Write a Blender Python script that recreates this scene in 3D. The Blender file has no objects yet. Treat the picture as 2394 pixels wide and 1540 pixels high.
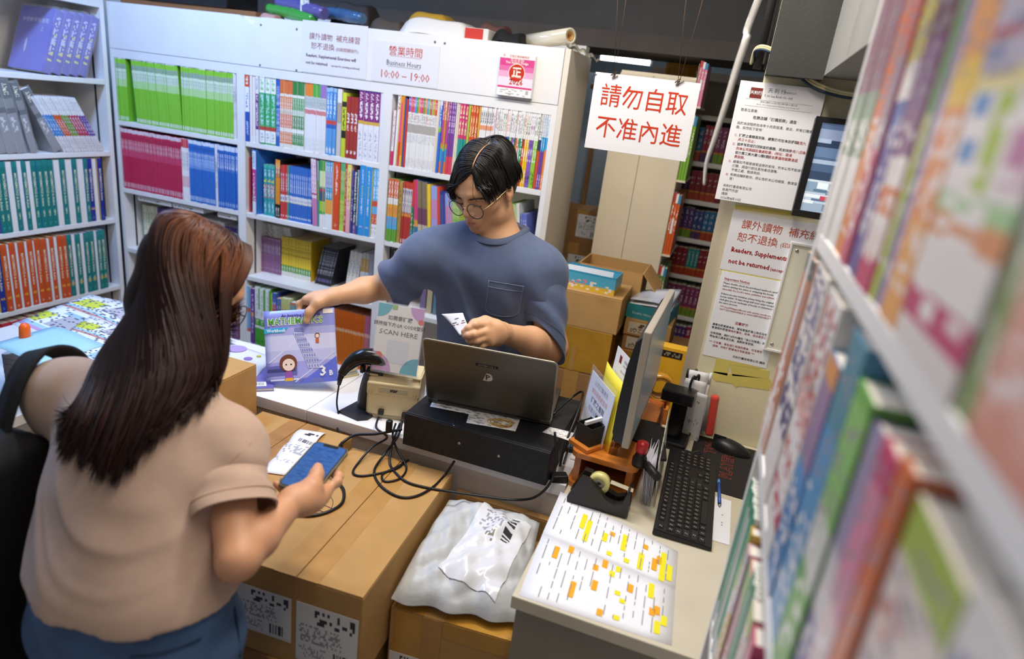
import bpy,bmesh,math,random
import numpy as np
from mathutils import Vector,Matrix,Euler,Quaternion

# ------------------------------------------------------------------ camera
scene=bpy.context.scene
COL=scene.collection
YAW,PITCH,ROLL=math.radians(16.646),math.radians(18.983),math.radians(7.379)
FPX,CX,CY,CAMZ=1533.9,1197.0,770.0,1.83
_f=Vector((-math.sin(YAW)*math.cos(PITCH),math.cos(YAW)*math.cos(PITCH),-math.sin(PITCH)))
_r0=Vector((math.cos(YAW),math.sin(YAW),0.0));_u0=_r0.cross(_f)
_r=_r0*math.cos(ROLL) + _u0*math.sin(ROLL);_u=_u0*math.cos(ROLL) - _r0*math.sin(ROLL)
CAM=Vector((0,0,CAMZ))
cd=bpy.data.cameras.new('camera');cam=bpy.data.objects.new('camera',cd);COL.objects.link(cam)
cam.matrix_world=Matrix(((_r.x,_u.x,-_f.x,0),(_r.y,_u.y,-_f.y,0),(_r.z,_u.z,-_f.z,CAMZ),(0,0,0,1)))
cd.sensor_width=36.0;cd.sensor_fit='HORIZONTAL';cd.lens=FPX*36.0/2394.0
cd.clip_start=0.02;cd.clip_end=50
cd.dof.use_dof=True;cd.dof.focus_distance=1.80;cd.dof.aperture_fstop=2.0
scene.camera=cam

# ------------------------------------------------------------------ world, lights, exposure
w=bpy.data.worlds.new('world');scene.world=w;w.use_nodes=True
w.node_tree.nodes['Background'].inputs[0].default_value=(0.80,0.86,1.0,1)
w.node_tree.nodes['Background'].inputs[1].default_value=0.035
vs=scene.view_settings
vs.view_transform='Standard';vs.look='None';vs.gamma=1.0;vs.use_curve_mapping=False
vs.exposure=-0.26
def area(name,loc,size,power,color,rot=(0,0,0)):
    l=bpy.data.lights.new(name,'AREA');l.shape='RECTANGLE';l.size,l.size_y=size
    l.energy=power;l.color=color
    o=bpy.data.objects.new(name,l);COL.objects.link(o);o.location=loc;o.rotation_euler=rot
    return o
area('ceiling_light_cool',(-2.15,1.50,2.70),(0.25,1.1),41,(0.31,0.53,1.0))
area('ceiling_light_counter',(-0.70,1.58,2.70),(1.2,0.15),31,(1.0,0.95,0.88))
area('ceiling_light_desk',(-0.12,0.95,2.70),(0.15,1.2),15,(1.0,0.90,0.78))
area('ceiling_light_entry',(-0.7,-0.7,2.70),(1.2,0.15),3.2,(1.0,0.95,0.90))  # weak unseen fill lamp added behind the camera
area('ceiling_light_store',(-0.35,3.6,2.40),(0.7,0.2),3.0,(0.95,0.98,1.0))

# ------------------------------------------------------------------ helpers
def ray(px,py):
    return _f + _r*((px-CX)/FPX) - _u*((py-CY)/FPX)
def at(px,py,x=None,y=None,z=None,d=None):
    """the point of the place seen at a pixel, on a given plane x / y / z or at a given depth"""
    v=ray(px,py)
    if x is not None:t=x/v.x
    elif y is not None:t=y/v.y
    elif z is not None:t=(z-CAMZ)/v.z
    else:t=d
    return CAM + v*t
def prj(p):
    q=Vector(p)-CAM;z=q.dot(_f)
    return (CX+FPX*q.dot(_r)/z,CY-FPX*q.dot(_u)/z)
def solve_x(px,y,z):
    dp=px-CX;c=Vector((0,y,z-CAMZ));c1=c.dot(_f);c2=c.dot(_r)
    return (FPX*c2-dp*c1)/(dp*_f.x-FPX*_r.x)
def solve_y(px,x,z):
    dp=px-CX;c=Vector((x,0,z-CAMZ));c1=c.dot(_f);c2=c.dot(_r)
    return (FPX*c2-dp*c1)/(dp*_f.y-FPX*_r.y)

def lin(c):
    if isinstance(c,str):
        c=c.lstrip('#');c=tuple(int(c[i:i+2],16)/255.0 for i in (0,2,4))
    return tuple((v/12.92 if v<=0.04045 else ((v+0.055)/1.055)**2.4) for v in c[:3])+(1.0,)

MATS={}
def mat(name,color,rough=0.5,metal=0.0,var=0.0,vscale=30.0,bump=0.0,bscale=60.0,spec=0.5,trans=0.0,alpha=1.0,emit=0.0,coat=0.0,ior=1.45,stretch=None,sss=0.0,sheen=0.0,streaks=None):
    """principled material with a little procedural variation and fine relief"""
    if name in MATS:return MATS[name]
    m=bpy.data.materials.new(name);m.use_nodes=True;MATS[name]=m
    nt=m.node_tree;b=nt.nodes['Principled BSDF']
    c=lin(color);b.inputs['Base Color'].default_value=c
    b.inputs['Roughness'].default_value=rough;b.inputs['Metallic'].default_value=metal
    b.inputs['Specular IOR Level'].default_value=spec
    b.inputs['Transmission Weight'].default_value=trans;b.inputs['Alpha'].default_value=alpha
    b.inputs['Coat Weight'].default_value=coat;b.inputs['IOR'].default_value=ior
    if sheen:b.inputs['Sheen Weight'].default_value=sheen
    if sss:
        b.inputs['Subsurface Weight'].default_value=sss
        b.inputs['Subsurface Radius'].default_value=(0.010,0.004,0.002);b.inputs['Subsurface Scale'].default_value=0.5
    if emit:
        b.inputs['Emission Color'].default_value=c;b.inputs['Emission Strength'].default_value=emit
    if var or bump:
        tc=nt.nodes.new('ShaderNodeTexCoord');mp=nt.nodes.new('ShaderNodeMapping')
        nt.links.new(tc.outputs['Object'],mp.inputs['Vector'])
        if stretch:mp.inputs['Scale'].default_value=stretch
    if var:
        n=nt.nodes.new('ShaderNodeTexNoise');n.inputs['Scale'].default_value=vscale;n.inputs['Detail'].default_value=5
        nt.links.new(mp.outputs[0],n.inputs['Vector'])
        r=nt.nodes.new('ShaderNodeValToRGB')
        r.color_ramp.elements[0].position=0.3;r.color_ramp.elements[1].position=0.7
        r.color_ramp.elements[0].color=tuple(v*(1-var) for v in c[:3])+(1,)
        r.color_ramp.elements[1].color=tuple(min(1,v*(1+var)) for v in c[:3])+(1,)
        nt.links.new(n.outputs['Fac'],r.inputs['Fac']);nt.links.new(r.outputs['Color'],b.inputs['Base Color'])
    if bump:
        n2=nt.nodes.new('ShaderNodeTexNoise');n2.inputs['Scale'].default_value=bscale;n2.inputs['Detail'].default_value=4
        nt.links.new(mp.outputs[0],n2.inputs['Vector'])
        bp=nt.nodes.new('ShaderNodeBump');bp.inputs['Strength'].default_value=bump;bp.inputs['Distance'].default_value=0.004
        nt.links.new(n2.outputs['Fac'],bp.inputs['Height']);nt.links.new(bp.outputs[0],b.inputs['Normal'])
    return m

def _math(nt,op,a,b=None,c=None):
    n=nt.nodes.new('ShaderNodeMath');n.operation=op
    for i,v in enumerate((a,b,c)):
        if v is None:continue
        if isinstance(v,(int,float)):n.inputs[i].default_value=v
        else:nt.links.new(v,n.inputs[i])
    return n.outputs[0]
def _mix(nt,fac,a,b):
    n=nt.nodes.new('ShaderNodeMix');n.data_type='RGBA'
    nt.links.new(fac,n.inputs[0]) if not isinstance(fac,(int,float)) else setattr(n.inputs[0],'default_value',fac)
    for s,v in ((6,a),(7,b)):
        if isinstance(v,tuple):n.inputs[s].default_value=v
        else:nt.links.new(v,n.inputs[s])
    return n.outputs[2]
def print_mat(name,bands,texts=(),rough=0.35,axis='Z',across='X',coat=0.0,seed=0.0,spec=0.5):
    """printed paper: flat colour bands along one generated axis, with blocks of small print laid over.
    bands: [(start, colour)...]; texts: (v0, v1, u0, u1, colour, rows along v, columns along u, density)"""
    if name in MATS:return MATS[name]
    m=bpy.data.materials.new(name);m.use_nodes=True;MATS[name]=m
    nt=m.node_tree;b=nt.nodes['Principled BSDF']
    b.inputs['Roughness'].default_value=rough;b.inputs['Coat Weight'].default_value=coat;b.inputs['Specular IOR Level'].default_value=spec
    tc=nt.nodes.new('ShaderNodeTexCoord');sp=nt.nodes.new('ShaderNodeSeparateXYZ')
    nt.links.new(tc.outputs['Generated'],sp.inputs[0])
    V=sp.outputs[axis];U=sp.outputs[across]
    r=nt.nodes.new('ShaderNodeValToRGB');r.color_ramp.interpolation='CONSTANT'
    el=r.color_ramp.elements
    while len(el)<len(bands):el.new(0.5)
    while len(el)>max(1,len(bands)):el.remove(el[-1])
    for e,(p,c) in zip(el,bands):e.position=p
    for e,(p,c) in zip(el,bands):e.color=lin(c)
    nt.links.new(V,r.inputs['Fac']);col=r.outputs['Color']
    for i,t in enumerate(texts):
        v0,v1,u0,u1,c,nv,nu,dens=t
        fv=_math(nt,'DIVIDE',_math(nt,'SUBTRACT',V,v0),v1-v0)
        fu=_math(nt,'DIVIDE',_math(nt,'SUBTRACT',U,u0),u1-u0)
        ins=_math(nt,'MULTIPLY',_math(nt,'COMPARE',fv,0.5,0.5),_math(nt,'COMPARE',fu,0.5,0.5))
        if dens<1.0:
            cb=nt.nodes.new('ShaderNodeCombineXYZ')
            nt.links.new(_math(nt,'FLOOR',_math(nt,'MULTIPLY',fv,nv)),cb.inputs[0])
            nt.links.new(_math(nt,'FLOOR',_math(nt,'MULTIPLY',fu,nu)),cb.inputs[1]);cb.inputs[2].default_value=seed+i
            wn=nt.nodes.new('ShaderNodeTexWhiteNoise');nt.links.new(cb.outputs[0],wn.inputs['Vector'])
            ins=_math(nt,'MULTIPLY',ins,_math(nt,'LESS_THAN',wn.outputs['Value'],dens))
        col=_mix(nt,ins,col,lin(c))
    nt.links.new(col,b.inputs['Base Color'])
    return m

class MB:
    """collects vertices and faces for ONE mesh object"""
    def __init__(s):s.v=[];s.f=[];s.m=[];s.sm=[]
    def add(s,vs,fs,mi=0,smooth=False):
        o=len(s.v);s.v+=[Vector(p) for p in vs]
        for f in fs:s.f.append([i+o for i in f]);s.m.append(mi);s.sm.append(smooth)
        return s
    def box(s,lo,hi,mi=0):
        x0,y0,z0=lo;x1,y1,z1=hi
        return s.add([(x0,y0,z0),(x1,y0,z0),(x1,y1,z0),(x0,y1,z0),(x0,y0,z1),(x1,y0,z1),(x1,y1,z1),(x0,y1,z1)],
                     [(0,3,2,1),(4,5,6,7),(0,1,5,4),(1,2,6,5),(2,3,7,6),(3,0,4,7)],mi)
    def cbox(s,lo,hi,c,mi=0):
        """box with its twelve edges chamfered"""
        bm=bmesh.new();bmesh.ops.create_cube(bm,size=1.0)
        for v in bm.verts:v.co=Vector([lo[k]+(v.co[k]+.5)*(hi[k]-lo[k]) for k in range(3)])
        bmesh.ops.bevel(bm,geom=list(bm.edges),offset=c,segments=2,affect='EDGES',profile=0.5)
        return s.bm(bm,mi)
    def bm(s,bm,mi=0,smooth=False):
        bm.verts.index_update();o=len(s.v);s.v+=[v.co.copy() for v in bm.verts]
        for f in bm.faces:s.f.append([v.index+o for v in f.verts]);s.m.append(mi);s.sm.append(smooth)
        bm.free();return s
    def prism(s,poly,h,mi=0,z0=0.0):
        """polygon in XY (counter-clockwise) extruded from z0 to z0+h"""
        n=len(poly)
        return s.add([(x,y,z0) for x,y in poly]+[(x,y,z0+h) for x,y in poly],
                     [tuple(range(n-1,-1,-1)),tuple(range(n,2*n))]+[(i,(i+1) % n,n+(i+1) % n,n+i) for i in range(n)],mi)
    def tube(s,path,r,n=8,mi=0,closed=False,cap=True,smooth=True):
        P=[Vector(p) for p in path];R=r if isinstance(r,(list,tuple)) else [r]*len(P)
        vs=[];t0=None;nrm=None;N=len(P)
        for i,p in enumerate(P):
            a=P[(i-1) % N] if (i>0 or closed) else p;b=P[(i+1) % N] if (i<N-1 or closed) else p
            t=(b-a).normalized() if (b-a).length>1e-9 else Vector((0,0,1))
            if nrm is None:nrm=t.orthogonal().normalized()
            else:
                q=t0.rotation_difference(t);nrm=(q@nrm);nrm=(nrm-t*nrm.dot(t)).normalized()
            t0=t;bn=t.cross(nrm)
            for k in range(n):
                an=2*math.pi*k/n;vs.append(p+(nrm*math.cos(an)+bn*math.sin(an))*R[i])
        fs=[]
        for i in range(N if closed else N-1):
            j=(i+1) % N
            for k in range(n):fs.append((i*n+k,i*n+(k+1) % n,j*n+(k+1) % n,j*n+k))
        s.add(vs,fs,mi,smooth)
        if cap and not closed:
            o=len(s.v)-len(vs)
            s.f+=[[o+k for k in range(n-1,-1,-1)],[o+(N-1)*n+k for k in range(n)]];s.m+=[mi,mi];s.sm+=[False,False]
        return s
    def lathe(s,prof,n=20,mi=0,smooth=True,close=False):
        """profile [(r, z)...] turned about Z"""
        vs=[];fs=[];N=len(prof)
        for r,z in prof:
            for k in range(n):an=2*math.pi*k/n;vs.append((r*math.cos(an),r*math.sin(an),z))
        for i in range(N if close else N-1):
            j=(i+1) % N
            for k in range(n):fs.append((i*n+k,i*n+(k+1) % n,j*n+(k+1) % n,j*n+k))
        s.add(vs,fs,mi,smooth)
        if not close:
            o=len(s.v)-len(vs)
            if prof[0][0]>1e-6:s.f.append([o+k for k in range(n-1,-1,-1)]);s.m.append(mi);s.sm.append(False)
            if prof[-1][0]>1e-6:s.f.append([o+(N-1)*n+k for k in range(n)]);s.m.append(mi);s.sm.append(False)
        return s
    def grid(s,fn,nu,nv,mi=0,smooth=True):
        vs=[fn(i/nu,j/nv) for j in range(nv+1) for i in range(nu+1)]
        fs=[(j*(nu+1)+i,j*(nu+1)+i+1,(j+1)*(nu+1)+i+1,(j+1)*(nu+1)+i) for j in range(nv) for i in range(nu)]
        return s.add(vs,fs,mi,smooth)
    def sheet(s,fn,nu,nv,t,mi=0):
        """thin closed sheet: fn(u, v) on top and t below"""
        n0=(nu+1)*(nv+1)
        top=[Vector(fn(i/nu,j/nv)) for j in range(nv+1) for i in range(nu+1)]
        a=(top[1]-top[0]).cross(top[nu+1]-top[0]).normalized()*t
        bot=[p-a for p in top];fs=[]
        q=lambda i,j:j*(nu+1)+i
        for j in range(nv):
            for i in range(nu):
                fs.append((q(i,j),q(i+1,j),q(i+1,j+1),q(i,j+1)));fs.append((n0+q(i,j+1),n0+q(i+1,j+1),n0+q(i+1,j),n0+q(i,j)))
        for i in range(nu):fs.append((q(i,0),n0+q(i,0),n0+q(i+1,0),q(i+1,0)));fs.append((q(i+1,nv),n0+q(i+1,nv),n0+q(i,nv),q(i,nv)))
        for j in range(nv):fs.append((q(0,j+1),n0+q(0,j+1),n0+q(0,j),q(0,j)));fs.append((q(nu,j),n0+q(nu,j),n0+q(nu,j+1),q(nu,j+1)))
        return s.add(top+bot,fs,mi,True)
    def xf(s,M,start=0):
        for i in range(start,len(s.v)):s.v[i]=M@s.v[i]
        return s
    def mesh(s,name,mats):
        me=bpy.data.meshes.new(name);me.from_pydata([tuple(p) for p in s.v],[],s.f)
        for m in (mats if isinstance(mats,(list,tuple)) else [mats]):me.materials.append(m)
        me.polygons.foreach_set('material_index',s.m);me.polygons.foreach_set('use_smooth',s.sm);me.update()
        return me
    def build(s,name,mats,parent=None,M=None):
        return obj(name,s.mesh(name,mats),parent,M)
def obj(name,data,parent=None,M=None):
    o=bpy.data.objects.new(name,data);COL.objects.link(o)
    if parent is not None:o.parent=parent
    if M is not None:o.matrix_basis=M
    return o
def tag(o,label,cat,group=None):
    o['label']=label;o['category']=cat
    if group:o['group']=group
    return o
def thing(name,label,cat,M=None,group=None):
    return tag(obj(name,None,None,M),label,cat,group)
def struct(o):o['kind']='structure';return o
def frame(o,ex,ey):
    """matrix with origin o, x axis along ex, y axis near ey"""
    ex=Vector(ex).normalized();ey=Vector(ey);ez=ex.cross(ey).normalized();ey=ez.cross(ex)
    return Matrix(((ex.x,ey.x,ez.x,o[0]),(ex.y,ey.y,ez.y,o[1]),(ex.z,ey.z,ez.z,o[2]),(0,0,0,1)))
def T(x,y,z):return Matrix.Translation((x,y,z))
def RX(a):return Matrix.Rotation(math.radians(a),4,'X')
def RY(a):return Matrix.Rotation(math.radians(a),4,'Y')
def RZ(a):return Matrix.Rotation(math.radians(a),4,'Z')
def smooth_path(pts,n=8,closed=False):
    P=[Vector(p) for p in pts];out=[];N=len(P)
    for i in range(N if closed else N-1):
        g=lambda k:P[k % N] if closed else P[max(0,min(N-1,k))]
        a,b,c,d=g(i-1),g(i),g(i+1),g(i+2)
        for k in range(n):
            t=k/n
            out.append(0.5*((2*b)+(c-a)*t+(2*a-5*b+4*c-d)*t*t+(3*b-a-3*c+d)*t**3))
    if not closed:out.append(P[-1])
    return out
def cable(name,pts,r,m,label=None,cat='cable',n=8,parent=None,group=None):
    o=MB().tube(smooth_path(pts,7),r,n).build(name,m,parent)
    if label:tag(o,label,cat,group)
    return o

_TX={}
def text_mesh(body,size,align='LEFT',bold=0.0,shear=0.0,res=2,sp=1.0,line=1.0):
    key=(body,size,align,bold,shear,res,sp,line)
    if key in _TX:return _TX[key]
    c=bpy.data.curves.new('txt','FONT');c.body=body;c.size=size;c.align_x=align;c.align_y='CENTER'
    c.resolution_u=res;c.offset=bold*size;c.shear=shear;c.space_character=sp;c.space_line=line
    o=bpy.data.objects.new('txt',c);COL.objects.link(o)
    me=bpy.data.meshes.new_from_object(o)
    bpy.data.objects.remove(o);bpy.data.curves.remove(c)
    _TX[key]=me;return me
def lettering(body,size,m,parent,x,y,z=0.0004,align='CENTER',bold=0.0,rot=0.0,sx=1.0,name='lettering',**k):
    """flat print laid on a parent whose local XY plane is the printed face"""
    me=text_mesh(body,size,align,bold,**k)
    if me.materials and me.materials[0] != m:me=me.copy();me.materials.clear()
    if not me.materials:me.materials.append(m)
    return obj(name,me,parent,T(x,y,z)@RZ(rot)@Matrix.Diagonal((sx,1,1,1)))
def letters(items,m,parent,z=0.0004,name='lettering',M=None):
    """several lines of one print as one flat part. items: (body, size, x, y, align, bold, sx)"""
    vs=[];fs=[]
    for it in items:
        body,size,x,y=it[:4];al=it[4] if len(it)>4 else 'CENTER';bo=it[5] if len(it)>5 else 0.0;sx=it[6] if len(it)>6 else 1.0
        me=text_mesh(body,size,al,bo,res=1);o=len(vs)
        vs+=[(v.co.x*sx+x,v.co.y+y,z) for v in me.vertices];fs+=[[i+o for i in p.vertices] for p in me.polygons]
    me=bpy.data.meshes.new(name);me.from_pydata(vs,[],fs);me.materials.append(m)
    o=obj(name,me,parent,M)
    if len(items)>1:o['kind']='stuff'
    return o
def flat(rects,m,parent,z=0.0003,name='print'):
    """flat printed shapes: each a list of (x, y) corners"""
    b=MB()
    for r in rects:b.add([(x,y,z) for x,y in r],[tuple(range(len(r)))])
    o=b.build(name,m,parent)
    if len(rects)>1:o['kind']='stuff'
    return o
def rect(x0,y0,x1,y1):return [(x0,y0),(x1,y0),(x1,y1),(x0,y1)]
def disc(x,y,r,n=20,a0=0,a1=360):return [(x+r*math.cos(math.radians(a0+(a1-a0)*k/(n if a1-a0==360 else n-1))),y+r*math.sin(math.radians(a0+(a1-a0)*k/(n if a1-a0==360 else n-1)))) for k in range(n)]
random.seed(7)
# ------------------------------------------------------------------ the room
M_white=mat('white laminate','#e9e6e2',0.35,var=0.03,vscale=6,spec=0.4)
M_edge=mat('worn laminate edge','#dcd6cc',0.5,var=0.06,vscale=40)
M_inner=mat('cabinet inside laminate','#e6dccf',0.5,var=0.03,vscale=8)
M_dark=mat('dark grey paint','#3b3a38',0.7,var=0.12,vscale=8,bump=0.15,bscale=120)
M_dark2=mat('brown grey soffit','#4a443f',0.8,var=0.1,vscale=10)
M_grey=mat('grey emulsion','#8d8b84',0.75,var=0.05,vscale=12,bump=0.1,bscale=150)
M_cream=mat('aged cream wall paint','#e3dab9',0.6,var=0.06,vscale=5,bump=0.12,bscale=90)
M_black=mat('black plastic','#121214',0.4,var=0.1,vscale=40)
M_blackm=mat('matt black','#0c0c0d',0.8)
M_steel=mat('steel','#b8b8ba',0.28,metal=1.0)
M_paper=mat('white paper','#f1f0f2',0.6,spec=0.3)
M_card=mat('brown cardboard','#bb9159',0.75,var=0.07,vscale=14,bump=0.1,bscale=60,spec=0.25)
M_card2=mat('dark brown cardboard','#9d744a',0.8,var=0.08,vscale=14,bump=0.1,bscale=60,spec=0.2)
M_tape=mat('amber packing tape','#c08c3a',0.18,var=0.12,vscale=10,spec=0.6,coat=0.4)
M_tape2=mat('tan packing tape','#b98a4c',0.28,var=0.08,vscale=25,spec=0.5)
M_ink=mat('black ink','#17161a',0.6,spec=0.2)
M_redink=mat('red ink','#c2391f',0.6,spec=0.2)
M_greyink=mat('grey ink','#8a8a90',0.6,spec=0.2)
M_blueink=mat('blue ink','#3a62b8',0.6,spec=0.2)
M_laminate=mat('laminated sheet','#e6e4e6',0.16,spec=0.5,coat=0.3)

def slab(name,lo,hi,m,kind=True):
    o=MB().box(lo,hi).build(name,m)
    return struct(o) if kind else o
fl=mat('vinyl floor','#a89c8a',0.5,var=0.1,vscale=4)
slab('floor',(-3.2,-1.6,-0.06),(1.3,4.7,0.0),fl)
slab('ceiling',(-3.2,-1.6,2.75),(1.3,4.7,2.85),mat('ceiling paint','#b9b7b2',0.8,var=0.04))
slab('wall_left',(-3.2,-1.6,0),(-3.1,4.7,2.75),mat('painted plaster','#d7d5d0',0.7,var=0.04))
slab('wall_right',(1.2,-1.6,0),(1.3,4.7,2.75),MATS['painted plaster'])
slab('wall_front',(-3.1,-1.6,0),(1.2,-1.5,2.75),MATS['painted plaster'])
slab('wall_back',(-3.1,4.5,0),(1.2,4.6,2.75),mat('blue grey wall','#9fb3c4',0.7,var=0.05,vscale=3))
slab('wall_behind_shelves',(-3.1,2.72,0),(-0.66,2.78,2.07),MATS['painted plaster'])
slab('wall_notice',(0.012,1.96,0),(1.2,2.08,2.75),M_cream)
# dark beam over the bookcases and the soffit beyond it, lighter beam above the desk
b=MB().box((-3.1,2.80,2.14),(0.02,3.12,2.75));b.box((-3.1,2.78,2.075),(0.02,3.14,2.14),1)
struct(b.build('beam_back',[M_dark,M_dark2]))
struct(MB().box((0.0125,1.90,1.975),(0.15,1.9598,2.75)).build('beam_column',M_dark))
struct(MB().box((0.15,1.0,1.985),(1.2,1.96,2.75)).build('beam_desk',M_grey))
struct(MB().box((-0.028,1.975,0),(0.012,2.06,1.90)).build('trim_1',mat('old painted timber','#b9ad95',0.6,var=0.12,vscale=25,stretch=(1,1,0.1))))

# ------------------------------------------------------------------ bookcases
YB=2.40                       # front plane of the three back bookcases
XLF=-2.735                    # front plane of the left bookcase
SH=[1.533,1.226,0.936,0.606,0.27]
BAYS=[(-2.735,-2.032),(-2.032,-1.338),(-1.338,-0.655)]
def part_box(name,lo,hi,m,parent,c=0.0):
    b=MB()
    (b.cbox(lo,hi,c) if c else b.box(lo,hi))
    return b.build(name,m,parent)
def bookcase(name,label,x0,x1,shelves,top,depth,M,tracks=True):
    """upright bookcase in its own frame: x across, y back from the front plane, z up"""
    t=thing(name,label,'bookcase',M,'white bookcases')
    part_box('side_panel',(x0,0,0),(x0+0.02,depth,top),M_white,t);part_box('side_panel',(x1-0.02,0,0),(x1,depth,top),M_white,t)
    part_box('back_panel',(x0+0.02,depth-0.012,0.0),(x1-0.02,depth,top),M_inner,t)
    part_box('top_rail',(x0+0.02,0.0,top-0.035),(x1-0.02,depth-0.012,top),M_white,t)
    part_box('plinth',(x0+0.02,0.02,0.0),(x1-0.02,0.04,0.08),M_white,t)
    for z in shelves:part_box('shelf',(x0+0.021,0.001,z-0.022),(x1-0.021,depth-0.013,z),M_white,t,0.002)
    if tracks:
        for x in (x0+0.0205,x1-0.0225):part_box('shelf_track',(x,0.055,0.1),(x+0.002,0.063,top-0.06),M_blackm,t)
    return t
bookcase('bookcase','white bookcase with rows of green, red and blue workbooks beside the corner',*BAYS[0],SH,1.837,0.29,T(0,YB,0))
bookcase('bookcase','middle white bookcase with yellow, orange and purple book rows',*BAYS[1],SH,1.837,0.29,T(0,YB,0))
bookcase('bookcase','white bookcase of thin multicoloured booklets behind the standing clerk',*BAYS[2],SH,1.837,0.29,T(0,YB,0))
LSH=[1.702,1.391,1.079,0.750,0.42]
# left bookcase: its own x runs along world +Y, its depth along world -X
bookcase('bookcase','white bookcase along the left wall with orange and teal mathematics books',0.95,2.385,LSH,2.03,0.31,T(XLF,0,0)@RZ(90))
# end panel and fascia boards
o=MB().cbox((-0.655,YB,0),(-0.634,YB+0.33,2.027),0.0015).build('end_panel',mat('cream end panel','#e0d6c6',0.45,var=0.04,vscale=5));tag(o,'tall cream end panel closing the bookcase behind the clerk','panel')
xa=solve_x(707,YB,1.93);
def fascia(x0,x1,notch,label):
    poly=[(x0,1.839),(x1,1.839),(x1,2.027)]
    for nx,nz in notch:poly.append((nx,nz))
    poly.append((x0,2.027))
    b=MB().prism(poly,0.016);b.xf(T(0,YB+0.016,0)@RX(90))
    o=b.build('fascia_board',M_white);tag(o,label,'board');return o
nx=[at(p,q,y=YB) for p,q in ((612,41),(590,60),(560,33))]
fa=fascia(-2.735,xa,[(nx[0].x,2.027),(nx[1].x,1.995),(nx[2].x,2.027)],'white fascia board with a chipped notch above the green workbooks')
fb=fascia(xa+0.003,-0.657,[],'white fascia board carrying the business hours sheet and pink plaque')
for o_,pts in ((fa,((610,58),(694,68),(608,152),(693,164))),(fb,((1017,98),(1040,101)))):
    for p,q in pts:
        c=at(p,q,y=YB)
        MB().lathe([(0.0045,0),(0.0045,0.001),(0.003,0.0018)],10).build('screw',mat('dull screw','#8f8f88',0.4,metal=0.8),o_,T(c.x,YB-0.0002,c.z)@RX(90))

# ------------------------------------------------------------------ counters and desk
ZC=0.93
M_ctop=mat('white counter laminate','#edecee',0.3,var=0.03,vscale=5,spec=0.45)
M_cfront=mat('pinkish counter front','#cfc4b8',0.5,var=0.05,vscale=6)
def counter(label,x0,x1,y0,y1,mt,mf):
    t=thing('counter',label,'counter',T((x0+x1)/2,(y0+y1)/2,0));cx,cy=(x0+x1)/2,(y0+y1)/2
    g=0.0012
    part_box('worktop',(x0-cx+g,y0-cy,ZC-0.035),(x1-cx-g,y1-cy,ZC),mt,t,0.0015)
    part_box('front_panel',(x0-cx+g,y0-cy+0.006,0.0),(x1-cx-g,y0-cy+0.024,ZC-0.0352),mf,t)
    part_box('side_panel',(x0-cx+g,y0-cy+0.0245,0.0),(x0-cx+0.02,y1-cy-0.005,ZC-0.0352),mf,t)
    part_box('side_panel',(x1-cx-0.02,y0-cy+0.0245,0.0),(x1-cx-g,y1-cy-0.005,ZC-0.0352),mf,t)
    return t
counter('white counter section under the lifted mathematics workbook',-1.75,-1.013,1.45,1.765,M_ctop,M_cfront)
counter('white counter section under the receipt printer and cash drawer',-1.013,-0.237,1.45,1.765,M_ctop,M_cfront)
M_dtop=mat('cream desk laminate','#cfc5ad',0.42,var=0.05,vscale=7)
M_dfront=mat('grey desk front','#8e8677',0.55,var=0.05,vscale=7)
dk=thing('desk','cream topped desk with a grey front holding keyboard and monitor','desk',T(0.15,1.48,0))
part_box('desktop',(-0.385,-0.465,ZC-0.03),(0.68,0.478,ZC),M_dtop,dk,0.0025)
part_box('front_panel',(-0.375,-0.452,0),(0.67,-0.432,ZC-0.0302),M_dfront,dk)
part_box('side_panel',(-0.375,-0.4318,0),(-0.357,0.468,ZC-0.0302),M_dfront,dk)
part_box('side_panel',(0.652,-0.4318,0),(0.67,0.468,ZC-0.0302),M_dfront,dk)
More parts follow.
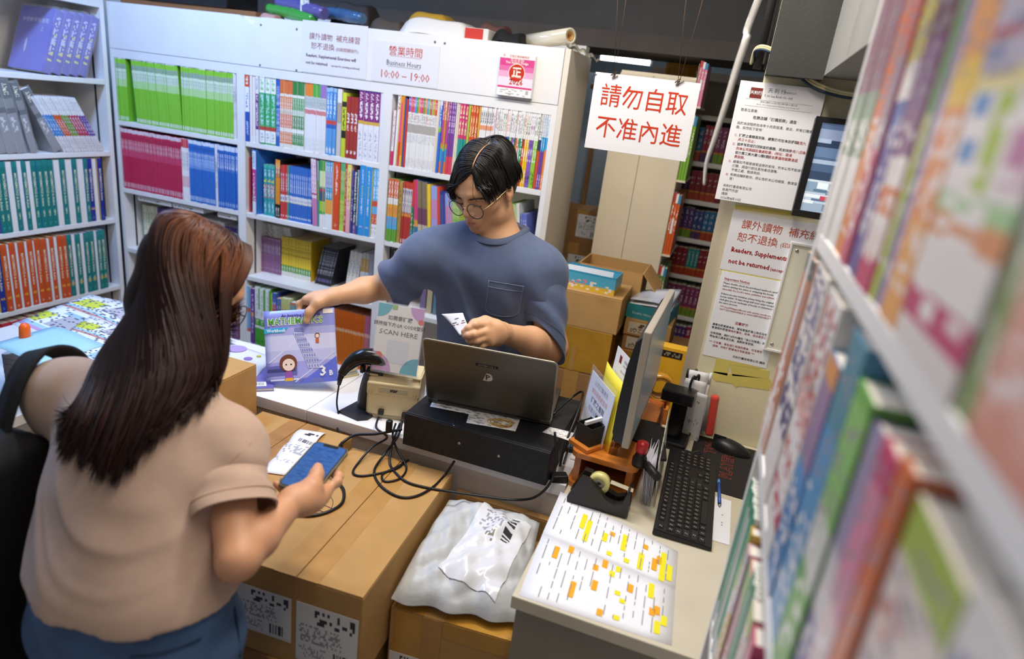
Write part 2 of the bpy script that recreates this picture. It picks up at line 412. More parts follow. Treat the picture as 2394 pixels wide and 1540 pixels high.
# ------------------------------------------------------------------ books
M_pages=mat('page block','#e9e4da',0.8,var=0.05,vscale=300,stretch=(40,1,1),spec=0.2)
_BK={}
def book_meshes(key,w,h,d,spine,cover,split,flip):
    """paperback: spine and boards as one shell, the page block set in from top, bottom and fore-edge"""
    k=(key,round(w,4),round(h,4),round(d,4),split,flip)
    if k in _BK:return _BK[k]
    t=min(0.0016,w*0.18);r=min(0.0012,w*0.2);e=0.0015
    # outline of the shell seen from above, open at the back (y = d)
    y0,y1=(0.0,d) if not flip else (d,0.0)
    s=1 if not flip else -1
    out=[(0,y1),(0,y0+s*r),(r,y0),(w-r,y0),(w,y0+s*r),(w,y1)]
    inn=[(w-t,y1),(w-t,y0+s*t*1.5),(t,y0+s*t*1.5),(t,y1)]
    poly=out+inn;n=len(poly)
    if flip:poly=poly[::-1]
    b=MB();vs=[(x,y,0) for x,y in poly]+[(x,y,h) for x,y in poly]
    fs=[(i,(i+1) % n,n+(i+1) % n,n+i) for i in range(n)]
    ms=[]
    for i in range(n):
        a,c=poly[i],poly[(i+1) % n]
        ms.append(0 if (abs(a[1]-y0)<r*1.01 and abs(c[1]-y0)<r*1.01) else 1)
    q=[1,2,3,4]
    o=0;b.v=[Vector(v) for v in vs];b.f=[list(f) for f in fs];b.m=ms;b.sm=[False]*n
    # rim on top and bottom: three strips (left board, spine, right board)
    ix={p:i for i,p in enumerate(poly)}
    O=[ix[p] for p in out];I=[ix[p] for p in inn]
    for quad in ((O[0],O[1],I[2],I[3]),(O[1],O[2],O[3],O[4],I[1],I[2]),(O[4],O[5],I[0],I[1])):
        b.f.append([i+n for i in quad]);b.m.append(1);b.sm.append(False)
        b.f.append(list(quad)[::-1]);b.m.append(1);b.sm.append(False)
    pg=MB() if split else b
    ya,yb=sorted((y0+s*t*1.5,y1-s*e))
    pg.box((t,ya,e),(w-t,yb,h-e),0 if split else 2)
    me=b.mesh('book',[spine,cover,M_pages]);pm=pg.mesh('pages',[M_pages]) if split else None
    _BK[k]=(me,pm);return _BK[k]

def add_book(M,w,h,d,spine,cover,label,group,key,split=False,flip=False,name='book',txt=None):
    me,pm=book_meshes(key,w,h,d,spine,cover,split,flip)
    for k_ in ('workbook','textbook','booklet','paperback','reader','novel'):
        if k_ in label.split():name=k_;break
    o=obj(name,me,None,M);tag(o,label,name,group)
    if pm:obj('pages',pm,o)
    if txt:
        body,size,m,z=txt[:4];bold=txt[4] if len(txt)>4 else 0.0
        tm=text_mesh(body,size,'CENTER',bold,res=1)
        if not tm.materials:tm.materials.append(m)
        # reading downwards along the spine
        obj('spine_lettering',tm,o,T(w*0.5,-0.0004,z)@RX(90)@RZ(-90))
    return o

def spine(key,bands,texts=(),**kw):return print_mat('spine '+key,bands,texts,seed=len(MATS)*1.7,**kw)
def plain(c,rough=0.4):return mat('cover '+c,c,rough)
W_,K_='#f2f0ee','#232228'
KINDS={}
def faded(c,k=0.22):
    c=c.lstrip('#');c=c*2 if len(c)==3 else c;v=[int(c[i:i+2],16) for i in (0,2,4)];g=(0xd2,0xc4,0xbc);return '#%02x%02x%02x' % tuple(int(a*(1-k)+b*k) for a,b in zip(v,g))
TX=lambda v0,v1,c,n=14,dens=0.6,u0=0.25,u1=0.75,nu=3:(v0,v1,u0,u1,c,int(n*2.2) if dens<.98 else n,nu,min(dens,.5) if dens<.98 else dens)
def kind(key,bands,texts=(),cover=None,h=0.28,d=0.20,**kw):
    if isinstance(bands,str):bands=[(0.0,bands)]
    if key[:2] in ('r_','q_','t_'):
        bands=[(p,faded(c)) for p,c in bands]
        texts=list(texts)+[TX(0.08,0.5,'#ece4de',9,.3,.1,.9,4),TX(0.55,0.95,'#9a8f98',12,.25,.1,.9,4)]
    KINDS[key]=dict(sp=spine(key,bands,texts),cv=plain(cover or bands[0][1]),h=h,d=d,**kw)
TX=lambda v0,v1,c,n=14,dens=0.6,u0=0.25,u1=0.75,nu=3:(v0,v1,u0,u1,c,int(n*2.2) if dens<.98 else n,nu,min(dens,.5) if dens<.98 else dens)

def fill_row(plane,z,items,off=0.0,rng=None):
    """items: (kind, count, start px, end px, label, options). plane 'B' back bookcases, 'L' left, 'R' right shelf"""
    for it in items:
        kd,n,p0,p1,label=it[:5];op=it[5] if len(it)>5 else {}
        K=KINDS[kd];h=op.get('h',K['h']);d=op.get('d',K['d']);o_=op.get('off',off);lean=op.get('lean',0.0)
        grp=op.get('group',label if n>1 else None)
        pz=op.get('pz',z)
        if plane=='B':a,b_=solve_x(p0,YB+o_,pz),solve_x(p1,YB+o_,pz)
        elif plane=='F':a,b_=p0,p1
        elif plane=='L':a,b_=solve_y(p0,XLF-o_,pz),min(2.362,solve_y(p1,XLF-o_,pz))
        elif 'm' in op:a,b_=YRF-p0,YRF-p1
        else:a,b_=solve_y(p0,XRF+o_,pz),solve_y(p1,XRF+o_,pz)
        step=(b_-a)/n;wd=abs(step)*0.965*math.cos(math.radians(0 if callable(lean) else lean))
        kk=K
        for i in range(n):
            jit=random.uniform(-0.0015,0.0015);jd=random.uniform(0.0,0.004)
            x=a+step*i
            if plane=='B':M=T(x,YB+o_+jd,z)
            elif plane=='F':M=T(x,YF+o_+jd,z)
            elif plane=='L':M=T(XLF-o_-jd,x,z)@RZ(90)
            else:M=T(XRF+o_+jd,x,z)@RZ(-90)
            ln=lean(i/max(1,n-1)) if callable(lean) else lean
            rz=op.get('rz',0.0)
            zl=0.0
            if ln>0:zl=0.0                      # leans to its right, resting on its lower right corner
            if ln:
                if ln>0:M=M@T(wd,0,0)@RY(ln)@T(-wd,0,0)
                else:M=M@RY(ln)
            if rz:M=M@RZ(rz)
            kz=K['alt'][i % len(K['alt'])] if 'alt' in K else None
            KK=KINDS[kz] if kz else K
            hh=h+jit if not op.get('exact') else h
            lb=label
            if kz and kz in HUES:lb=label.replace('coloured',HUES[kz]);cnt=sum(1 for q in K['alt'][:n] if q==kz)
            elif kz:cnt=sum(1 for q in [K['alt'][j % len(K['alt'])] for j in range(n)] if q==kz)
            else:cnt=n
            if 1<n<=5 and not kz:lb=label+', '+ORD[n][i]
            add_book(M,wd,hh,d,KK['sp'],KK['cv'],lb,grp,kz or kd+str(random.randint(0,2) if n>6 else i),split=op.get('split',wd>0.011),txt=op.get('txt'),flip=op.get('flip',False))

ORD={2:('left one','right one'),3:('leftmost','middle one','rightmost'),4:('leftmost','second','third','rightmost'),5:('leftmost','second','third','fourth','rightmost')}
HUES={}
# ---- kinds -------------------------------------------------------------
kind('lime',[(0,'#86c93c'),(0.53,'#b9dd96'),(0.64,'#dfeccf'),(0.79,'#9fb79a'),(0.865,'#8fd03c'),(0.935,'#eef4e6')],
     [TX(0.02,0.075,W_,1,1.0),TX(0.64,0.78,'#9aa79a',12,.5),TX(0.80,0.86,'#5f6f66',5,.6),TX(0.94,0.985,'#b9c4b4',1,1.0,.4,.6)],cover='#79bd34',h=0.283)
kind('crimson',[(0,'#c2274f'),(0.55,'#cf4468'),(0.66,'#c2274f'),(0.94,'#eddde2')],
     [TX(0.03,0.11,'#e7b9c6',1,1.0),TX(0.66,0.83,'#ead0d8',16,.7),TX(0.845,0.90,'#6d1f3c',4,.6),TX(0.945,0.985,'#a08a92',1,1.0,.4,.6)],h=0.272)
kind('palered',[(0,'#eee9ea'),(0.22,'#e3b9bf'),(0.4,'#efeaea'),(0.86,'#cc3a4f')],[TX(0.5,0.8,'#8a8a96',14,.5)],h=0.272)
kind('royal',[(0,'#2f6fc4'),(0.55,'#6f9ad8'),(0.72,'#2f6fc4'),(0.94,'#dfe6f2')],
     [TX(0.03,0.10,'#c5d6f0',1,1.0),TX(0.6,0.82,'#dbe6f7',16,.6),TX(0.84,0.90,'#25407d',4,.6)],h=0.272)
kind('royalthick',[(0,'#2466bd'),(0.92,'#d7dff0')],[TX(0.6,0.86,'#e6edf8',14,.65),TX(0.03,0.10,'#c5d6f0',3,.8)],h=0.272)
kind('whitegrey',[(0,'#e4e4ea'),(0.55,'#cdd0da'),(0.72,'#eceaf0')],[TX(0.3,0.85,'#8c8c98',22,.5)],h=0.272)
kind('cream',[(0,'#ece7dc')],[TX(0.25,0.8,'#a79f92',18,.4)],h=0.2,d=0.14)
kind('paleyellow',[(0,'#e8e8c4'),(0.12,'#77639a'),(0.28,'#e9eacb')],[TX(0.4,0.85,'#9a9a74',12,.45)],h=0.2,d=0.14)
kind('purple',[(0,'#5a3f8c')],[TX(0.3,0.85,'#d8cdea',14,.5)],h=0.2,d=0.14)
kind('black',[(0,'#1e1e22')],[TX(0.25,0.9,'#c8c8cc',18,.5),TX(0.08,0.16,'#9b8cc8',2,.9)],h=0.195,d=0.14)
kind('novel',[(0,'#ece9e4')],[TX(0.55,0.9,'#70747e',7,.55,.12,.88,3),TX(0.15,0.35,'#9a9ca4',6,.4)],h=0.2,d=0.13)
kind('purpletop',[(0,'#e9e7ea'),(0.86,'#4b3b86')],[TX(0.2,0.8,'#9a9aa6',18,.5)],h=0.19,d=0.13)
kind('orblue',[(0,'#2b55b0'),(0.44,'#eef0f4'),(0.80,'#e0592b')],[TX(0.50,0.74,'#5a7fc0',7,.6,.25,.75,2),TX(0.84,0.95,W_,5,.8),TX(0.1,0.3,'#b9c8e8',9,.6)],h=0.277,d=0.21)
kind('whitered',[(0,'#eee9e8')],[TX(0.1,0.95,'#d8b4b0',1,1.0,.86,1.0)],h=0.277)
kind('plumtext',[(0,'#ece8ec'),(0.2,'#6a3a78'),(0.72,'#efeaf0')],[TX(0.24,0.70,W_,14,.7),TX(0.78,0.95,'#9a8aa6',8,.5)],h=0.277)
kind('greencap',[(0,'#39a35a'),(0.02,'#f2f4f2'),(0.2,'#c34a3c'),(0.26,'#45b068'),(0.74,'#eef2ec')],[TX(0.28,0.72,'#bfe0e6',12,.6),TX(0.05,0.17,'#b0b8b0',6,.5),TX(0.78,0.96,'#8cc47a',7,.6)],cover='#3a78b8',h=0.279)
kind('bluethin',[(0,'#2f68bf')],[TX(0.15,0.9,'#d7e2f4',18,.45)],h=0.268)
kind('orangepat',[(0,'#e9e4dd'),(0.06,'#e58a56'),(0.24,'#efe7de'),(0.30,'#e0763f'),(0.5,'#d8c8b8'),(0.58,'#e58a56'),(0.76,'#f0e6da'),(0.80,'#e0763f')],[TX(0.08,0.5,W_,18,.5),TX(0.55,0.78,'#f6e9dd',10,.5)],h=0.268)
kind('greenpat',[(0,'#e9ece5'),(0.06,'#4c9455'),(0.24,'#edf0e8'),(0.30,'#3e8a4a'),(0.5,'#cfd8c8'),(0.58,'#5ba064'),(0.76,'#eef2e6'),(0.80,'#3e8a4a')],[TX(0.08,0.5,W_,18,.5),TX(0.55,0.78,'#eaf2e6',10,.5)],h=0.268)
for k_,c_ in (('wtop_o','#ec8b34'),('wtop_g','#58b548'),('wtop_p','#9a7cc2')):
    kind(k_,[(0,'#edecee'),(0.55,'#d9868a'),(0.61,'#ece8e8'),(0.64,'#c8d2cc'),(0.80,c_)],[TX(0.03,0.2,'#c2c6cc',14,.4),TX(0.64,0.78,'#7f8ca8',10,.6)],h=0.272)
kind('wtop',W_,h=0.272);KINDS['wtop']['alt']=['wtop_o']*4+['wtop_g']*4+['wtop_p']*3
kind('skyblue',[(0,'#5fa0dc'),(0.40,'#3d6ac0'),(0.46,'#d7504a'),(0.52,'#4f93d8'),(0.94,'#9cc4ea')],[TX(0.56,0.92,'#e6f0fa',12,.6),TX(0.03,0.12,W_,2,.8)],h=0.262)
kind('greyphoto',[(0,'#cfc8c2'),(0.5,'#b9a59a'),(0.8,'#efe9e6')],h=0.262)
kind('limeblack',[(0,'#c8d43a'),(0.30,'#2a2a26'),(0.42,'#d3dc3e'),(0.78,'#33332c'),(0.86,'#d6de42')],[TX(0.44,0.76,'#6b7020',6,.6)],h=0.25)
kind('brickred',[(0,'#a83a34')],[TX(0.07,0.13,W_,2,.8),TX(0.45,0.55,'#efdcd8',3,.6),TX(0.56,0.74,W_,6,.7,.2,.8,3)],h=0.242)
kind('plumwhite',[(0,'#ecebf0'),(0.50,'#d9b04a'),(0.545,'#8a2d7c'),(0.93,'#5a3a90')],[TX(0.58,0.92,W_,12,.7),TX(0.05,0.42,'#a9b0c0',22,.35),TX(0.955,0.985,W_,1,.9)],cover='#e4e2ea',h=0.282,d=0.21)
kind('whitethick',[(0,'#e6e8f0')],h=0.284)
# second shelf of the middle bookcase
kind('magenta',[(0,'#f3eef2'),(0.20,'#d63a92'),(0.66,'#d63a92'),(0.70,'#eef2f8'),(0.98,'#3a7fd0')],[TX(0.30,0.64,W_,12,.75),TX(0.22,0.285,W_,1,1.0,.05,.95),TX(0.225,0.28,'#c23a86',2,.6,.1,.9,4),TX(0.74,0.95,'#8aa2c8',12,.5)],cover='#2f6fc0',h=0.277,d=0.21)
kind('rednarrow','#b83440',h=0.24)
kind('teal12',[(0,'#2f9aa0'),(0.93,'#4cb4a4')],[TX(0.35,0.62,'#e25a3c',5,.75,.15,.85,3),TX(0.38,0.60,W_,8,.3,.1,.9,4),TX(0.66,0.72,'#f0d040',2,.9,.1,.9,3),TX(0.76,0.9,'#d6ece8',5,.6),TX(0.06,0.28,'#bfe0de',12,.5)],h=0.222)
kind('orangeblack',[(0,'#1f1d1c'),(0.24,'#e59432'),(0.70,'#b9725a'),(0.86,'#ee9a3a')],[TX(0.72,0.95,'#f3d3b0',8,.5),TX(0.03,0.2,'#dcd6cc',8,.5)],h=0.25)
for k_,c_ in (('lred','#cf4444'),('lteal','#3f9a90'),('lblue','#3a70c4')):
    kind(k_,[(0,c_),(0.33,'#e9e4b0'),(0.345,'#ecebee'),(0.46,c_)],[TX(0.055,0.085,W_,1,.99,.2,.7),TX(0.36,0.45,'#5a6a9a',3,.7),TX(0.52,0.86,'#eef2fa',18,.7,.3,.7)],h=0.232)
kind('pinkwhite',[(0,'#cf86b4'),(0.42,'#eedbe4'),(0.47,'#c24a74'),(0.5,'#ecdce6')],[TX(0.52,0.96,'#c480aa',16,.5)],h=0.28)
kind('tealgreen',[(0,'#3f9c98'),(0.4,'#7fa860'),(0.7,'#9cb4b8')],h=0.275)
kind('wgb',[(0,'#f0f0ee'),(0.2,'#58b040'),(0.25,'#a6d040'),(0.40,'#46606e'),(0.55,'#c43a5c'),(0.58,'#4c7f54'),(0.62,'#d2e8a0'),(0.85,'#4aa048')],[TX(0.60,0.84,'#efe8d0',9,.5)],h=0.28)
kind('wot',[(0,'#f0f0f0'),(0.22,'#efaa48'),(0.44,'#2f9ac0'),(0.62,'#b4bcd8'),(0.85,'#3f9fc8')],[TX(0.46,0.6,W_,5,.6),TX(0.64,0.84,'#7a86b8',10,.5),TX(0.86,0.98,W_,5,.6)],h=0.28)
kind('orangered',[(0,'#dc5026')],[TX(0.52,0.93,'#fbe4da',20,.6,.35,.65),TX(0.05,0.1,'#f0b8a0',3,.7)],h=0.292,d=0.21)
kind('limetext',[(0,'#c4da62'),(0.45,'#9cc85a'),(0.6,'#b7d080'),(0.88,'#62b47c')],[TX(0.1,0.42,'#5a8a34',14,.5),TX(0.5,0.86,'#6a9a70',12,.5)],h=0.283)
kind('redtext',[(0,'#c8402e')],[TX(0.1,0.9,'#f0c8b8',20,.35)],h=0.29)
kind('yellowpink',[(0,'#e8b0b8'),(0.35,'#f0cdc0'),(0.5,'#e9e48c'),(0.95,'#e9e060')],[TX(0.4,0.9,'#d26a4a',22,.55,.3,.7)],h=0.282)
kind('navypur',[(0,'#2c3f8c'),(0.75,'#6a4a9a'),(0.9,'#4a5aa8')],[TX(0.2,0.7,'#c8d0ec',16,.4)],h=0.26)
kind('blackspine',[(0,'#6a4a86'),(0.17,'#191b20')],[TX(0.03,0.14,'#d0bce0',5,.5)],h=0.262,d=0.2)
kind('greyspine',[(0,'#3a5a9c'),(0.14,'#9aa4ac')],[TX(0.2,0.9,'#d4dae0',18,.4)],h=0.268)
kind('azure',[(0,'#2f96dc')],[TX(0.30,0.55,W_,14,.6,.4,.6),TX(0.56,0.72,'#d8d45a',8,.7,.4,.6),TX(0.74,0.94,W_,12,.6,.4,.6),TX(0.12,0.14,'#f0d8d0',1,.9)],cover='#e9df6a',h=0.288,d=0.21)
kind('skyred',[(0,'#f2f0ee'),(0.20,'#d2583a'),(0.35,'#6ab4e0'),(0.46,'#d2583a'),(0.54,'#6fb8e4')],[TX(0.58,0.96,'#e6f2fa',14,.4),TX(0.22,0.33,'#f0c8b8',6,.5),TX(0.05,0.16,'#c8a090',2,.4)],h=0.283)
# third and fourth shelf
kind('mauve',[(0,'#8f6488'),(0.94,'#a880a2')],[TX(0.55,0.82,'#ded0dc',12,.75),TX(0.1,0.14,'#d8c8d6',1,.9),TX(0.3,0.45,'#6a4866',6,.5)],h=0.168,d=0.12)
kind('sunyellow',[(0,'#f0efe8'),(0.13,'#4f9a3c'),(0.29,'#e9c83a')],[TX(0.03,0.11,'#b8b4a8',6,.5),TX(0.15,0.27,'#e6f0d8',4,.6),TX(0.55,0.80,'#b08a1c',7,.55,.1,.9,3),TX(0.86,0.97,'#c09a20',4,.5)],cover='#e0b52a',h=0.188,d=0.14)
kind('goldwhite',[(0,'#eeeceb'),(0.55,'#d9a648'),(0.86,'#d7d2cc')],[TX(0.08,0.5,'#b8b4b8',12,.35),TX(0.6,0.84,'#f0dcb0',5,.6)],h=0.19,d=0.13)
kind('greywhite',[(0,'#ececf0'),(0.5,'#b8b4ba')],[TX(0.1,0.45,'#a8a8b2',10,.4)],h=0.19,d=0.13)
kind('maroon','#6a2c34',h=0.19,d=0.13)
kind('greenpaper',[(0,'#4fa83c'),(0.30,'#eceeec'),(0.34,'#4fa83c'),(0.46,'#eef0ee'),(0.62,'#f0f2f0')],[TX(0.36,0.44,'#d6ecd0',4,.6),TX(0.5,0.95,'#a0a8a4',18,.45,.3,.6),TX(0.62,0.98,'#5fae40',1,1.0,.7,1.0),TX(0.05,0.1,'#2f6a28',2,.7)],h=0.285,d=0.21)
kind('stripemix',[(0,'#eeeef0'),(0.2,'#c84838'),(0.26,'#5fa8d8'),(0.55,'#d2463a'),(0.62,'#6ab0dc')],h=0.28)
kind('violet',[(0,'#6a3f96')],[TX(0.2,0.9,'#d8c8e8',18,.4),TX(0.5,0.58,'#efae50',1,.99,.2,.8)],h=0.27)
kind('limeedge','#b4cc48',h=0.27);kind('blured',[(0,'#3a58b0'),(0.5,'#c43a50'),(0.8,'#4868b8')],[TX(0.1,0.9,'#e6d8e8',18,.35)],h=0.275)
kind('bluor',[(0,'#e48a3c'),(0.45,'#2f62ac'),(0.9,'#3f78c0')],[TX(0.5,0.9,'#c8daf0',10,.4)],h=0.255)
kind('limered',[(0,'#cfd98c')],[TX(0.1,0.9,'#cf5a34',18,.55,.3,.7)],h=0.262)
kind('tealgrey',[(0,'#7ba4a4'),(0.95,'#d07a54')],[TX(0.2,0.8,'#c07a5a',12,.4)],h=0.252)
kind('navy',[(0,'#2d3f9a')],[TX(0.2,0.9,'#c05a50',14,.4)],h=0.262)
kind('tangerine',[(0,'#d97424'),(0.62,'#dfa878'),(0.68,'#d4661c')],[TX(0.70,0.93,'#8f3e10',10,.8,.35,.65),TX(0.63,0.67,'#efcfb0',3,.6)],h=0.262,d=0.2)
kind('tangpink',[(0,'#c8704a'),(0.3,'#c87884'),(0.62,'#dfb0a0'),(0.68,'#b8688c')],[TX(0.70,0.93,'#6f3e60',10,.8,.35,.65)],h=0.262)
kind('bluesolid','#2f62ac',h=0.262)
# top shelf behind the clerk
kind('shortpink',[(0,'#dc3a68'),(0.26,'#ecebe8')],[TX(0.35,0.9,'#a0a0a4',14,.4)],h=0.21,d=0.16)
kind('whiteyel',[(0,'#edece8')],[TX(0.75,0.95,'#c04848',5,.5),TX(0.0,1.0,'#d8c040',1,1.0,.75,1.0)],h=0.284)
kind('pinkorange',[(0,'#e0447a'),(0.08,'#d8452c'),(0.35,'#e8559a'),(0.9,'#f09a40')],h=0.268)
kind('oranyel',[(0,'#efc83a'),(0.16,'#ec8a34')],h=0.27);kind('cobalt','#2a55b4',h=0.262);kind('scarlet','#d8412c',h=0.258)
for i_,c_ in enumerate(('#3f78c8','#e0559a','#cf4a4a','#4aa0d8','#4aa84a','#ee8a3c','#d83a6c','#8abf48')):
    kind('sci%d' % i_,[(0,'#edebe8'),(0.50,'#b3aca4'),(0.62,'#eceae6'),(0.775,c_)],[TX(0.03,0.15,'#b8a8a8',12,.4),TX(0.36,0.48,'#a8a8ae',8,.45),TX(0.64,0.76,('#c84a5a','#5a8a4a','#8a6a9a')[i_ % 3],5,.6),TX(0.86,0.96,'#efe2e6',7,.6)],h=0.272)
kind('sci',W_,h=0.272);KINDS['sci']['alt']=['sci%d' % i for i in (0,1,2,1,3,4,5,1,2,4,5,3,7,6,7,5,2)]
for i_,(b_,t_) in enumerate(((('#2f9a86'),'#ecebe8'),('#57a846','#ecebe8'),('#ee8440','#ecebe8'),('#4a78d0','#ecebe8'),('#8fcc3c','#ecebe8'),('#b070b8','#ecebe8'),('#2a4fa8','#edebe6'),('#c09428','#edebe6'),('#e8705a','#edebe6'),('#35a08c','#edebe6'),('#2f8a3f','#edebe6'),('#d8452f','#edebe6'),('#efc424','#edebe6'),('#8a62bc','#edebe6'),('#9ccc50','#eeeee6'),('#df5aa0','#ecebe8'))):
    kind('lan%d' % i_,[(0,b_),(0.62,t_),(0.66,'#f2f0ec'),(0.98,b_)],[TX(0.05,0.22,K_ if i_ % 3 else W_,6,.55),TX(0.34,0.5,W_,3,.7),TX(0.52,0.62,'#3a3a3c' if i_ % 2 else W_,4,.6),TX(0.68,0.92,('#3a3a3e','#8a4a7a','#4a8a5a','#d07a3a')[i_ % 4],8,.55)],h=0.279)
for i_,c_ in enumerate(('teal','green','orange','blue','lime','mauve','navy','ochre','coral','sea green','dark green','red','yellow','violet','pale lime','pink')):HUES['lan%d' % i_]=c_
for i_,c_ in enumerate(('blue','pink','brick','sky blue','green','orange','rose','lime')):HUES['sci%d' % i_]=c_
HUES.update(wtop_o='orange',wtop_g='green',wtop_p='lilac')
kind('lanA',W_,h=0.279);KINDS['lanA']['alt']=['lan%d' % i for i in (5,15,0,1,1,2,2,3,3,4,5,6,7,8,9,10,11)]
kind('lanB',W_,h=0.279);KINDS['lanB']['alt']=['lan%d' % i for i in (12,12,13,13,14,4)]
kind('bluecomic',[(0,'#3a70d0'),(0.55,'#8ab84a'),(0.62,'#3a70d0'),(0.9,'#d0dcf0')],[TX(0.6,0.95,'#e0e8f6',10,.5)],h=0.28)
kind('magor0',[(0,'#e07a3c'),(0.16,'#3fa0c0'),(0.33,'#d88a3a'),(0.4,'#b8508c')],[TX(0.7,0.95,'#efc8a8',8,.5)],h=0.284);kind('magor1',[(0,'#4878c8'),(0.3,'#8ac04a'),(0.38,'#d8873a')],[TX(0.7,0.95,'#f8e0c0',8,.5)],h=0.284)
kind('magor',W_,h=0.284);KINDS['magor']['alt']=['magor0','magor1','magor0']
kind('violetthin',[(0,'#d84a60'),(0.24,'#7a4a9c')],[TX(0.55,0.95,'#e0d0ec',12,.5)],h=0.284)
kind('creamthin','#e9dfc8',h=0.28);kind('hotpink',[(0,'#35988c'),(0.5,'#d83a74'),(0.98,'#b82a60')],[TX(0.55,0.95,'#efe0b0',7,.6)],h=0.282)
kind('orangehot',[(0,'#3a4f9a'),(0.2,'#b060a0'),(0.5,'#d8572c')],[TX(0.55,0.95,'#f2e0a0',7,.6)],h=0.28);kind('yelthin',[(0,'#a0c04a'),(0.5,'#e9a83a')],h=0.28)
kind('dots',[(0,'#a04a98'),(0.35,'#e08848'),(0.45,'#4aa0b8'),(0.55,'#ecebe8'),(0.66,'#e8a078'),(0.72,'#eeede8'),(0.95,'#c07ab0')],[TX(0.74,0.92,'#3a4a4a',7,.5)],h=0.28)
kind('navythin',[(0,'#d8553a'),(0.5,'#3a3f6a'),(0.64,'#ecebe8')],[TX(0.66,0.95,'#6a6a7a',10,.5)],h=0.278)
kind('cyantop',[(0,'#7a4fa0'),(0.50,'#2f9fd8'),(0.68,'#ecebe8')],[TX(0.03,0.2,'#d8c8e8',8,.6),TX(0.52,0.66,'#c0e4f6',5,.6),TX(0.7,0.95,'#5aa8d8',10,.5)],h=0.278)
kind('orangecy',[(0,'#e88238'),(0.52,'#38a4d8'),(0.68,'#ecebe8')],[TX(0.03,0.2,'#f6dcc0',8,.6),TX(0.7,0.95,'#5aa8d8',10,.5)],h=0.278)
# second shelf behind the clerk
kind('comic',[(0,'#6aa83a'),(0.2,'#58b0e0'),(0.4,'#e9a040'),(0.6,'#efe8e0'),(0.7,'#e0633a')],[TX(0.72,0.97,W_,8,.55),TX(0.25,0.55,'#d84a78',6,.35)],h=0.255,d=0.18)
kind('ochre',[(0,'#b8934a')],[TX(0.1,0.9,'#8a6a30',10,.3)],h=0.25);kind('redblu',[(0,'#b83a34'),(0.45,'#e09040'),(0.52,'#d8d4d0'),(0.9,'#c84a3a')],[TX(0.5,0.9,'#3a4a8a',8,.45),TX(0.02,0.08,W_,1,.99,.3,.7)],h=0.25,d=0.18)
kind('redgreen',[(0,'#3a8a9a'),(0.25,'#3f7a4a'),(0.6,'#d8402f')],[TX(0.05,0.5,'#d8cfa8',9,.35)],h=0.262)
kind('mixlean',[(0,'#3a5a8a'),(0.2,'#c8b8a0'),(0.35,'#7a4a5a'),(0.6,'#8a7a5c')],h=0.265);kind('magbook',[(0,'#2f78a0'),(0.3,'#e0a040'),(0.4,'#d8447c')],h=0.268)
kind('yellowb','#efc832',h=0.26);kind('lilac',[(0,'#a8a0d8'),(0.5,'#c890b8'),(0.8,'#9aa8dc')],h=0.255);kind('redor','#d84a30',h=0.255);kind('indigo',[(0,'#3a448c')],[TX(0.05,0.95,'#8a90c8',1,1.0,.85,1.0)],h=0.24)
kind('greenlean',[(0,'#8ab84a'),(0.5,'#b8cc8a')],h=0.24);kind('whitelean','#dfe0d8',h=0.245);kind('bluelean',[(0,'#6a74c0')],[TX(0.5,0.9,'#e0e4f4',8,.5)],h=0.21);kind('blueone',[(0,'#5a62b4')],[TX(0.1,0.25,W_,4,.6),TX(0.6,0.95,'#d8dcf0',8,.5)],h=0.215)

# ---- rows of the three back bookcases ------------------------------------
z1,z2,z3,z4=SH[0],SH[1],SH[2],SH[3]
fill_row('B',z1,[
    ('lime',8,278,301,'thin lime green workbook standing upright at the left end of the green row'),
    ('lime',30,319,425,'thin lime green workbook in the tilted middle block of the green row',dict(lean=-3.4)),
    ('lime',27,427,546,'thin lime green workbook in the upright right block of the green row'),
    ('whitegrey',2,546.5,552,'thin grey white booklet closing the green row at its right end')])
fill_row('B',z2,[
    ('crimson',36,289.5,428,'thin crimson workbook in the packed red row under the green workbooks'),
    ('palered',5,428,444,'thin white and pink booklet between the crimson and blue workbooks'),
    ('royal',18,444,504,'thin royal blue workbook beside the white and pink booklets'),
    ('whitegrey',2,504.5,510,'thin white booklet dividing the two blue workbook blocks'),
    ('royalthick',9,510.5,556,'blue workbook with white title at the right end of the red and blue row')])
fill_row('B',z3,[
    ('paleyellow',6,338,371,'pale yellow reader with a purple band on the shelf under the crimson workbooks',dict(h=0.205)),
    ('purple',3,372,388,'slim purple reader beside the pale yellow readers',dict(h=0.205)),
    ('black',4,389,408,'slim black reader beside the purple readers',dict(h=0.195)),
    ('novel',1,410,453,'thick white paperback with grey title beside the black readers',dict(h=0.205,txt=('Gweilo',0.021,M_greyink,0.165))),
    ('novel',8,455,526,'white novel in the row behind the dark haired customer',dict(h=0.2)),
    ('purpletop',6,527,556,'white reader with a purple top at the right end of the novels',dict(h=0.188))],off=0.08)
for a_,b_,t_ in ((326,403,'left'),(408,478,'middle'),(512,556,'right')):
    x0,x1=solve_x(a_,YB+0.02,z2-0.03),solve_x(b_,YB+0.02,z2-0.03)
    o=MB().box((x0,YB+0.012,z3+0.2415),(x1,YB+0.20,z3+0.262)).build('boxed_book',spine('boxed',[(0,'#d9d5cf')],[(0.3,0.7,0.05,0.7,'#6a6664',3,30,.5)]))
    tag(o,'flat white book lying on top of the novels, %s of the three' % t_,'book')
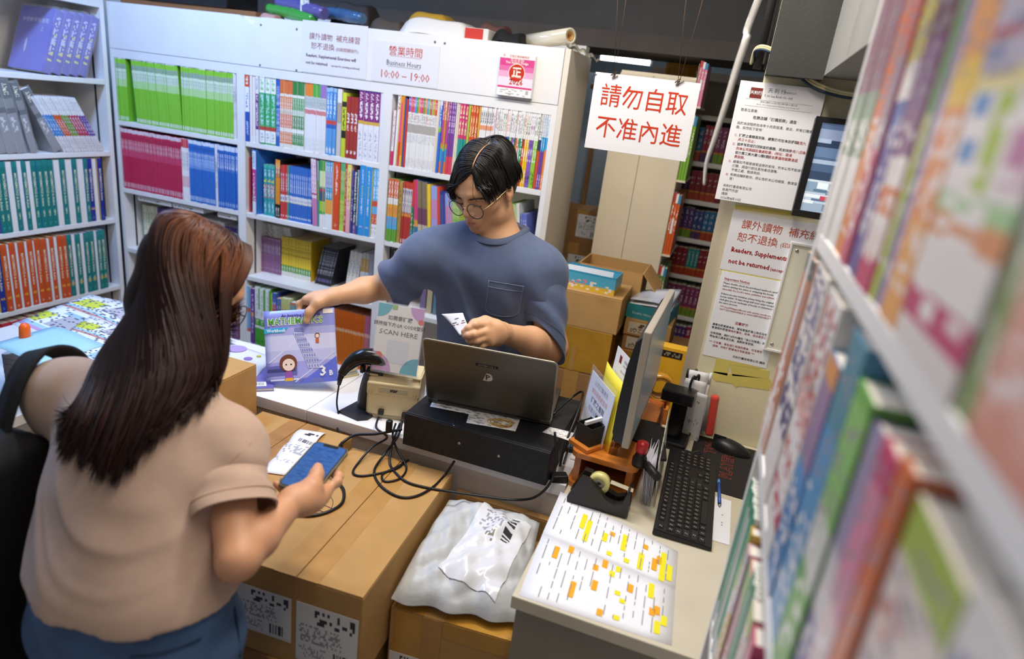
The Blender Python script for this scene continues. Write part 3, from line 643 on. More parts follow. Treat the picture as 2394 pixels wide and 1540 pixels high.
fill_row('B',z1,[
    ('orblue',1,573,583,'orange, white and blue spined textbook at the left end of its shelf',dict(split=True)),
    ('whitered',2,584,596.5,'thin white booklet with red edges beside the orange and blue textbook'),
    ('plumtext',1,597.5,604.5,'white and plum book with white title beside the green capsule books'),
    ('greencap',3,606.5,643.5,'green textbook with white capsules on its spine',dict(split=True)),
    ('bluethin',2,644.5,652.5,'slim blue book right of the green capsule textbooks'),
    ('orangepat',6,653,681.5,'slim orange and white patterned workbook'),
    ('greenpat',5,682,708.5,'slim green and white patterned workbook'),
    ('wtop',11,710,758.5,'slim white workbook with coloured top in the middle of the row'),
    ('skyblue',3,759,782,'light blue book with a red stripe right of the white workbooks'),
    ('greyphoto',1,783.5,794,'grey white photo covered book beside the lime and black book'),
    ('limeblack',1,795.5,805.5,'lime and black spined book beside the brick red books'),
    ('brickred',3,806,832.5,'brick red book with white characters on its spine',dict(h=0.238)),
    ('plumwhite',4,833,881,'white book with a plum upper spine and gold disc',dict(split=True)),
    ('whitethick',1,882,888.5,'plain white book closing the row at its right end')])
fill_row('B',z2,[
    ('rednarrow',1,582,586.5,'narrow red book half hidden behind the magenta examination book',dict(off=0.02)),
    ('magenta',1,589,599.5,'magenta and blue examination book turned to show its blue cover',dict(split=True,rz=-16)),
    ('teal12',3,616,641.5,'teal book with yellow and red characters beside the magenta book',dict(off=0.02,split=True)),
    ('orangeblack',2,642,653.5,'orange book with a black foot beside the teal books',dict(off=0.01)),
    ('lred',3,654.5,670,'red exam workbook at the left of the blue exam workbooks',dict(off=0.012)),
    ('lteal',1,670.5,674.5,'teal exam workbook between the red and blue ones',dict(off=0.012)),
    ('lblue',11,675,727,'blue exam workbook with a white band in the middle of the row',dict(off=0.012)),
    ('pinkwhite',2,730,741,'pink and white booklet leaning against the blue exam workbooks',dict(lean=-3.2)),
    ('tealgreen',1,741.5,745,'thin teal and green booklet beside the pink booklets',dict(lean=-2.2)),
    ('wgb',3,745.5,757.5,'slim green, white and purple striped book',dict(lean=-1.2)),
    ('wot',3,758,774.5,'slim orange, teal and white banded book',dict(lean=-0.6)),
    ('orangered',1,775,789.5,'thick orange red textbook with white title',dict(split=True)),
    ('limetext',2,791,801,'lime spined book beside the orange red textbook'),
    ('redtext',1,801.5,806,'narrow red textbook beside the yellow and pink one'),
    ('yellowpink',1,806.5,816,'yellow and pink spined textbook',dict(split=True)),
    ('navypur',1,817,821.5,'narrow navy and purple book left of the black grammar book'),
    ('blackspine',1,822,829.5,'black grammar book with white title and purple foot',dict(txt=('MyGrammarLab Book + Online + Mobile',0.0125,M_paper,0.152,0.03))),
    ('greyspine',1,830,834,'narrow grey book between the black and bright blue books'),
    ('azure',2,835,863,'thick bright blue textbook with yellow edge',dict(split=True)),
    ('skyred',2,865,879.5,'sky blue, red and white banded book at the right end of the shelf')])
fill_row('B',z3,[
    ('mauve',16,583,655,'small mauve paperback in the packed row',dict(h=0.168)),
    ('sunyellow',12,656.5,725,'bright yellow paperback with a green band and white foot',dict(d=0.15)),
    ('black',9,735,771,'slim black paperback leaning to the right beside the yellow paperbacks',dict(lean=13,h=0.186)),
    ('cream',3,805,832,'cream paperback leaning beside the black ones',dict(lean=7,h=0.188)),
    ('maroon',1,833,836,'thin maroon paperback among the cream and white paperbacks',dict(lean=4)),
    ('goldwhite',3,837,857.5,'white paperback with a gold upper spine'),
    ('greywhite',2,858,868,'white and grey paperback at the right end of the paperback shelf')],off=0.10)
# books lying flat on the mauve paperbacks
for k in range(6):
    x0=solve_x(607,YB+0.12,z3+0.17)+random.uniform(-0.006,0.006)
    M=T(x0+0.175,YB+0.115,z3+0.1695+k*0.0098)@RY(-90)
    add_book(M,0.0092,0.175,0.105,spine('flatpale',[(0,'#dcd9cc')],[(0.15,0.8,0.2,0.8,'#8a8a78',14,2,.5)]),plain('#d6d2c4'),'pale book lying flat in the small pile on the mauve paperbacks','pale books lying on the mauve paperbacks','flatpale')
fill_row('B',z4,[
    ('mauve',4,541,557.5,'mauve book on the low shelf beside the woman',dict(h=0.2)),
    ('stripemix',2,574,584,'slim red, blue and white book at the left of the low shelf'),
    ('violet',1,586,594,'violet book with an orange badge on the low shelf'),
    ('greenpaper',3,595,631,'white textbook with green swoosh and green foot',dict(split=True)),
    ('limeedge',1,631.5,635,'thin lime edged booklet beside the white and green textbooks'),
    ('blured',2,635.5,644.5,'slim blue and red book on the low shelf'),
    ('bluor',2,645,654.5,'slim blue and orange book on the low shelf'),
    ('limered',3,655,676,'pale lime book with red title on the low shelf'),
    ('tealgrey',3,676.5,712,'teal grey book behind the lifted workbook',dict(split=True)),
    ('navy',2,713,743,'navy book behind the clerk\'s reaching hand',dict(split=True)),
    ('tangerine',22,776,846,'thin orange workbook in the packed low row under the clerk\'s arm',dict(off=0.02)),
    ('tangpink',4,846.5,860,'thin pink and orange workbook at the right of the orange ones',dict(off=0.02)),
    ('bluesolid',1,860.5,864.5,'narrow blue book at the right end of the low shelf',dict(off=0.02))])
fill_row('B',z1,[
    ('shortpink',1,910.5,916.5,'short white booklet with pink foot leaning at the left end of the booklet shelf',dict(lean=1.0)),
    ('whiteyel',1,918,925.5,'tall white booklet with a yellow edge near the left end',dict(lean=1.2)),
    ('pinkorange',1,926,931,'thin pink and orange booklet'),
    ('oranyel',1,931.5,936,'thin orange booklet with a yellow foot'),
    ('cobalt',1,936.5,940,'thin cobalt blue booklet'),
    ('scarlet',1,940.5,944,'thin scarlet booklet beside the white science booklets'),
    ('sci',17,945,1010,'thin white science booklet with coloured head'),
    ('creamthin',3,1010.5,1016,'thin cream booklet beside the white science booklets'),
    ('bluecomic',1,1016.5,1022.5,'blue comic booklet left of the orange and magenta ones'),
    ('magor',3,1023,1038,'thin orange and magenta booklet'),
    ('violetthin',3,1038.5,1053,'thin violet booklet with a red foot'),
    ('creamthin',2,1053.5,1061,'thin cream booklet beside the violet ones'),
    ('hotpink',3,1061.5,1080,'thin hot pink booklet with pale dots'),
    ('limeedge',1,1080.5,1085,'thin lime booklet between the pink and orange dotted ones',dict(h=0.28)),
    ('orangehot',3,1085.5,1103,'thin orange red dotted booklet'),
    ('yelthin',1,1103.5,1108,'thin yellow booklet right of the orange dotted ones'),
    ('dots',6,1108.5,1138,'thin white booklet with black dots above the clerk\'s head'),
    ('lanA',17,1138.5,1213,'thin language booklet with white head and coloured foot'),
    ('lanB',6,1213.5,1243,'thin language booklet with coloured foot right of the clerk\'s head'),
    ('navythin',2,1243.5,1250,'thin navy and red booklet'),
    ('cyantop',2,1250.5,1259,'thin purple booklet with a cyan band'),
    ('orangecy',1,1259.5,1264.5,'thin orange booklet with a cyan band at the right end')])
fill_row('B',z2,[
    ('comic',4,901,924,'orange and white comic booklet at the left of the second shelf'),
    ('ochre',1,925,932.5,'ochre booklet beside the comic booklets'),
    ('redblu',5,934,954.5,'red, orange and blue booklet beside the ochre one'),
    ('redgreen',2,955,966,'red and green booklet beside the red and blue ones'),
    ('magbook',2,967,975,'magenta and blue booklet leaning left',dict(lean=-4)),
    ('mixlean',5,976,998,'brown and grey booklet leaning left',dict(lean=-5)),
    ('yellowb',1,999,1007,'bright yellow booklet leaning left',dict(lean=-5.5)),
    ('lilac',4,1007.5,1022,'lilac booklet leaning left beside the yellow one',dict(lean=-5.5)),
    ('redor',1,1022.5,1029,'orange red booklet leaning left beside the lilac ones',dict(lean=-6)),
    ('indigo',4,1029.5,1043,'indigo booklet leaning left',dict(lean=-7)),
    ('lilac',4,1043.5,1058,'lilac booklet leaning left next to the clerk\'s head',dict(lean=-7,h=0.235)),
    ('limetext',4,1058.5,1074,'lime booklet leaning left behind the clerk\'s head',dict(lean=-7,h=0.24)),
    ('greenlean',5,1192,1210,'pale green booklet leaning behind the clerk\'s neck',dict(lean=-9)),
    ('whitelean',2,1210.5,1217,'white booklet leaning behind the clerk\'s shoulder',dict(lean=-9)),
    ('bluelean',3,1218,1232,'blue violet booklet leaning beside the white ones',dict(lean=-8)),
    ('blueone',1,1244,1250,'single blue violet book standing alone at the right end',dict(lean=3.5))])
# ---- left bookcase --------------------------------------------------------
M_film=mat('clear plastic film','#f4f6fa',0.08,alpha=0.16,spec=0.9,coat=0.6)
MATHTXT=('MATHEMATICS in Action',0.0135,mat('cream lettering','#efe9c8',0.5),0.165,0.02)
kind('mteal',[(0,'#147a72'),(0.92,'#1f857c')],[TX(0.04,0.08,'#56b0b8',2,.6,.35,.65),TX(0.17,0.27,'#d8dcae',5,.5,.35,.65)],cover='#2f7fc0',h=0.284,d=0.21)
kind('mpur','#5a4a9c',h=0.284);kind('mnavy',[(0,'#22338c'),(0.9,'#2a3c96')],[TX(0.04,0.08,'#5a9ad8',2,.6,.35,.65)],cover='#e2b53a',h=0.284,d=0.21)
kind('morange',[(0,'#d2501e'),(0.95,'#d8571f')],[TX(0.04,0.075,'#e8a890',2,.6,.35,.65)],cover='#d98c3a',h=0.286,d=0.21)
kind('fore',[(0,'#e8e6ea')],cover='#e0e0e6',h=0.283,d=0.205)
kind('redwhite',[(0,'#b8263a'),(0.6,'#ece6e6'),(0.8,'#c8303c')],h=0.285);kind('purplewrap',[(0,'#6a5ab0')],[TX(0.2,0.8,'#e8d870',9,.35),TX(0.3,0.9,'#cfc8ea',12,.35)],cover='#7062b8',h=0.262,d=0.19)
kind('greybook',[(0,'#8a8582'),(0.55,'#3c3b3c'),(0.62,'#77726e'),(0.75,'#3a393a')],[TX(0.3,0.5,'#d0ccc8',6,.5),TX(0.8,0.95,'#efe8c8',6,.6)],cover='#9a9694',h=0.275,d=0.21)
for k_,c_ in (('tb','#3f86c8'),('to','#d0622c'),('tg','#7f9a44'),('tr','#c03a58'),('tp','#6a4a98')):
    kind(k_,[(0,'#e4dfdf'),(0.30,c_),(0.68,'#e9e7e8')],[TX(0.05,0.25,'#b0a8a8',8,.35),TX(0.34,0.64,'#e6e2ee',10,.35),TX(0.75,0.95,'#a8acb8',10,.3)],h=0.255,d=0.19)
HUES.update(tb='blue',to='orange',tg='olive',tr='crimson',tp='purple')
kind('thinset',W_,h=0.255,d=0.19);KINDS['thinset']['alt']=['tb']*4+['to']*3+['tg']*3+['tr']*4+['tp']*3
before=set(bpy.data.objects)
fill_row('L',LSH[0],[('purplewrap',5,99,203,'purple plastic wrapped book tilting right on the top left shelf',dict(lean=20,split=True))])
pw0=[o for o in bpy.data.objects if o not in before and o.get('label','').startswith('purple plastic') and o['label'].endswith('leftmost')][0]
letters([('中學數學新進階',0.021,0,0.0),('上',0.021,0.045,-0.034)],mat('pale violet print','#d9d4f0',0.4),pw0,0.0,M=Matrix(((0,0,-1,-0.0012),(-1,0,0,0.095),(0,1,0,0.205),(0,0,0,1))))
MB().add([(-0.0012,0.12-0.006*math.cos(t),0.10+0.03*math.sin(t)) for t in [2*math.pi*i/14 for i in range(14)]],[tuple(range(14))]).build('print',mat('cream figure print','#c9b8c8',0.5),pw0)
fill_row('L',LSH[1],[('greybook',3,-6,66,'grey plastic wrapped book leaning left above the teal books',dict(lean=-9,split=True,h=0.282)),
                       ('greybook',1,74,92,'grey plastic wrapped book propped before the sagging one',dict(lean=-11,split=True)),
                       ('greybook',1,128,149,'slumped grey book leaning far over beside the thin booklets',dict(lean=-24,split=True,h=0.27))])
for o in [o for o in bpy.data.objects if o not in before and o.get('label')]:      # clear sleeves over the wrapped books
    mn,mx=Vector(o.bound_box[0]),Vector(o.bound_box[6]);e=0.0018;rr=random.Random(len(o.name))
    b=MB();nx_,nz_=3,10
    def wob(u,v):return 0.0022*math.sin(9*v+5*u+rr.random())+0.0015*math.sin(23*v+3)
    b.grid(lambda u,v:(mn.x-e+(mx.x-mn.x+2*e)*u,mn.y-e-0.002+wob(u,v),mn.z+0.001+(mx.z-mn.z+0.008)*v),nx_,nz_)
    b.grid(lambda u,v:(mn.x-e-0.001+wob(u,v)*.6,mx.y-(mx.y-mn.y+e)*u,mn.z+0.001+(mx.z-mn.z+0.008)*v),6,nz_)
    b.build('plastic_sleeve',M_film,o)
fill_row('L',LSH[1],[('thinset',17,152,247,'thin white and coloured booklet slanting left beside the grey wrapped books',dict(lean=-29))])
L3=[('mpur',1,-4,6,'purple spined textbook at the picture edge on the third shelf',{}),('mteal',2,6.5,32,'teal mathematics textbook at the left end of the teal shelf',{}),('fore',1,33,46,0,{}),('mteal',1,47,57.5,'teal mathematics textbook between two white page edges, first from the left',{}),
      ('fore',1,58,67,0,{}),('mteal',1,68,78,'teal mathematics textbook left of the block of four teal ones',{}),('fore',1,78.5,88,0,{}),('mteal',4,88.5,140,'teal mathematics textbook in the block of four',{}),
      ('fore',1,140.5,153.5,0,{}),('mteal',1,154.5,167,'lone teal mathematics textbook right of the block of four',{}),('fore',1,167.5,181.5,0,{}),('mteal',1,182.5,193,'teal mathematics textbook left of the first navy one',{}),
      ('fore',1,193.5,207,0,{}),('mteal',1,207.5,216,'narrow teal mathematics textbook touching a navy one',{}),('mnavy',1,216.5,227,'navy mathematics textbook touching a teal one on the teal shelf',{}),('fore',1,227.5,236,0,{}),('mnavy',1,238,248,'navy and yellow mathematics textbook at the right end of the teal shelf',{})]
L4=[('mnavy',1,6,20.5,'navy mathematics textbook left of the orange ones',{'n':'4A'}),('morange',1,21,34,'orange mathematics textbook touching the navy one',{}),('fore',1,34.5,38.5,1,{}),('morange',1,39,54,'second orange mathematics textbook after the navy one',{}),('fore',1,54.5,59.5,1,{}),
      ('morange',1,60,75,'third orange mathematics textbook after the navy one',{}),('fore',1,75.5,80.5,1,{}),('morange',1,81,94,'fourth orange mathematics textbook after the navy one',{}),('fore',1,94.3,97,1,{}),('morange',2,97.5,124,'orange mathematics textbook in the first touching pair',{}),('fore',1,124.5,129.5,1,{}),
      ('morange',1,130,141,'single orange mathematics textbook between two touching pairs',{}),('fore',1,141.5,147.5,1,{}),('morange',2,148,169,'orange mathematics textbook in the pair touching the teal ones',{}),('mteal',1,169.5,180,'teal mathematics textbook touching the orange pair',{}),('fore',1,180.5,187.5,1,{}),('mteal',1,188,200,'single teal mathematics textbook between white page edges on the orange shelf',{}),('fore',1,200.5,207.5,1,{}),
      ('mteal',2,208,231,'teal mathematics textbook in the left pair near the corner',{}),('fore',1,231.5,236.5,1,{}),('mteal',2,237,256,'teal mathematics textbook in the last pair before the corner',{})]
FE=('white page edge of a book turned round among the teal textbooks','white page edge of a book turned round among the orange textbooks')
for rowz,L in ((LSH[2],L3),(LSH[3],L4)):
    for kd,n,p0,p1,lb,op in L:
        if kd=='fore':
            fill_row('L',rowz,[(kd,1,p0,p1,FE[lb],dict(flip=True,split=True,group=FE[lb]))])
        else:
            fill_row('L',rowz,[(kd,n,p0,p1,lb,dict(split=True,txt=MATHTXT if kd != 'mpur' else None))])
for o in [o for o in bpy.data.objects if o.get('category')=='textbook' and any(s_ in o['label'] for s_ in ('orange math','navy math','teal math'))]:
    v='4B' if 'orange math' in o['label'] else '4A' if 'navy' in o['label'].split()[0] else '5B'
    if o.location.z>1.0 and v != '4A':continue
    tm=text_mesh(v,0.016,'CENTER',0.02,res=1)
    if not tm.materials:tm.materials.append(mat('amber lettering','#f0b03a',0.5))
    w_=o.dimensions.x or o.bound_box[6][0]
    obj('grade_lettering',tm,o,T(o.bound_box[6][0]*0.5,-0.0004,0.058)@RX(90))
fill_row('L',LSH[4],[('redwhite',12,-20,215,'red and white plastic wrapped book low behind the price sheets',dict(split=True))])

# ---- right bookcase, close to the camera -----------------------------------
XRF,YRF=0.12,0.97
RSH=[1.716,1.396,1.066,0.74,0.41]
bookcase('bookcase','white bookcase close at the right edge of the picture',0.0,1.32,RSH,2.10,0.28,T(XRF,YRF+0.018,0)@RZ(-90),tracks=False)
kind('r_wg',[(0,'#e9e6e0'),(0.35,'#7a9a7a'),(0.6,'#8a5a6a')],h=0.29);kind('r_or',[(0,'#e07a34'),(0.5,'#d8683a')],h=0.29);kind('r_pk',[(0,'#c84a6a'),(0.4,'#9a7a8a'),(0.7,'#c85a4a')],h=0.285)
kind('r_nv',[(0,'#4a3f8c'),(0.45,'#3a4f9c'),(0.55,'#efe8de'),(0.66,'#d8c83a'),(0.9,'#e4d440')],[TX(0.68,0.9,'#4a4a50',8,.5)],h=0.285);kind('r_cr',[(0,'#c22a5a'),(0.1,'#ecd8d0'),(0.22,'#e0713c'),(0.3,'#e9e0d8'),(0.38,'#6a3a6a'),(0.7,'#5a3a4a')],h=0.285)
kind('r_li',[(0,'#b4c84a'),(0.5,'#5f9a5a'),(0.8,'#c8a86a')],h=0.285);kind('r_lc',[(0,'#8a7ab0'),(0.5,'#a090b8')],h=0.285);kind('r_ot',[(0,'#eda04e'),(0.25,'#e98a4a'),(0.5,'#efc03a'),(0.6,'#e89a54')],h=0.29)
kind('r_st',[(0,'#e8e0d8'),(0.06,'#c22f62'),(0.13,'#efeae4'),(0.24,'#e08850'),(0.29,'#9ccf8a'),(0.33,'#ece6e0'),(0.52,'#e8d88a'),(0.56,'#b8b0c4'),(0.8,'#d8b8b8')],[TX(0.36,0.52,'#4a8ac0',1,1.0,.1,.3),TX(0.34,0.52,'#a8c03a',1,1.0,.4,.6),TX(0.36,0.52,'#c07aa0',1,1.0,.7,.95),TX(0.58,0.95,'#7a84a8',7,.4,.05,.95,4),TX(0.62,0.64,'#c23a4a',1,1.0,.05,.95),TX(0.8,0.82,'#c23a4a',1,1.0,.05,.95)],h=0.29,d=0.22)
kind('r_sa',[(0,'#e0907a'),(0.3,'#e4b4a4'),(0.5,'#d8685a'),(0.55,'#e9d0c4'),(0.7,'#e8e0da')],[TX(0.05,0.3,'#e8c0b4',10,.4,.05,.95,5)],h=0.29,d=0.22);kind('r_gr',[(0,'#7a9a54'),(0.3,'#8fb4a0'),(0.6,'#4f8a6a')],h=0.29)
kind('r_gy',[(0,'#5a78a8'),(0.4,'#a8b4c8'),(0.6,'#ece4dc')],h=0.29)
fill_row('R',RSH[0],[
    ('r_wg',2,1914,1942,'blurred white and green book at the far end of the near upper shelf'),('r_or',1,1943,1958,'blurred orange book near the far end of the near upper shelf'),
    ('r_pk',1,1959,1971,'blurred rose book on the near upper shelf'),('r_nv',2,1972,1993,'blurred navy book with a yellow head on the near upper shelf'),
    ('r_cr',1,1994,2022,'blurred crimson and white striped book on the near upper shelf'),('r_li',1,2023,2033,'blurred lime book on the near upper shelf'),
    ('r_lc',1,2034,2048,'blurred lilac book on the near upper shelf'),('r_ot',1,2049,2083,'blurred thick orange book on the near upper shelf'),
    ('r_st',1,2085,2215,'large blurred book with blue, lime and pink stripes on the near upper shelf'),('r_gr',1,2217,2245,'blurred narrow green book on the near upper shelf'),
    ('r_sa',1,2250,2420,'large blurred salmon and white book at the right picture edge'),('r_gy',1,2430,2700,'blurred blue grey book at the right picture edge')],rng=None)
kind('q_bb',[(0,'#e0b4a0'),(0.25,'#b8684a'),(0.9,'#2f4048')],h=0.285);kind('q_wn',[(0,'#e8e4dc'),(0.3,'#3a3a6a'),(0.45,'#ebe6de')],[TX(0.5,0.97,'#5a5a8a',10,.5,.1,.9,3)],h=0.292);kind('q_wr',[(0,'#ece8e2'),(0.12,'#c0304a'),(0.2,'#ece8e2'),(0.5,'#e4b0a8'),(0.65,'#e8e4de')],[TX(0.25,0.97,'#b84a4a',10,.4,.1,.9,3)],h=0.288)
kind('q_bl',[(0,'#2f74b8'),(0.45,'#3f88c8'),(0.55,'#8a6a9a'),(0.9,'#e08a44')],h=0.25);kind('q_tl',[(0,'#3a8ac0'),(0.7,'#2f7a94')],h=0.29);kind('q_gn',[(0,'#4aa034'),(0.4,'#d8dccf'),(0.6,'#7ac05a'),(0.95,'#58a83c')],h=0.27);kind('q_lv',[(0,'#4a3f86'),(0.4,'#cfc8c8'),(0.62,'#8f84ac')],h=0.262)
kind('q_mg',[(0,'#c2245c'),(0.35,'#e0c4c4'),(0.55,'#e07a9a'),(0.9,'#c22a5c')],h=0.268);kind('q_or',[(0,'#d65a24')],h=0.275);kind('q_wh',[(0,'#e6ded6'),(0.3,'#e4b8a4'),(0.6,'#e8d8cc'),(0.88,'#9ab83a')],[TX(0.05,0.6,'#8aa880',6,.35,.6,.95,3),TX(0.1,0.8,'#d8846a',10,.35,.05,.5,3)],h=0.27,d=0.22)
kind('q_bw',[(0,'#c8ccd8'),(0.3,'#7a94c0'),(0.7,'#e4e0da')],[TX(0.1,0.9,'#4a6ca8',7,.45,.1,.9,3)],h=0.28);kind('q_gg',[(0,'#5a8a34'),(0.5,'#6a9a3a')],h=0.25);kind('q_rd',[(0,'#a8382c'),(0.6,'#b8453a')],h=0.255);kind('q_pw',[(0,'#ded8d8'),(0.6,'#e0c8c4')],h=0.28)
pz=RSH[1]+0.28
fill_row('R',RSH[1],[
    ('q_bb',1,1888,1903,'blurred brown book with a dark cap at the far end of the near middle shelf',dict(pz=pz)),('q_wn',2,1904,1930,'blurred white book with navy lettering on the near middle shelf',dict(pz=pz)),
    ('q_wr',2,1931,1962,'blurred white and red lettered book on the near middle shelf',dict(pz=pz)),('q_bl',1,1963,1984,'blurred blue and mauve book on the near middle shelf',dict(pz=pz)),
    ('q_tl',1,1985,2014,'blurred teal and blue book on the near middle shelf',dict(pz=pz)),('q_gn',1,2015,2048,'blurred green and white book on the near middle shelf',dict(pz=pz)),
    ('q_lv',1,2049,2078,'blurred violet and grey book on the near middle shelf',dict(pz=pz)),('q_mg',1,2079,2112,'blurred magenta and pink book on the near middle shelf',dict(pz=pz)),
    ('q_or',1,2113,2140,'blurred narrow orange book on the near middle shelf',dict(pz=pz)),('q_wh',1,2142,2262,'large blurred white book with a green and salmon print on the near middle shelf',dict(pz=pz)),
    ('q_bw',1,2264,2420,'large blurred blue and white book on the near middle shelf',dict(pz=pz)),('q_gg',1,2425,2500,'blurred moss green book at the lower right picture edge',dict(pz=pz)),
    ('q_rd',1,2505,2660,'blurred dark red book at the lower right picture edge',dict(pz=pz)),('q_pw',1,2670,3100,'blurred pale book in the lower right corner',dict(pz=pz))])
for i_,c_ in enumerate(('#3f9a72','#cfe0d4','#58a888','#e4c4b8','#2f8a66')):kind('s_%d' % i_,[(0,'#e0e4dc'),(0.15,c_),(0.7,c_),(0.9,'#4fa07c')],h=0.272)
HUES.update(s_0='green',s_1='pale green',s_2='mint',s_3='pale pink',s_4='emerald')
kind('s_set',W_,h=0.272);KINDS['s_set']['alt']=['s_0','s_1','s_2','s_0','s_1','s_4','s_3','s_1','s_2','s_0','s_1','s_4']
kind('t_li',[(0,'#d0a02a'),(0.45,'#ece6ea'),(0.62,'#93b02a')],h=0.262);kind('t_gl',[(0,'#d4a4b8'),(0.3,'#b08a1e'),(0.6,'#cfc4cc')],h=0.25);kind('t_rm',[(0,'#d88a8a'),(0.4,'#b86a7a'),(0.8,'#5aa040')],h=0.25)
fill_row('R',RSH[2],[('s_set',12,0.002,0.125,'blurred thin booklet with coloured spine on the near lower shelf',dict(m=1)),('t_li',1,0.127,0.15,'blurred lime and white book on the near lower shelf',dict(m=1)),('t_gl',1,0.152,0.18,'blurred gold and lilac book on the near lower shelf',dict(m=1)),('t_rm',2,0.182,0.23,'blurred rose and green book on the near lower shelf',dict(m=1)),('s_set',6,0.232,0.29,'blurred thin booklet with coloured spine in the middle of the near lower shelf',dict(m=1)),('q_wh',1,0.292,0.33,'blurred pale book low at the bottom of the picture',dict(m=1)),('q_mg',1,0.332,0.365,'blurred magenta book low at the bottom of the picture',dict(m=1)),('q_bl',1,0.367,0.40,'blurred blue book low at the bottom of the picture',dict(m=1)),('q_pw',1,0.402,0.44,'blurred grey white book low at the bottom of the picture',dict(m=1))])

# ---- far store room ----------------------------------------------------------
YF=3.25
zs=[at(p,q,y=YF).z for p,q in ((1640,268),(1635,378),(1640,470),(1630,560),(1610,645),(1595,738),(1590,838))]
bookcase('bookcase','dim brown bookcase in the store room beyond the hanging sign',-0.47,0.06,zs,2.06,0.26,T(0,YF,0),tracks=False)
kf=[]
for i_,c_ in enumerate(('#a82a4c','#2f6f9c','#5a3a7a','#3a7a4a','#c8562a','#2a8a8a','#8a3a6a','#7aa83a','#3a4f8c','#8a2a34')):
    kind('f_%d' % i_,[(0,('#5a3a6a','#b0432c','#7a9a34','#8a2a4a')[i_ % 4]),(0.26,'#c88a3a'),(0.31,c_)],[TX(0.4,0.9,'#d8d0d8',8,.25)],h=0.17,d=0.12)
    kf.append('f_%d' % i_)
FH=('crimson','blue','purple','green','orange','teal','plum','lime','navy','maroon')
ROWN=('sixth','fifth','fourth','third','second','lowest')
rf=random.Random(3)
for ri,z in enumerate(zs[1:]):
    x=-0.445;hmax=(zs[ri]-0.024-z)*0.92
    while x<0.02:
        n=rf.randint(1,3);wd=rf.uniform(0.018,0.028);i_=rf.randint(0,9)
        n=max(1,min(n,int((0.038-x)/wd)))
        fill_row('F',z,[(kf[i_],n,x,x+n*wd,'small dim %s paperback on the %s shelf of the store room' % (FH[i_],ROWN[ri]),dict(h=hmax*rf.uniform(0.9,1.0),group='paperbacks in the store room'))])
        x+=n*wd+0.001
# ------------------------------------------------------------------ notices and signs
def sheet_frame(P0,ex,ez,t=0.0006):
    """frame whose x runs along the sheet, y up the sheet, z out of its face"""
    return frame(P0,ex,ez)
def notice(name,label,cat,O,ex,ey,w,h,m,t=0.0008,group=None):
    """sheet with its lower left corner at O; local XY is the printed face"""
    o=MB().cbox((0,0,-t),(w,h,0),t*0.3).build(name,m,None,frame(O,ex,ey));return tag(o,label,cat,group)
Xp,Zp,Ym=Vector((1,0,0)),Vector((0,0,1)),Vector((0,-1,0))
M_brownred=mat('faded red ink','#8f3a34',0.6)
yf=YB-0.0012
def on_fascia(p):return at(*p,y=yf)
A,B_,C_=on_fascia((706,167)),on_fascia((855,189)),on_fascia((709,46))
n1=notice('notice_sheet','laminated no returns notice taped to the fascia above the middle bookcase','notice',A,Xp,Zp,B_.x-A.x,C_.z-A.z,M_laminate)
w1,h1=B_.x-A.x,C_.z-A.z
letters([('課外讀物  補充練習',0.027,w1/2,h1*0.70),('恕不退換',0.027,w1*0.32,h1*0.52),('(印刷問題除外)',0.0155,w1*0.70,h1*0.50)],M_brownred,n1)
letters([('Readers, Supplemental Exercises will',0.0165,w1*0.06,h1*0.335,'LEFT',0.025,0.93),('not be returned',0.0165,w1*0.06,h1*0.195,'LEFT',0.025,0.93),('(except for printing problems)',0.0105,w1*0.46,h1*0.185,'LEFT',0.015)],mat('dark maroon ink','#5a2230',0.6),n1)
A,B_,C_=on_fascia((868,188)),on_fascia((1022,208)),on_fascia((872,92))
n2=notice('notice_sheet','laminated business hours sheet on the fascia above the middle bookcase','notice',A,Xp,Zp,B_.x-A.x,C_.z-A.z,M_laminate)
w2,h2=B_.x-A.x,C_.z-A.z
letters([('營業時間',0.036,w2*0.5,h2*0.77),('10:00 – 19:00',0.042,w2*0.5,h2*0.20,'CENTER',0.0,0.93)],M_redink,n2)
letters([('Business Hours',0.027,w2*0.48,h2*0.49,'CENTER',0.0,0.88)],M_ink,n2)
flat([rect(w2*0.27,h2*0.655,w2*0.74,h2*0.662)],M_redink,n2,name='underline');flat([rect(w2*0.24,h2*0.405,w2*0.73,h2*0.412)],M_ink,n2,name='underline')
# pink pledge plaque standing a little off the fascia
A,B_,C_=at(1160,221,y=YB-0.02),at(1237,237,y=YB-0.02),at(1180,124,y=YB-0.02)
wp,hp=B_.x-A.x+0.004,C_.z-A.z
pl=thing('pledge_plaque','pink shop pledge plaque with a red round emblem','plaque',frame(A,Xp,Zp))
MB().cbox((0,0,-0.02),(wp,hp,-0.002),0.001).build('stand',M_paper,pl)
MB().box((0.001,0.001,-0.0019),(wp-0.001,hp-0.001,0)).build('face',print_mat('pledge',[(0,'#f2efe9'),(0.19,'#d8447e'),(0.235,'#efdbe4'),(0.45,'#e6a8c6'),(0.60,'#dc6fa2'),(0.72,'#d8498a'),(0.90,'#efe9e6')],[(0.02,0.17,0.08,0.92,'#b8b0a8',6,10,.35)],axis='Y',across='X',rough=0.3),pl)
M_pr=mat('emblem red','#c4301c',0.4)
flat([disc(wp*0.52,hp*0.565,wp*0.22,24)],M_pr,pl,0.0004,'emblem');flat([[(x,y) for x,y in disc(wp*0.52,hp*0.565,wp*0.222,24)][i:i+1]+[disc(wp*0.52,hp*0.565,wp*0.24,24)[i],disc(wp*0.52,hp*0.565,wp*0.24,24)[(i+1) % 24],disc(wp*0.52,hp*0.565,wp*0.222,24)[(i+1) % 24]] for i in range(24)],mat('cream print','#f3ead6',0.5),pl,0.0005,'emblem_ring')
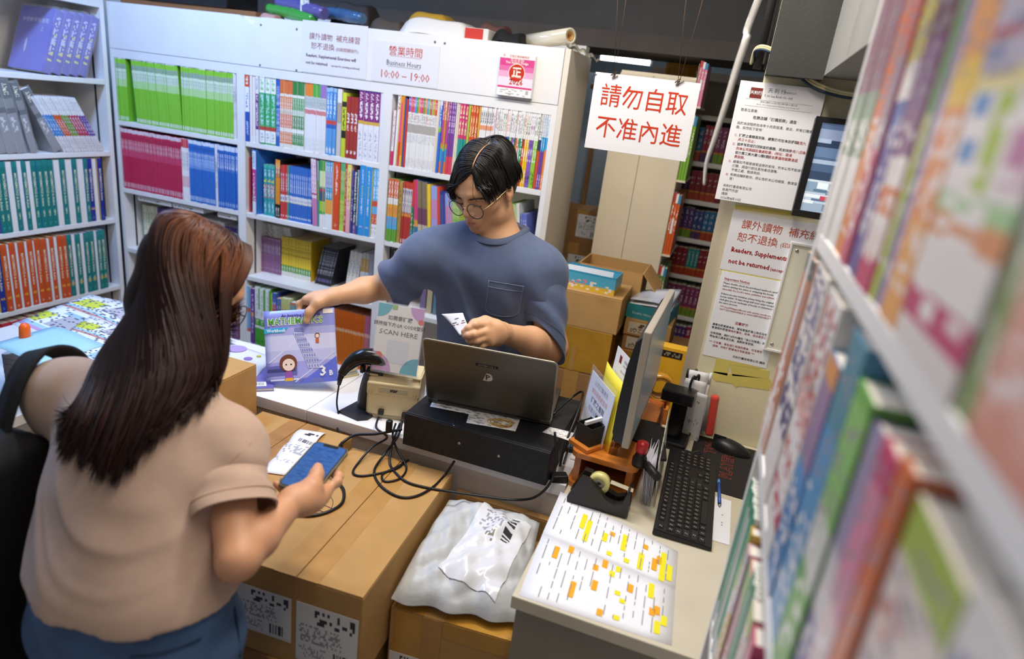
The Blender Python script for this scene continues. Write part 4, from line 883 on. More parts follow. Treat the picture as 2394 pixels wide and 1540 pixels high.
lettering('正',wp*0.27,MATS['cream print'],pl,wp*0.52,hp*0.57,0.0008,bold=0.03)
letters([('2026',wp*0.2,wp*0.53,hp*0.345,'CENTER',0.02)],M_pr,pl,0.0005)
letters([('本店誓保',wp*0.1,wp*0.5,hp*0.86),("This Store's Pledge",wp*0.085,wp*0.5,hp*0.80,'CENTER',0.02),('NO FAKES',wp*0.06,wp*0.52,hp*0.47,'CENTER',0.02)],MATS['cream print'],pl,0.0006)
letters([('正版正貨承諾商店',wp*0.07,wp*0.55,hp*0.945),('©',wp*0.1,wp*0.12,hp*0.95)],M_pr,pl,0.0005)

# hanging sign with its cords
S0,S1,S2=at(1366,344,y=1.98),at(1596,375,y=1.98),at(1388,174,y=1.98)
ws,hs=0.297,0.21
hg=thing('hanging_sign','laminated keep out sign in red characters hanging on cords','sign',frame(S0,Xp,Zp))
MB().cbox((0,0,-0.0009),(ws,hs,0),0.0003).build('sheet',M_laminate,hg)
letters([('請勿自取',0.066,ws*0.5,hs*0.70,'CENTER',0.0,0.95),('不准內進',0.066,ws*0.5,hs*0.29,'CENTER',0.0,0.95)],M_redink,hg,0.0006)
M_cord=mat('brown cord','#6a5340',0.9)
for (bx,tops) in ((0.055,((0.02,0),(0.075,0))),(0.235,((0.2,0),(0.30,0)))):
    for k,(tx,_) in enumerate(tops):
        MB().tube([(bx+0.002*k,hs-0.012,0.0012),(bx*0.6+tx*0.4,hs+0.18,0.05),(tx,2.749-S0.z,0.14)],0.0009,5).build('cord',M_cord,hg)
MB().tube(smooth_path([(0.045,hs-0.004,0.001),(0.06,hs+0.006,0.002),(0.05,hs-0.012,0.002),(0.066,hs-0.004,0.002)],5),0.0011,5).build('knot',M_cord,hg)
MB().tube(smooth_path([(0.226,hs-0.004,0.001),(0.24,hs+0.006,0.002),(0.23,hs-0.012,0.002),(0.25,hs+0.002,0.002)],5),0.0011,5).build('knot',M_cord,hg)
MB().tube(smooth_path([(0.004,hs-0.006,0.001),(-0.006,hs-0.012,0.002),(-0.007,hs-0.022,0.002),(-0.002,hs-0.028,0.001)],5),0.0008,5).build('wire_ring',M_blackm,hg)

# letters taped to the cream wall
YW=1.96
def on_wall(p,dy=0.001):return at(*p,y=YW-dy)
A,B_,C_=on_wall((1671,464),0.018),on_wall((1869,497),0.018),on_wall((1729,187),0.018)
n3=notice('notice_sheet','white company letter with a dark red seal pinned high on the cream wall','notice',Vector((A.x,YW-0.018,A.z)),Xp,Zp,0.213,C_.z-A.z,M_paper,group=None)
h3=C_.z-A.z
M_seal=mat('seal red','#7d2b26',0.6)
flat([rect(0.030,h3-0.040,0.060,h3-0.014)],M_seal,n3,name='seal')
letters([('天利行',0.010,0.045,h3-0.027,'CENTER',0.02)],M_paper,n3,0.0008)
letters([('天 利 行',0.0125,0.095,h3-0.018,'CENTER',0.01),('書局有限公司',0.005,0.128,h3-0.019),('T. H. Lee Book Co., Ltd.',0.0072,0.102,h3-0.031,'CENTER',0.02),('葵涌工業街 2-4 號力豐工業大廈 12 樓 E 室',0.005,0.106,h3-0.047),('Flat E, 12/F, Lifung Industrial Building, Kwai Chung, N.T.',0.0048,0.106,h3-0.054)],M_greyink,n3)
flat([rect(0.022,h3-0.0425,0.19,h3-0.0430),rect(0.022,h3-0.0595,0.19,h3-0.0600)],M_greyink,n3,name='rule')
letters([('致各位貴客:',0.0085,0.016,h3-0.072,'LEFT'),('佐敦店舖「訂購服務」通告',0.0092,0.106,h3-0.088,'CENTER',0.008),('由於本店租約在本年十月底屆滿，故此，所有訂購書',0.0083,0.014,h3-0.106,'LEFT'),('籍，將作如下安排：',0.0083,0.014,h3-0.117,'LEFT'),('訂購之書籍貨到後，顧客仍可在本店提取，',0.0083,0.026,h3-0.137,'LEFT',0.01),('逾時不取或仍然缺貨的書籍，將安排於',0.0083,0.026,h3-0.160,'LEFT',0.01),('號力豐工業大廈12樓E室)',0.0083,0.026,h3-0.182,'LEFT',0.01),('顧客如不願意接受這樣的安排，恕本公司不能接受',0.0083,0.026,h3-0.206,'LEFT'),('訂購，請自行前往其他書店選購。',0.0083,0.026,h3-0.217,'LEFT'),('不便之處，敬請見諒。',0.0083,0.026,h3-0.228,'LEFT'),('有關店舖新動向，將公告於本公司網頁，敬請留',0.0083,0.026,h3-0.241,'LEFT'),('意！',0.0083,0.026,h3-0.252,'LEFT'),('天利行書局有限公司',0.0085,0.014,h3-0.272,'LEFT'),('佐敦門市部',0.0085,0.014,h3-0.283,'LEFT'),('謹啟',0.0085,0.014,h3-0.294,'LEFT'),('2026年8月10日',0.0085,0.014,h3-0.305,'LEFT')],mat('soft black ink','#3a3a40',0.6),n3)
letters([('1)',0.0083,0.014,h3-0.137,'LEFT'),('2)',0.0083,0.014,h3-0.160,'LEFT'),('3)',0.0083,0.014,h3-0.206,'LEFT'),('4)',0.0083,0.014,h3-0.241,'LEFT'),('直至九',0.0083,0.172,h3-0.137,'LEFT',0.01),('月三十日止；',0.0083,0.026,h3-0.148,'LEFT',0.01),('十月八日後',0.0083,0.160,h3-0.160,'LEFT',0.01),('到本公司葵興取書處取書，(地址：葵涌',0.0083,0.026,h3-0.171,'LEFT',0.01),('或自費選用順豐速遞',0.0083,0.112,h3-0.182,'LEFT',0.01),('費服務。',0.0083,0.026,h3-0.193,'LEFT',0.01)],mat('letter red ink','#b03a3a',0.6),n3)
A,C_=on_wall((1683,628)),on_wall((1712,492))
h4=C_.z-A.z
n4=notice('notice_sheet','laminated no returns notice in red print half behind the white board','notice',A,Xp,Zp,0.29,h4,M_laminate)
letters([('課外讀物  補充練習',0.0275,0.030,h4*0.80,'LEFT'),('恕不退換',0.0275,0.026,h4*0.585,'LEFT'),('(印刷問題除外)',0.0165,0.142,h4*0.57,'LEFT')],mat('rust red ink','#b84a30',0.6),n4)
letters([('Readers, Supplemental Exercises will',0.0185,0.018,h4*0.365,'LEFT',0.03,0.93),('not be returned',0.0185,0.018,h4*0.165,'LEFT',0.03,0.93),('(except for printing problems)',0.0125,0.133,h4*0.15,'LEFT',0.02)],mat('crimson ink','#9c2426',0.6),n4)
A,C_=on_wall((1647,800)),on_wall((1688,632))
h5=0.262
n5=notice('notice_sheet','white important notice sheet in small print low on the cream wall','notice',Vector((A.x+0.002,A.y,C_.z-h5)),Xp,Zp,0.184,h5,M_paper)
letters([('Important Notice',0.0098,0.012,h5-0.021,'LEFT',0.02),('especially the book\'s name, publisher and edition.',0.0073,0.012,h5-0.052,'LEFT',0.015),('*** Used/Wrapped/Books with written words are',0.0070,0.018,h5-0.105,'LEFT',0.015),('NOT EXCHANGABLE or NON REFUNDABLE ***',0.0070,0.018,h5-0.113,'LEFT',0.015),('溫馨提示',0.0095,0.088,h5-0.146,'CENTER',0.01),('課本的書名，版本，冊次是否正確。',0.0078,0.055,h5-0.172,'LEFT',0.01),('*** 已包書，寫名或使用過的課本，均不接受',0.0078,0.010,h5-0.216,'LEFT',0.01),('退換，所有訂購課本亦不設退換 ***',0.0078,0.022,h5-0.227,'LEFT',0.01)],MATS['crimson ink'],n5)
letters([('Please double check the purchased textbook carefully',0.0073,0.012,h5-0.034,'LEFT',0.015),('before writing the name or wrapping the books',0.0073,0.012,h5-0.043,'LEFT',0.015),('If there are any mistakes, please bring the original',0.0073,0.012,h5-0.066,'LEFT',0.015),('books within 14 days along with your sales receipt. We',0.0073,0.012,h5-0.075,'LEFT',0.015),('shall give you an exchange of books or stationery with',0.0073,0.012,h5-0.084,'LEFT',0.015),('the same amount.',0.0073,0.012,h5-0.093,'LEFT',0.015),('貴客在購買課本後，請不要急於寫上姓名及包書，細',0.0078,0.008,h5-0.162,'LEFT',0.01),('意清楚所購買',0.0078,0.008,h5-0.172,'LEFT',0.01),('如有問題，請於14天內攜同「本公司發票」換回同',0.0078,0.008,h5-0.189,'LEFT',0.01),('等價值之課本或文具，逾期恕不受理。',0.0078,0.008,h5-0.199,'LEFT',0.01),('天利行書局有限公司 謹啟',0.0082,0.085,h5-0.248,'LEFT',0.01)],M_ink,n5)
flat([rect(0.012,h5-0.0265,0.083,h5-0.0270)],MATS['crimson ink'],n5,name='underline')
# masking tape left on the wall
wn=[o for o in bpy.data.objects if o.name=='wall_notice'][0]
M_mask=mat('yellowed masking tape','#d8c768',0.55,var=0.05,vscale=20)
def tape_patch(pts):
    q=[on_wall(p,0.0008) for p in pts]
    MB().add([(v.x,YW-0.0008,v.z) for v in q]+[(v.x,YW,v.z) for v in q],[tuple(range(len(q)))]+[(i,(i+1) % len(q),len(q)+(i+1) % len(q),len(q)+i) for i in range(len(q))]).build('tape_strip',M_mask,wn)
tape_patch([(1672,800),(1698,798),(1742,814),(1790,822),(1783,838),(1680,820)])
tape_patch([(1675,818),(1783,836),(1778,862),(1706,852),(1700,878),(1666,870),(1672,850)])
tape_patch([(1706,853),(1800,866),(1796,885),(1712,878)])
tape_patch([(1669,868),(1712,874),(1800,886),(1806,898),(1798,912),(1742,904),(1728,902),(1720,906),(1712,896),(1672,890),(1664,880)])
for p,q,r,s in (((1718,488),(1905,512),(1907,502),(1719,478)),((1684,640),(1836,668),(1838,655),(1688,629))):tape_patch([q,r,s,p][::-1])
# small white board
A,B_=on_wall((1787,818),0.012),on_wall((1850,565),0.012)
hb=B_.z-A.z;x0=A.x-0.004
wb=thing('white_board','white framed board screwed to the cream wall beside the notices','board',T(x0,YW,A.z))
MB().box((0.006,-0.010,0.006),(0.40,-0.0005,hb-0.006)).build('panel',mat('board face','#e9e4cf',0.35),wb)
for lo,hi in (((0,-0.013,0),(0.406,-0.0005,0.007)),((0,-0.013,hb-0.007),(0.406,-0.0005,hb)),((0,-0.013,0.0071),(0.0062,-0.0005,hb-0.0071)),((0.3998,-0.013,0.0071),(0.406,-0.0005,hb-0.0071))):MB().cbox(lo,hi,0.001).build('frame_rail',M_white,wb)
for z in (0.022,hb-0.022):MB().lathe([(0.0045,0),(0.0045,0.0012),(0.002,0.002)],12).build('screw',M_steel,wb,T(0.02,-0.010,z)@RX(90))

# wall monitor showing the shop cameras
YM=1.86
A,B_,C_=at(1850,503,y=YM),at(1905,517,y=YM),at(1912,270,y=YM)
hm=C_.z-A.z
mo=thing('wall_monitor','black wall monitor showing bluish camera pictures beside the notices','monitor',T(A.x,YM,A.z)@RX(-4))
MB().cbox((0,0.001,0),(0.42,0.035,hm),0.004).build('housing',M_black,mo)
b=0.017
for lo,hi in (((0,-0.003,0),(0.42,0.001,b)),((0,-0.003,hm-b*0.8),(0.42,0.001,hm)),((0,-0.003,b),(b,0.001,hm-b*0.8)),((0.42-b,-0.003,b),(0.42,0.001,hm-b*0.8))):MB().cbox(lo,hi,0.001).build('bezel',M_black,mo)
sc=print_mat('camera picture',[(0,'#93a8bd'),(0.10,'#b4c3d2'),(0.22,'#7f97ae'),(0.36,'#33445e'),(0.46,'#4a6080'),(0.62,'#60779a'),(0.80,'#8897b4'),(0.93,'#56698a')],
    [(0.02,0.34,0.0,0.6,'#dbe4ea',9,9,.28),(0.02,0.34,0.05,0.6,'#56708c',12,7,.25),(0.40,0.90,0.0,0.55,'#2c3c56',6,5,.35),(0.50,0.92,0.0,0.5,'#9fb0c8',9,6,.2),(0.34,0.365,0.0,1.0,'#c4d0dc',1,1,1.0),(0.14,0.19,0.10,0.22,'#b8485a',1,1,1.0)],rough=0.2)
nt=sc.node_tree;bs=nt.nodes['Principled BSDF'];lk=bs.inputs['Base Color'].links[0];nt.links.new(lk.from_socket,bs.inputs['Emission Color']);bs.inputs['Emission Strength'].default_value=0.6
MB().box((b,-0.0005,b),(0.42-b,0.0008,hm-b*0.8)).build('screen',sc,mo)
MB().box((0.11,0.035,hm*0.35),(0.2,0.095,hm*0.6)).build('wall_bracket',M_blackm,mo)

# white plastic strip hanging down and the loose cable bundle
q=[at(1775,-6,d=1.30),at(1745,90,d=1.31),at(1722,160,d=1.32),at(1698,240,d=1.33),at(1672,320,d=1.34),at(1652,380,d=1.345),at(1646,432,d=1.35)]
q=[q[0]+Vector((0.10,0,0.50))]+q
sp_=smooth_path(q,6);wd_=[0.006+0.003*math.sin(i/len(sp_)*3.1) for i in range(len(sp_))]
b=MB();vs_=[]
for i,p in enumerate(sp_):
    t_=i/len(sp_);r_=Vector((math.cos(0.3+t_*0.9),math.sin(0.3+t_*0.9),0))*wd_[i];n_=Vector((-r_.y,r_.x,0)).normalized()*0.0018
    vs_+=[p-r_,p+n_,p+r_,p-n_*0.2]
fs_=[(4*i+k,4*i+(k+1) % 4,4*i+4+(k+1) % 4,4*i+4+k) for i in range(len(sp_)-1) for k in range(4)]+[(3,2,1,0),tuple(4*(len(sp_)-1)+k for k in range(4))]
b.add(vs_,fs_,0,True);o=b.build('plastic_strip',mat('white plastic strip','#e8e6e4',0.4));tag(o,'white plastic strip dangling from the ceiling beside the hanging sign','strip')
for k,(c_,lb) in enumerate((('#d9cfa0','yellowed cable looping above the company letter'),('#c9c08e','pale cable looping beside the yellowed one'),('#22344a','dark blue cable drooping above the company letter'))):
    dz=-0.006*k
    cable('cable',[at(1755+k*3,150-k*4,y=1.97),at(1768,112+k*3,y=1.945),at(1800,112+k*5,y=1.935),at(1850,148+k*6,y=1.93),at(1900,188+k*8,y=1.925),at(1960,212+k*6,y=1.92),at(2040,224+k*5,y=1.90),at(2120,228+k*4,y=1.88)],0.0035 if k<2 else 0.0042,mat('cable '+c_,c_,0.5),lb)
for k,px in enumerate((1792,1818)):
    A=at(px,60,y=1.975);o=MB().tube([(A.x,1.972,1.99),(A.x+0.001,1.972,2.749)],0.011,12).build('pipe',M_dark);tag(o,'dark vertical pipe above the company letter, %s of two' % ('left' if k==0 else 'right'),'pipe')
# ------------------------------------------------------------------ things on the counter
# cash drawer
M_dusty=mat('dusty black metal','#171719',0.62,var=0.5,vscale=55,bump=0.08,bscale=300)
dr=thing('cash_drawer','dusty black cash drawer under the open laptop','cash drawer',T(-0.484,1.412,ZC))
MB().cbox((-0.201,0.006,0.002),(0.201,0.345,0.10),0.003).build('case',M_dusty,dr)
MB().cbox((-0.201,0.0,0.006),(0.201,0.0058,0.0985),0.002).build('front_plate',M_dusty,dr)
for x,z in ((-0.04,0.056),(0.07,0.052)):MB().lathe([(0.004,0),(0.004,0.001),(0.002,0.002)],12).build('rivet',mat('brass rivet','#a89a86',0.4,metal=0.8),dr,T(x,0,z)@RX(90))
for x in (-0.18,0.18):
    for y in (0.02,0.32):MB().lathe([(0.008,0),(0.008,0.002)],10).build('foot',M_blackm,dr,T(x,y,0))
# receipts and rubber bands on the drawer
def paper(name,label,corners,m,cat='paper',wave=0.002,n=8,t=0.0004,group=None,z0=None):
    """sheet through four corners (front left, front right, back right, back left), gently curled"""
    a,b,c,d=[Vector(p) for p in corners]
    def fn(u,v):
        p=(a*(1-u)+b*u)*(1-v)+(d*(1-u)+c*u)*v
        return p+Vector((0,0,wave*(math.sin(3.1*u)*math.sin(2.6*v+0.3))+t))
    o=MB().sheet(fn,n,n,t).build(name,m);
    return tag(o,label,cat,group)
ZD=ZC+0.1005
M_rcpt=print_mat('receipt print',[(0,'#efeeee')],[(0.1,0.9,0.1,0.9,'#a6a6aa',18,12,.28)],axis='Y',across='X',rough=0.6)
paper('receipt','white receipt half under the laptop on the cash drawer',[at(1005,950,z=ZD),at(1130,975,z=ZD),at(1145,940,z=ZD),at(1018,925,z=ZD)],M_rcpt,'receipt')
paper('receipt','white receipt under the yellow rubber bands',[at(1090,988,z=ZD),at(1205,1008,z=ZD),at(1218,975,z=ZD),at(1100,955,z=ZD)],M_rcpt,'receipt')
paper('receipt','cream slip at the right end of the cash drawer',[at(1268,1010,z=ZD),at(1330,1030,z=ZD),at(1342,1012,z=ZD),at(1285,998,z=ZD)],M_rcpt,'receipt')
M_rub=mat('yellow rubber','#cfa22e',0.5)
rb_c=at(1172,992,z=ZD)
for k in range(4):
    rx_,ry_=0.033-0.004*k,0.020-0.002*(k % 3);a0=0.3*k;cx_,cy_=rb_c.x-0.006+0.005*k,rb_c.y+0.003*(k % 2)
    o=MB().tube([(cx_+rx_*math.cos(t)*math.cos(a0)-ry_*math.sin(t)*math.sin(a0),cy_+rx_*math.cos(t)*math.sin(a0)+ry_*math.sin(t)*math.cos(a0),ZD+0.0022+0.0021*k+0.0006*math.sin(3*t+k)) for t in [2*math.pi*i/32 for i in range(32)]],0.0010,6,closed=True).build('rubber_band',M_rub)
    tag(o,'yellow rubber band in the loop on the cash drawer receipt','rubber band','rubber bands on the cash drawer')
o=MB().tube(smooth_path([at(1062,968,z=ZD+.001),at(1057,985,z=ZD+.001),at(1062,995,z=ZD+.001),at(1068,985,z=ZD+.001),at(1064,972,z=ZD+.001),at(1061,988,z=ZD+.001)],5),0.0006,6).build('paper_clip',M_steel);tag(o,'steel paper clip on the cash drawer','paper clip')

# laptop, its lid back towards the camera
H0,H1=at(1000,928,z=1.047),at(1288,985,z=1.047)
ex=(H1-H0).normalized();wl=(H1-H0).length
LU=Vector((0.010,-0.090,0.203));LU=(LU-ex*LU.dot(ex)).normalized();hl=0.222
lp=thing('laptop','open grey laptop with its lid turned to the camera','laptop',frame(H0,ex,Vector((0,0,1)).cross(ex)))
inv=lp.matrix_basis.inverted()
M_lid=mat('dark grey laptop lid','#5b564c',0.38,metal=0.5,var=0.04,vscale=60)
lidM=inv@frame(H0,ex,LU)     # local: x along hinge, y up the lid, z towards the viewer
def rounded(w,h,r,n=5):
    P=[]
    for cx,cy,a in ((w-r,h-r,0),(r,h-r,90),(r,r,180),(w-r,r,270)):
        P+=[(cx+r*math.cos(math.radians(a+90*k/n)),cy+r*math.sin(math.radians(a+90*k/n))) for k in range(n+1)]
    return P
lid=MB().prism(rounded(wl,hl,0.012),0.0052,0,-0.0026).build('lid',M_lid,lp,lidM)
MB().tube([(x,y,0.0004) for x,y in rounded(wl,hl,0.012)],0.0029,6,closed=True).build('rim',mat('light laptop rim','#9a9386',0.35,metal=0.6),lid)
MB().box((0.01,0.012,-0.0032),(wl-0.01,hl-0.008,-0.0026)).build('screen',mat('dark screen','#0c0d10',0.2,emit=0.0),lid)
MB().box((wl*0.40,hl*0.735,0.0026),(wl*0.40+0.058,hl*0.735+0.0085,0.0031)).build('name_strip',M_blackm,lid,RZ(0))
letters([('NOTEBOOK 2',0.0072,wl*0.40+0.029,hl*0.735+0.0042)],mat('strip letters','#a8a8a0',0.5),lid,0.0034)
lg=flat([[(wl*0.49+x,hl*0.57+y) for x,y in ((-0.012,-0.014),(0.004,-0.014),(0.011,-0.010),(0.014,-0.002),(0.012,0.008),(0.006,0.014),(-0.003,0.014))]],mat('logo silver','#cfcac2',0.35),lid,0.0028,'logo')
letters([('P',0.026,wl*0.49+0.001,hl*0.57-0.001,'CENTER',0.03)],mat('logo dark','#3e3a34',0.4),lid,0.0031)
MB().cbox((0,0.004,-0.014),(wl,0.23,0.0),0.003).build('base',M_lid,lp)
MB().box((0.02,0.02,0.0),(wl-0.02,0.12,0.0012)).build('keyboard',M_blackm,lp)
MB().tube([(0.03,0.0,-0.002),(wl-0.03,0.0,-0.002)],0.0045,10).build('hinge',M_black,lp)

# receipt printer
M_beige=mat('yellowed beige plastic','#d3c196',0.45,var=0.04,vscale=10)
M_beige2=mat('beige plastic base','#b9ab8a',0.5,var=0.04,vscale=10)
p0,p1=at(868,972,z=ZC),at(962,990,z=ZC)
pc=(p0+p1)/2
pr=thing('receipt_printer','yellowed beige receipt printer under the acrylic code stand','printer',T(pc.x,pc.y,ZC)@RZ(18))
prof=[(-0.072,0.012),(-0.072,0.07),(-0.064,0.108),(-0.050,0.128),(0.05,0.128),(0.075,0.11),(0.075,0.012)]
b=MB().prism([(y,z) for y,z in prof],0.148);b.xf(T(-0.074,0.07,0)@Matrix(((0,0,1,0),(1,0,0,0),(0,1,0,0),(0,0,0,1))))
bm_=bmesh.new();me_=b.mesh('t',M_beige);bm_.from_mesh(me_);bmesh.ops.bevel(bm_,geom=list(bm_.edges),offset=0.004,segments=2,affect='EDGES');b2=MB().bm(bm_)
b2.build('housing',M_beige,pr)
MB().cbox((-0.066,0.002,0.0),(0.066,0.135,0.013),0.003).build('base',M_beige2,pr)
MB().cbox((-0.0752,-0.0035,0.075),(0.0752,0.02,0.112),0.004).build('front_cover',M_beige,pr,T(0,0.001,0)@RX(0))
MB().box((-0.040,-0.0040,0.086),(0.042,-0.0030,0.100)).build('name_plate',mat('name plate grey','#b9b093',0.4),pr)
letters([('star',0.014,0.0,0.0,'CENTER',0.03)],M_ink,pr,0.0,M=T(0.002,-0.0045,0.093)@RX(90))
for x in (-0.068,-0.060,0.058,0.066):MB().box((x-0.0015,-0.0042,0.080),(x+0.0015,-0.0033,0.088)).build('indicator',M_beige2,pr)
for x in (-0.060,0.062):MB().cbox((x-0.012,0.012,0.1265),(x+0.012,0.03,0.131),0.001).build('latch',M_beige,pr)
MB().box((-0.04,0.0005,0.016),(0.055,0.0018,0.034)).build('port_panel',mat('port panel','#9aa89a',0.4),pr)
MB().cbox((-0.038,-0.012,0.016),(-0.022,0.0,0.032),0.002).build('plug',M_black,pr)
MB().cbox((0.03,-0.014,0.012),(0.046,0.0,0.03),0.002).build('plug',M_black,pr)

# acrylic stand with the order sheet (its square code is left blank)
q0,q1,q2=at(868,862,y=1.515),at(973,880,y=1.545),at(905,709,y=1.55)
ex=(q1-q0).normalized();upq=q2-q0;upq=(upq-ex*upq.dot(ex));hq=upq.length
wq=(q1-q0).length
qs=thing('acrylic_stand','clear acrylic stand with an order sheet headed scan here','sign stand',frame(q0,ex,upq))
M_acr=mat('clear acrylic','#f6fbff',0.04,alpha=0.10,spec=0.8)
MB().cbox((-0.003,-0.004,-0.004),(wq+0.003,hq+0.004,-0.0022),0.0006).build('acrylic_back',M_acr,qs)
MB().cbox((-0.003,-0.004,0.0008),(wq+0.003,hq+0.004,0.0024),0.0006).build('acrylic_front',M_acr,qs)
MB().cbox((0.0,-0.006,-0.05),(wq,-0.0042,0.0024),0.0006).build('acrylic_foot',M_acr,qs)
sh=MB().box((0,0,-0.0014),(wq,hq,0)).build('order_sheet',M_paper,qs)
letters([('如需要訂購',wq*0.108,wq*0.5,hq*0.80,'CENTER',0.012),('請掃描下方QR CODE登記',wq*0.098,wq*0.5,hq*0.70,'CENTER',0.012),('SCAN HERE',wq*0.15,wq*0.5,hq*0.585,'CENTER',0.0,1.08)],mat('charcoal ink','#3c3c42',0.6),sh,0.0003)
flat([rect(wq*0.28,hq*0.14,wq*0.76,hq*0.48)],mat('pale code panel','#dfe4f2',0.6),sh,0.0002,'code_panel')
def arc_fill(cx,cy,r,a0,a1):return [(cx,cy)]+[(cx+r*math.cos(math.radians(a0+(a1-a0)*k/12)),cy+r*math.sin(math.radians(a0+(a1-a0)*k/12))) for k in range(13)]
flat([arc_fill(0.0,hq,wq*0.30,-90,0),],mat('turquoise print','#4fb8cf',0.6),sh,0.0002,'print')
flat([arc_fill(wq,0.0,wq*0.38,90,180)],MATS['turquoise print'],sh,0.0002,'print')
flat([arc_fill(wq,hq,wq*0.30,180,270)],mat('lilac print','#cf9fdc',0.6),sh,0.0002,'print');flat([arc_fill(0.0,0.0,wq*0.42,0,90)],MATS['lilac print'],sh,0.0002,'print')
flat([disc(wq*0.95,hq*0.80,wq*0.06)],mat('coral print','#e0604a',0.6),sh,0.0003,'print');flat([disc(wq*0.12,hq*0.23,wq*0.08)],MATS['coral print'],sh,0.0003,'print')
flat([rect(wq*0.30,hq*0.93,wq*0.42,hq)],mat('leaf print','#8fc46a',0.6),sh,0.0003,'print')

# handheld scanner on its goose neck stand
M_gun=mat('charcoal rubbery plastic','#26262a',0.42)
sb=at(832,972,z=ZC)
ss=thing('scanner_stand','charcoal goose neck stand holding the barcode scanner','stand',T(sb.x,sb.y+0.045,ZC))
b=MB().prism([(-0.05,-0.055),(0.02,-0.07),(0.042,-0.05),(0.048,0.05),(0.03,0.07),(-0.035,0.06)],0.008);b.build('base_plate',M_gun,ss)
MB().tube(smooth_path([(0.002,0.012,0.006),(0.0,0.012,0.045),(0.006,0.008,0.09),(0.018,-0.002,0.128),(0.03,-0.006,0.142)],6),[0.030-0.016*min(1,i/22) for i in range(25)],14).build('neck',M_gun,ss)
MB().tube([(0.012,-0.012,0.135),(0.055,0.0,0.135)],0.012,12).build('cradle',M_gun,ss)
g0=Vector((sb.x,sb.y+0.045,ZC))
sg=thing('barcode_scanner','black handheld barcode scanner resting on its stand beside the workbook','scanner',T(*g0))
path=smooth_path([(-0.052,-0.045,0.118),(-0.040,-0.036,0.142),(-0.018,-0.024,0.166),(0.012,-0.010,0.176),(0.045,0.006,0.168),(0.062,0.014,0.158)],5)
rad=[0.012,0.0125,0.013,0.014,0.015,0.0165,0.018,0.019,0.020,0.021,0.022,0.0225,0.023,0.0235,0.024,0.024,0.0245,0.025,0.025,0.0252,0.0255,0.0258,0.0262,0.0265,0.025,0.019]
MB().tube(path,rad[:len(path)],16).build('body',mat('glossy black plastic','#161618',0.22),sg)
MB().tube([(-0.052,-0.045,0.118),(-0.056,-0.047,0.100),(-0.057,-0.049,0.085)],[0.0095,0.0075,0.0055],10).build('strain_relief',M_gun,sg)
MB().cbox((-0.004,-0.030,0.128),(0.006,-0.012,0.150),0.003).build('trigger',M_gun,sg)
cable('scanner_cable',[g0+Vector(p) for p in ((-0.057,-0.049,0.086),(-0.060,-0.052,0.03),(-0.046,-0.062,-0.005),(-0.040,-0.078,-0.028))]+[at(803,1056,z=0.908),at(795,1046,z=0.908)],0.0026,M_black,'thin black scanner cable hanging down in front of the counter')
# cream stapler behind the cable
st=at(800,885,z=ZC)
sl=thing('stapler','small cream stapler beside the lifted workbook','stapler',T(st.x,st.y+0.02,ZC)@RZ(62))
MB().cbox((-0.045,-0.011,0),(0.045,0.011,0.007),0.002).build('base',M_beige,sl);MB().cbox((-0.045,-0.010,0.014),(0.04,0.010,0.028),0.005).build('arm',M_beige,sl,RY(-4));MB().box((-0.043,-0.006,0.0071),(0.040,0.006,0.0135)).build('magazine',M_steel,sl)

# purple textbook and flyer lying on the counter
M_purp=print_mat('purple cover',[(0,'#6f63a8'),(0.3,'#8378bc'),(0.8,'#9a90cc')],[(0.1,0.35,0.1,0.5,'#c8c0e0',4,6,.3)],axis='Y',across='X',rough=0.3)
c0,c1,c2,c3=at(598,905,z=ZC),at(640,914,z=ZC),at(690,862,z=ZC),at(612,815,z=ZC)
ff=at(560,880,z=ZC+0.012)
bl=thing('textbook','purple textbook lying flat under the lifted workbook','textbook',T(c1.x,c1.y,ZC)@RZ(40))
b=MB().box((-0.20,0,0.0),(0.0,0.26,0.0015));b.box((-0.20,0,0.0095),(0.0,0.26,0.011));b.build('cover',M_purp,bl)
MB().box((-0.199,0.002,0.0016),(-0.002,0.258,0.0094)).build('pages',M_pages,bl)
flat([rect(-0.07,0.015,-0.02,0.045)],M_paper,bl,0.0113,'barcode_label');flat([rect(-0.068+0.004*i,0.02,-0.0665+0.004*i,0.042) for i in range(11)],M_ink,bl,0.0116,'barcode')
flat([[(-0.10,0.13),(-0.05,0.17),(-0.05,0.18),(-0.11,0.135),(-0.05,0.09),(-0.05,0.10)]],mat('dull pink print','#b8688c',0.5),bl,0.0113,'print')
pf=paper('flyer','white flyer with a purple print on the counter behind the woman',[at(520,850,z=ZC+.012),at(600,880,z=ZC+.012),at(640,835,z=ZC+.012),at(530,798,z=ZC+.012)],mat('flyer paper','#e6e6ee',0.4),'flyer')
for c_,r_,px in (('#b49ad0',0.030,(555,815)),('#8f74b8',0.014,(580,838)),('#c8c030',0.008,(605,832))):
    p=at(*px,z=ZC+0.0155);MB().add([(x,y,ZC+0.0158) for x,y in disc(p.x,p.y,r_,14)],[tuple(range(14))]).build('print',mat('flyer '+c_,c_,0.5),pf)

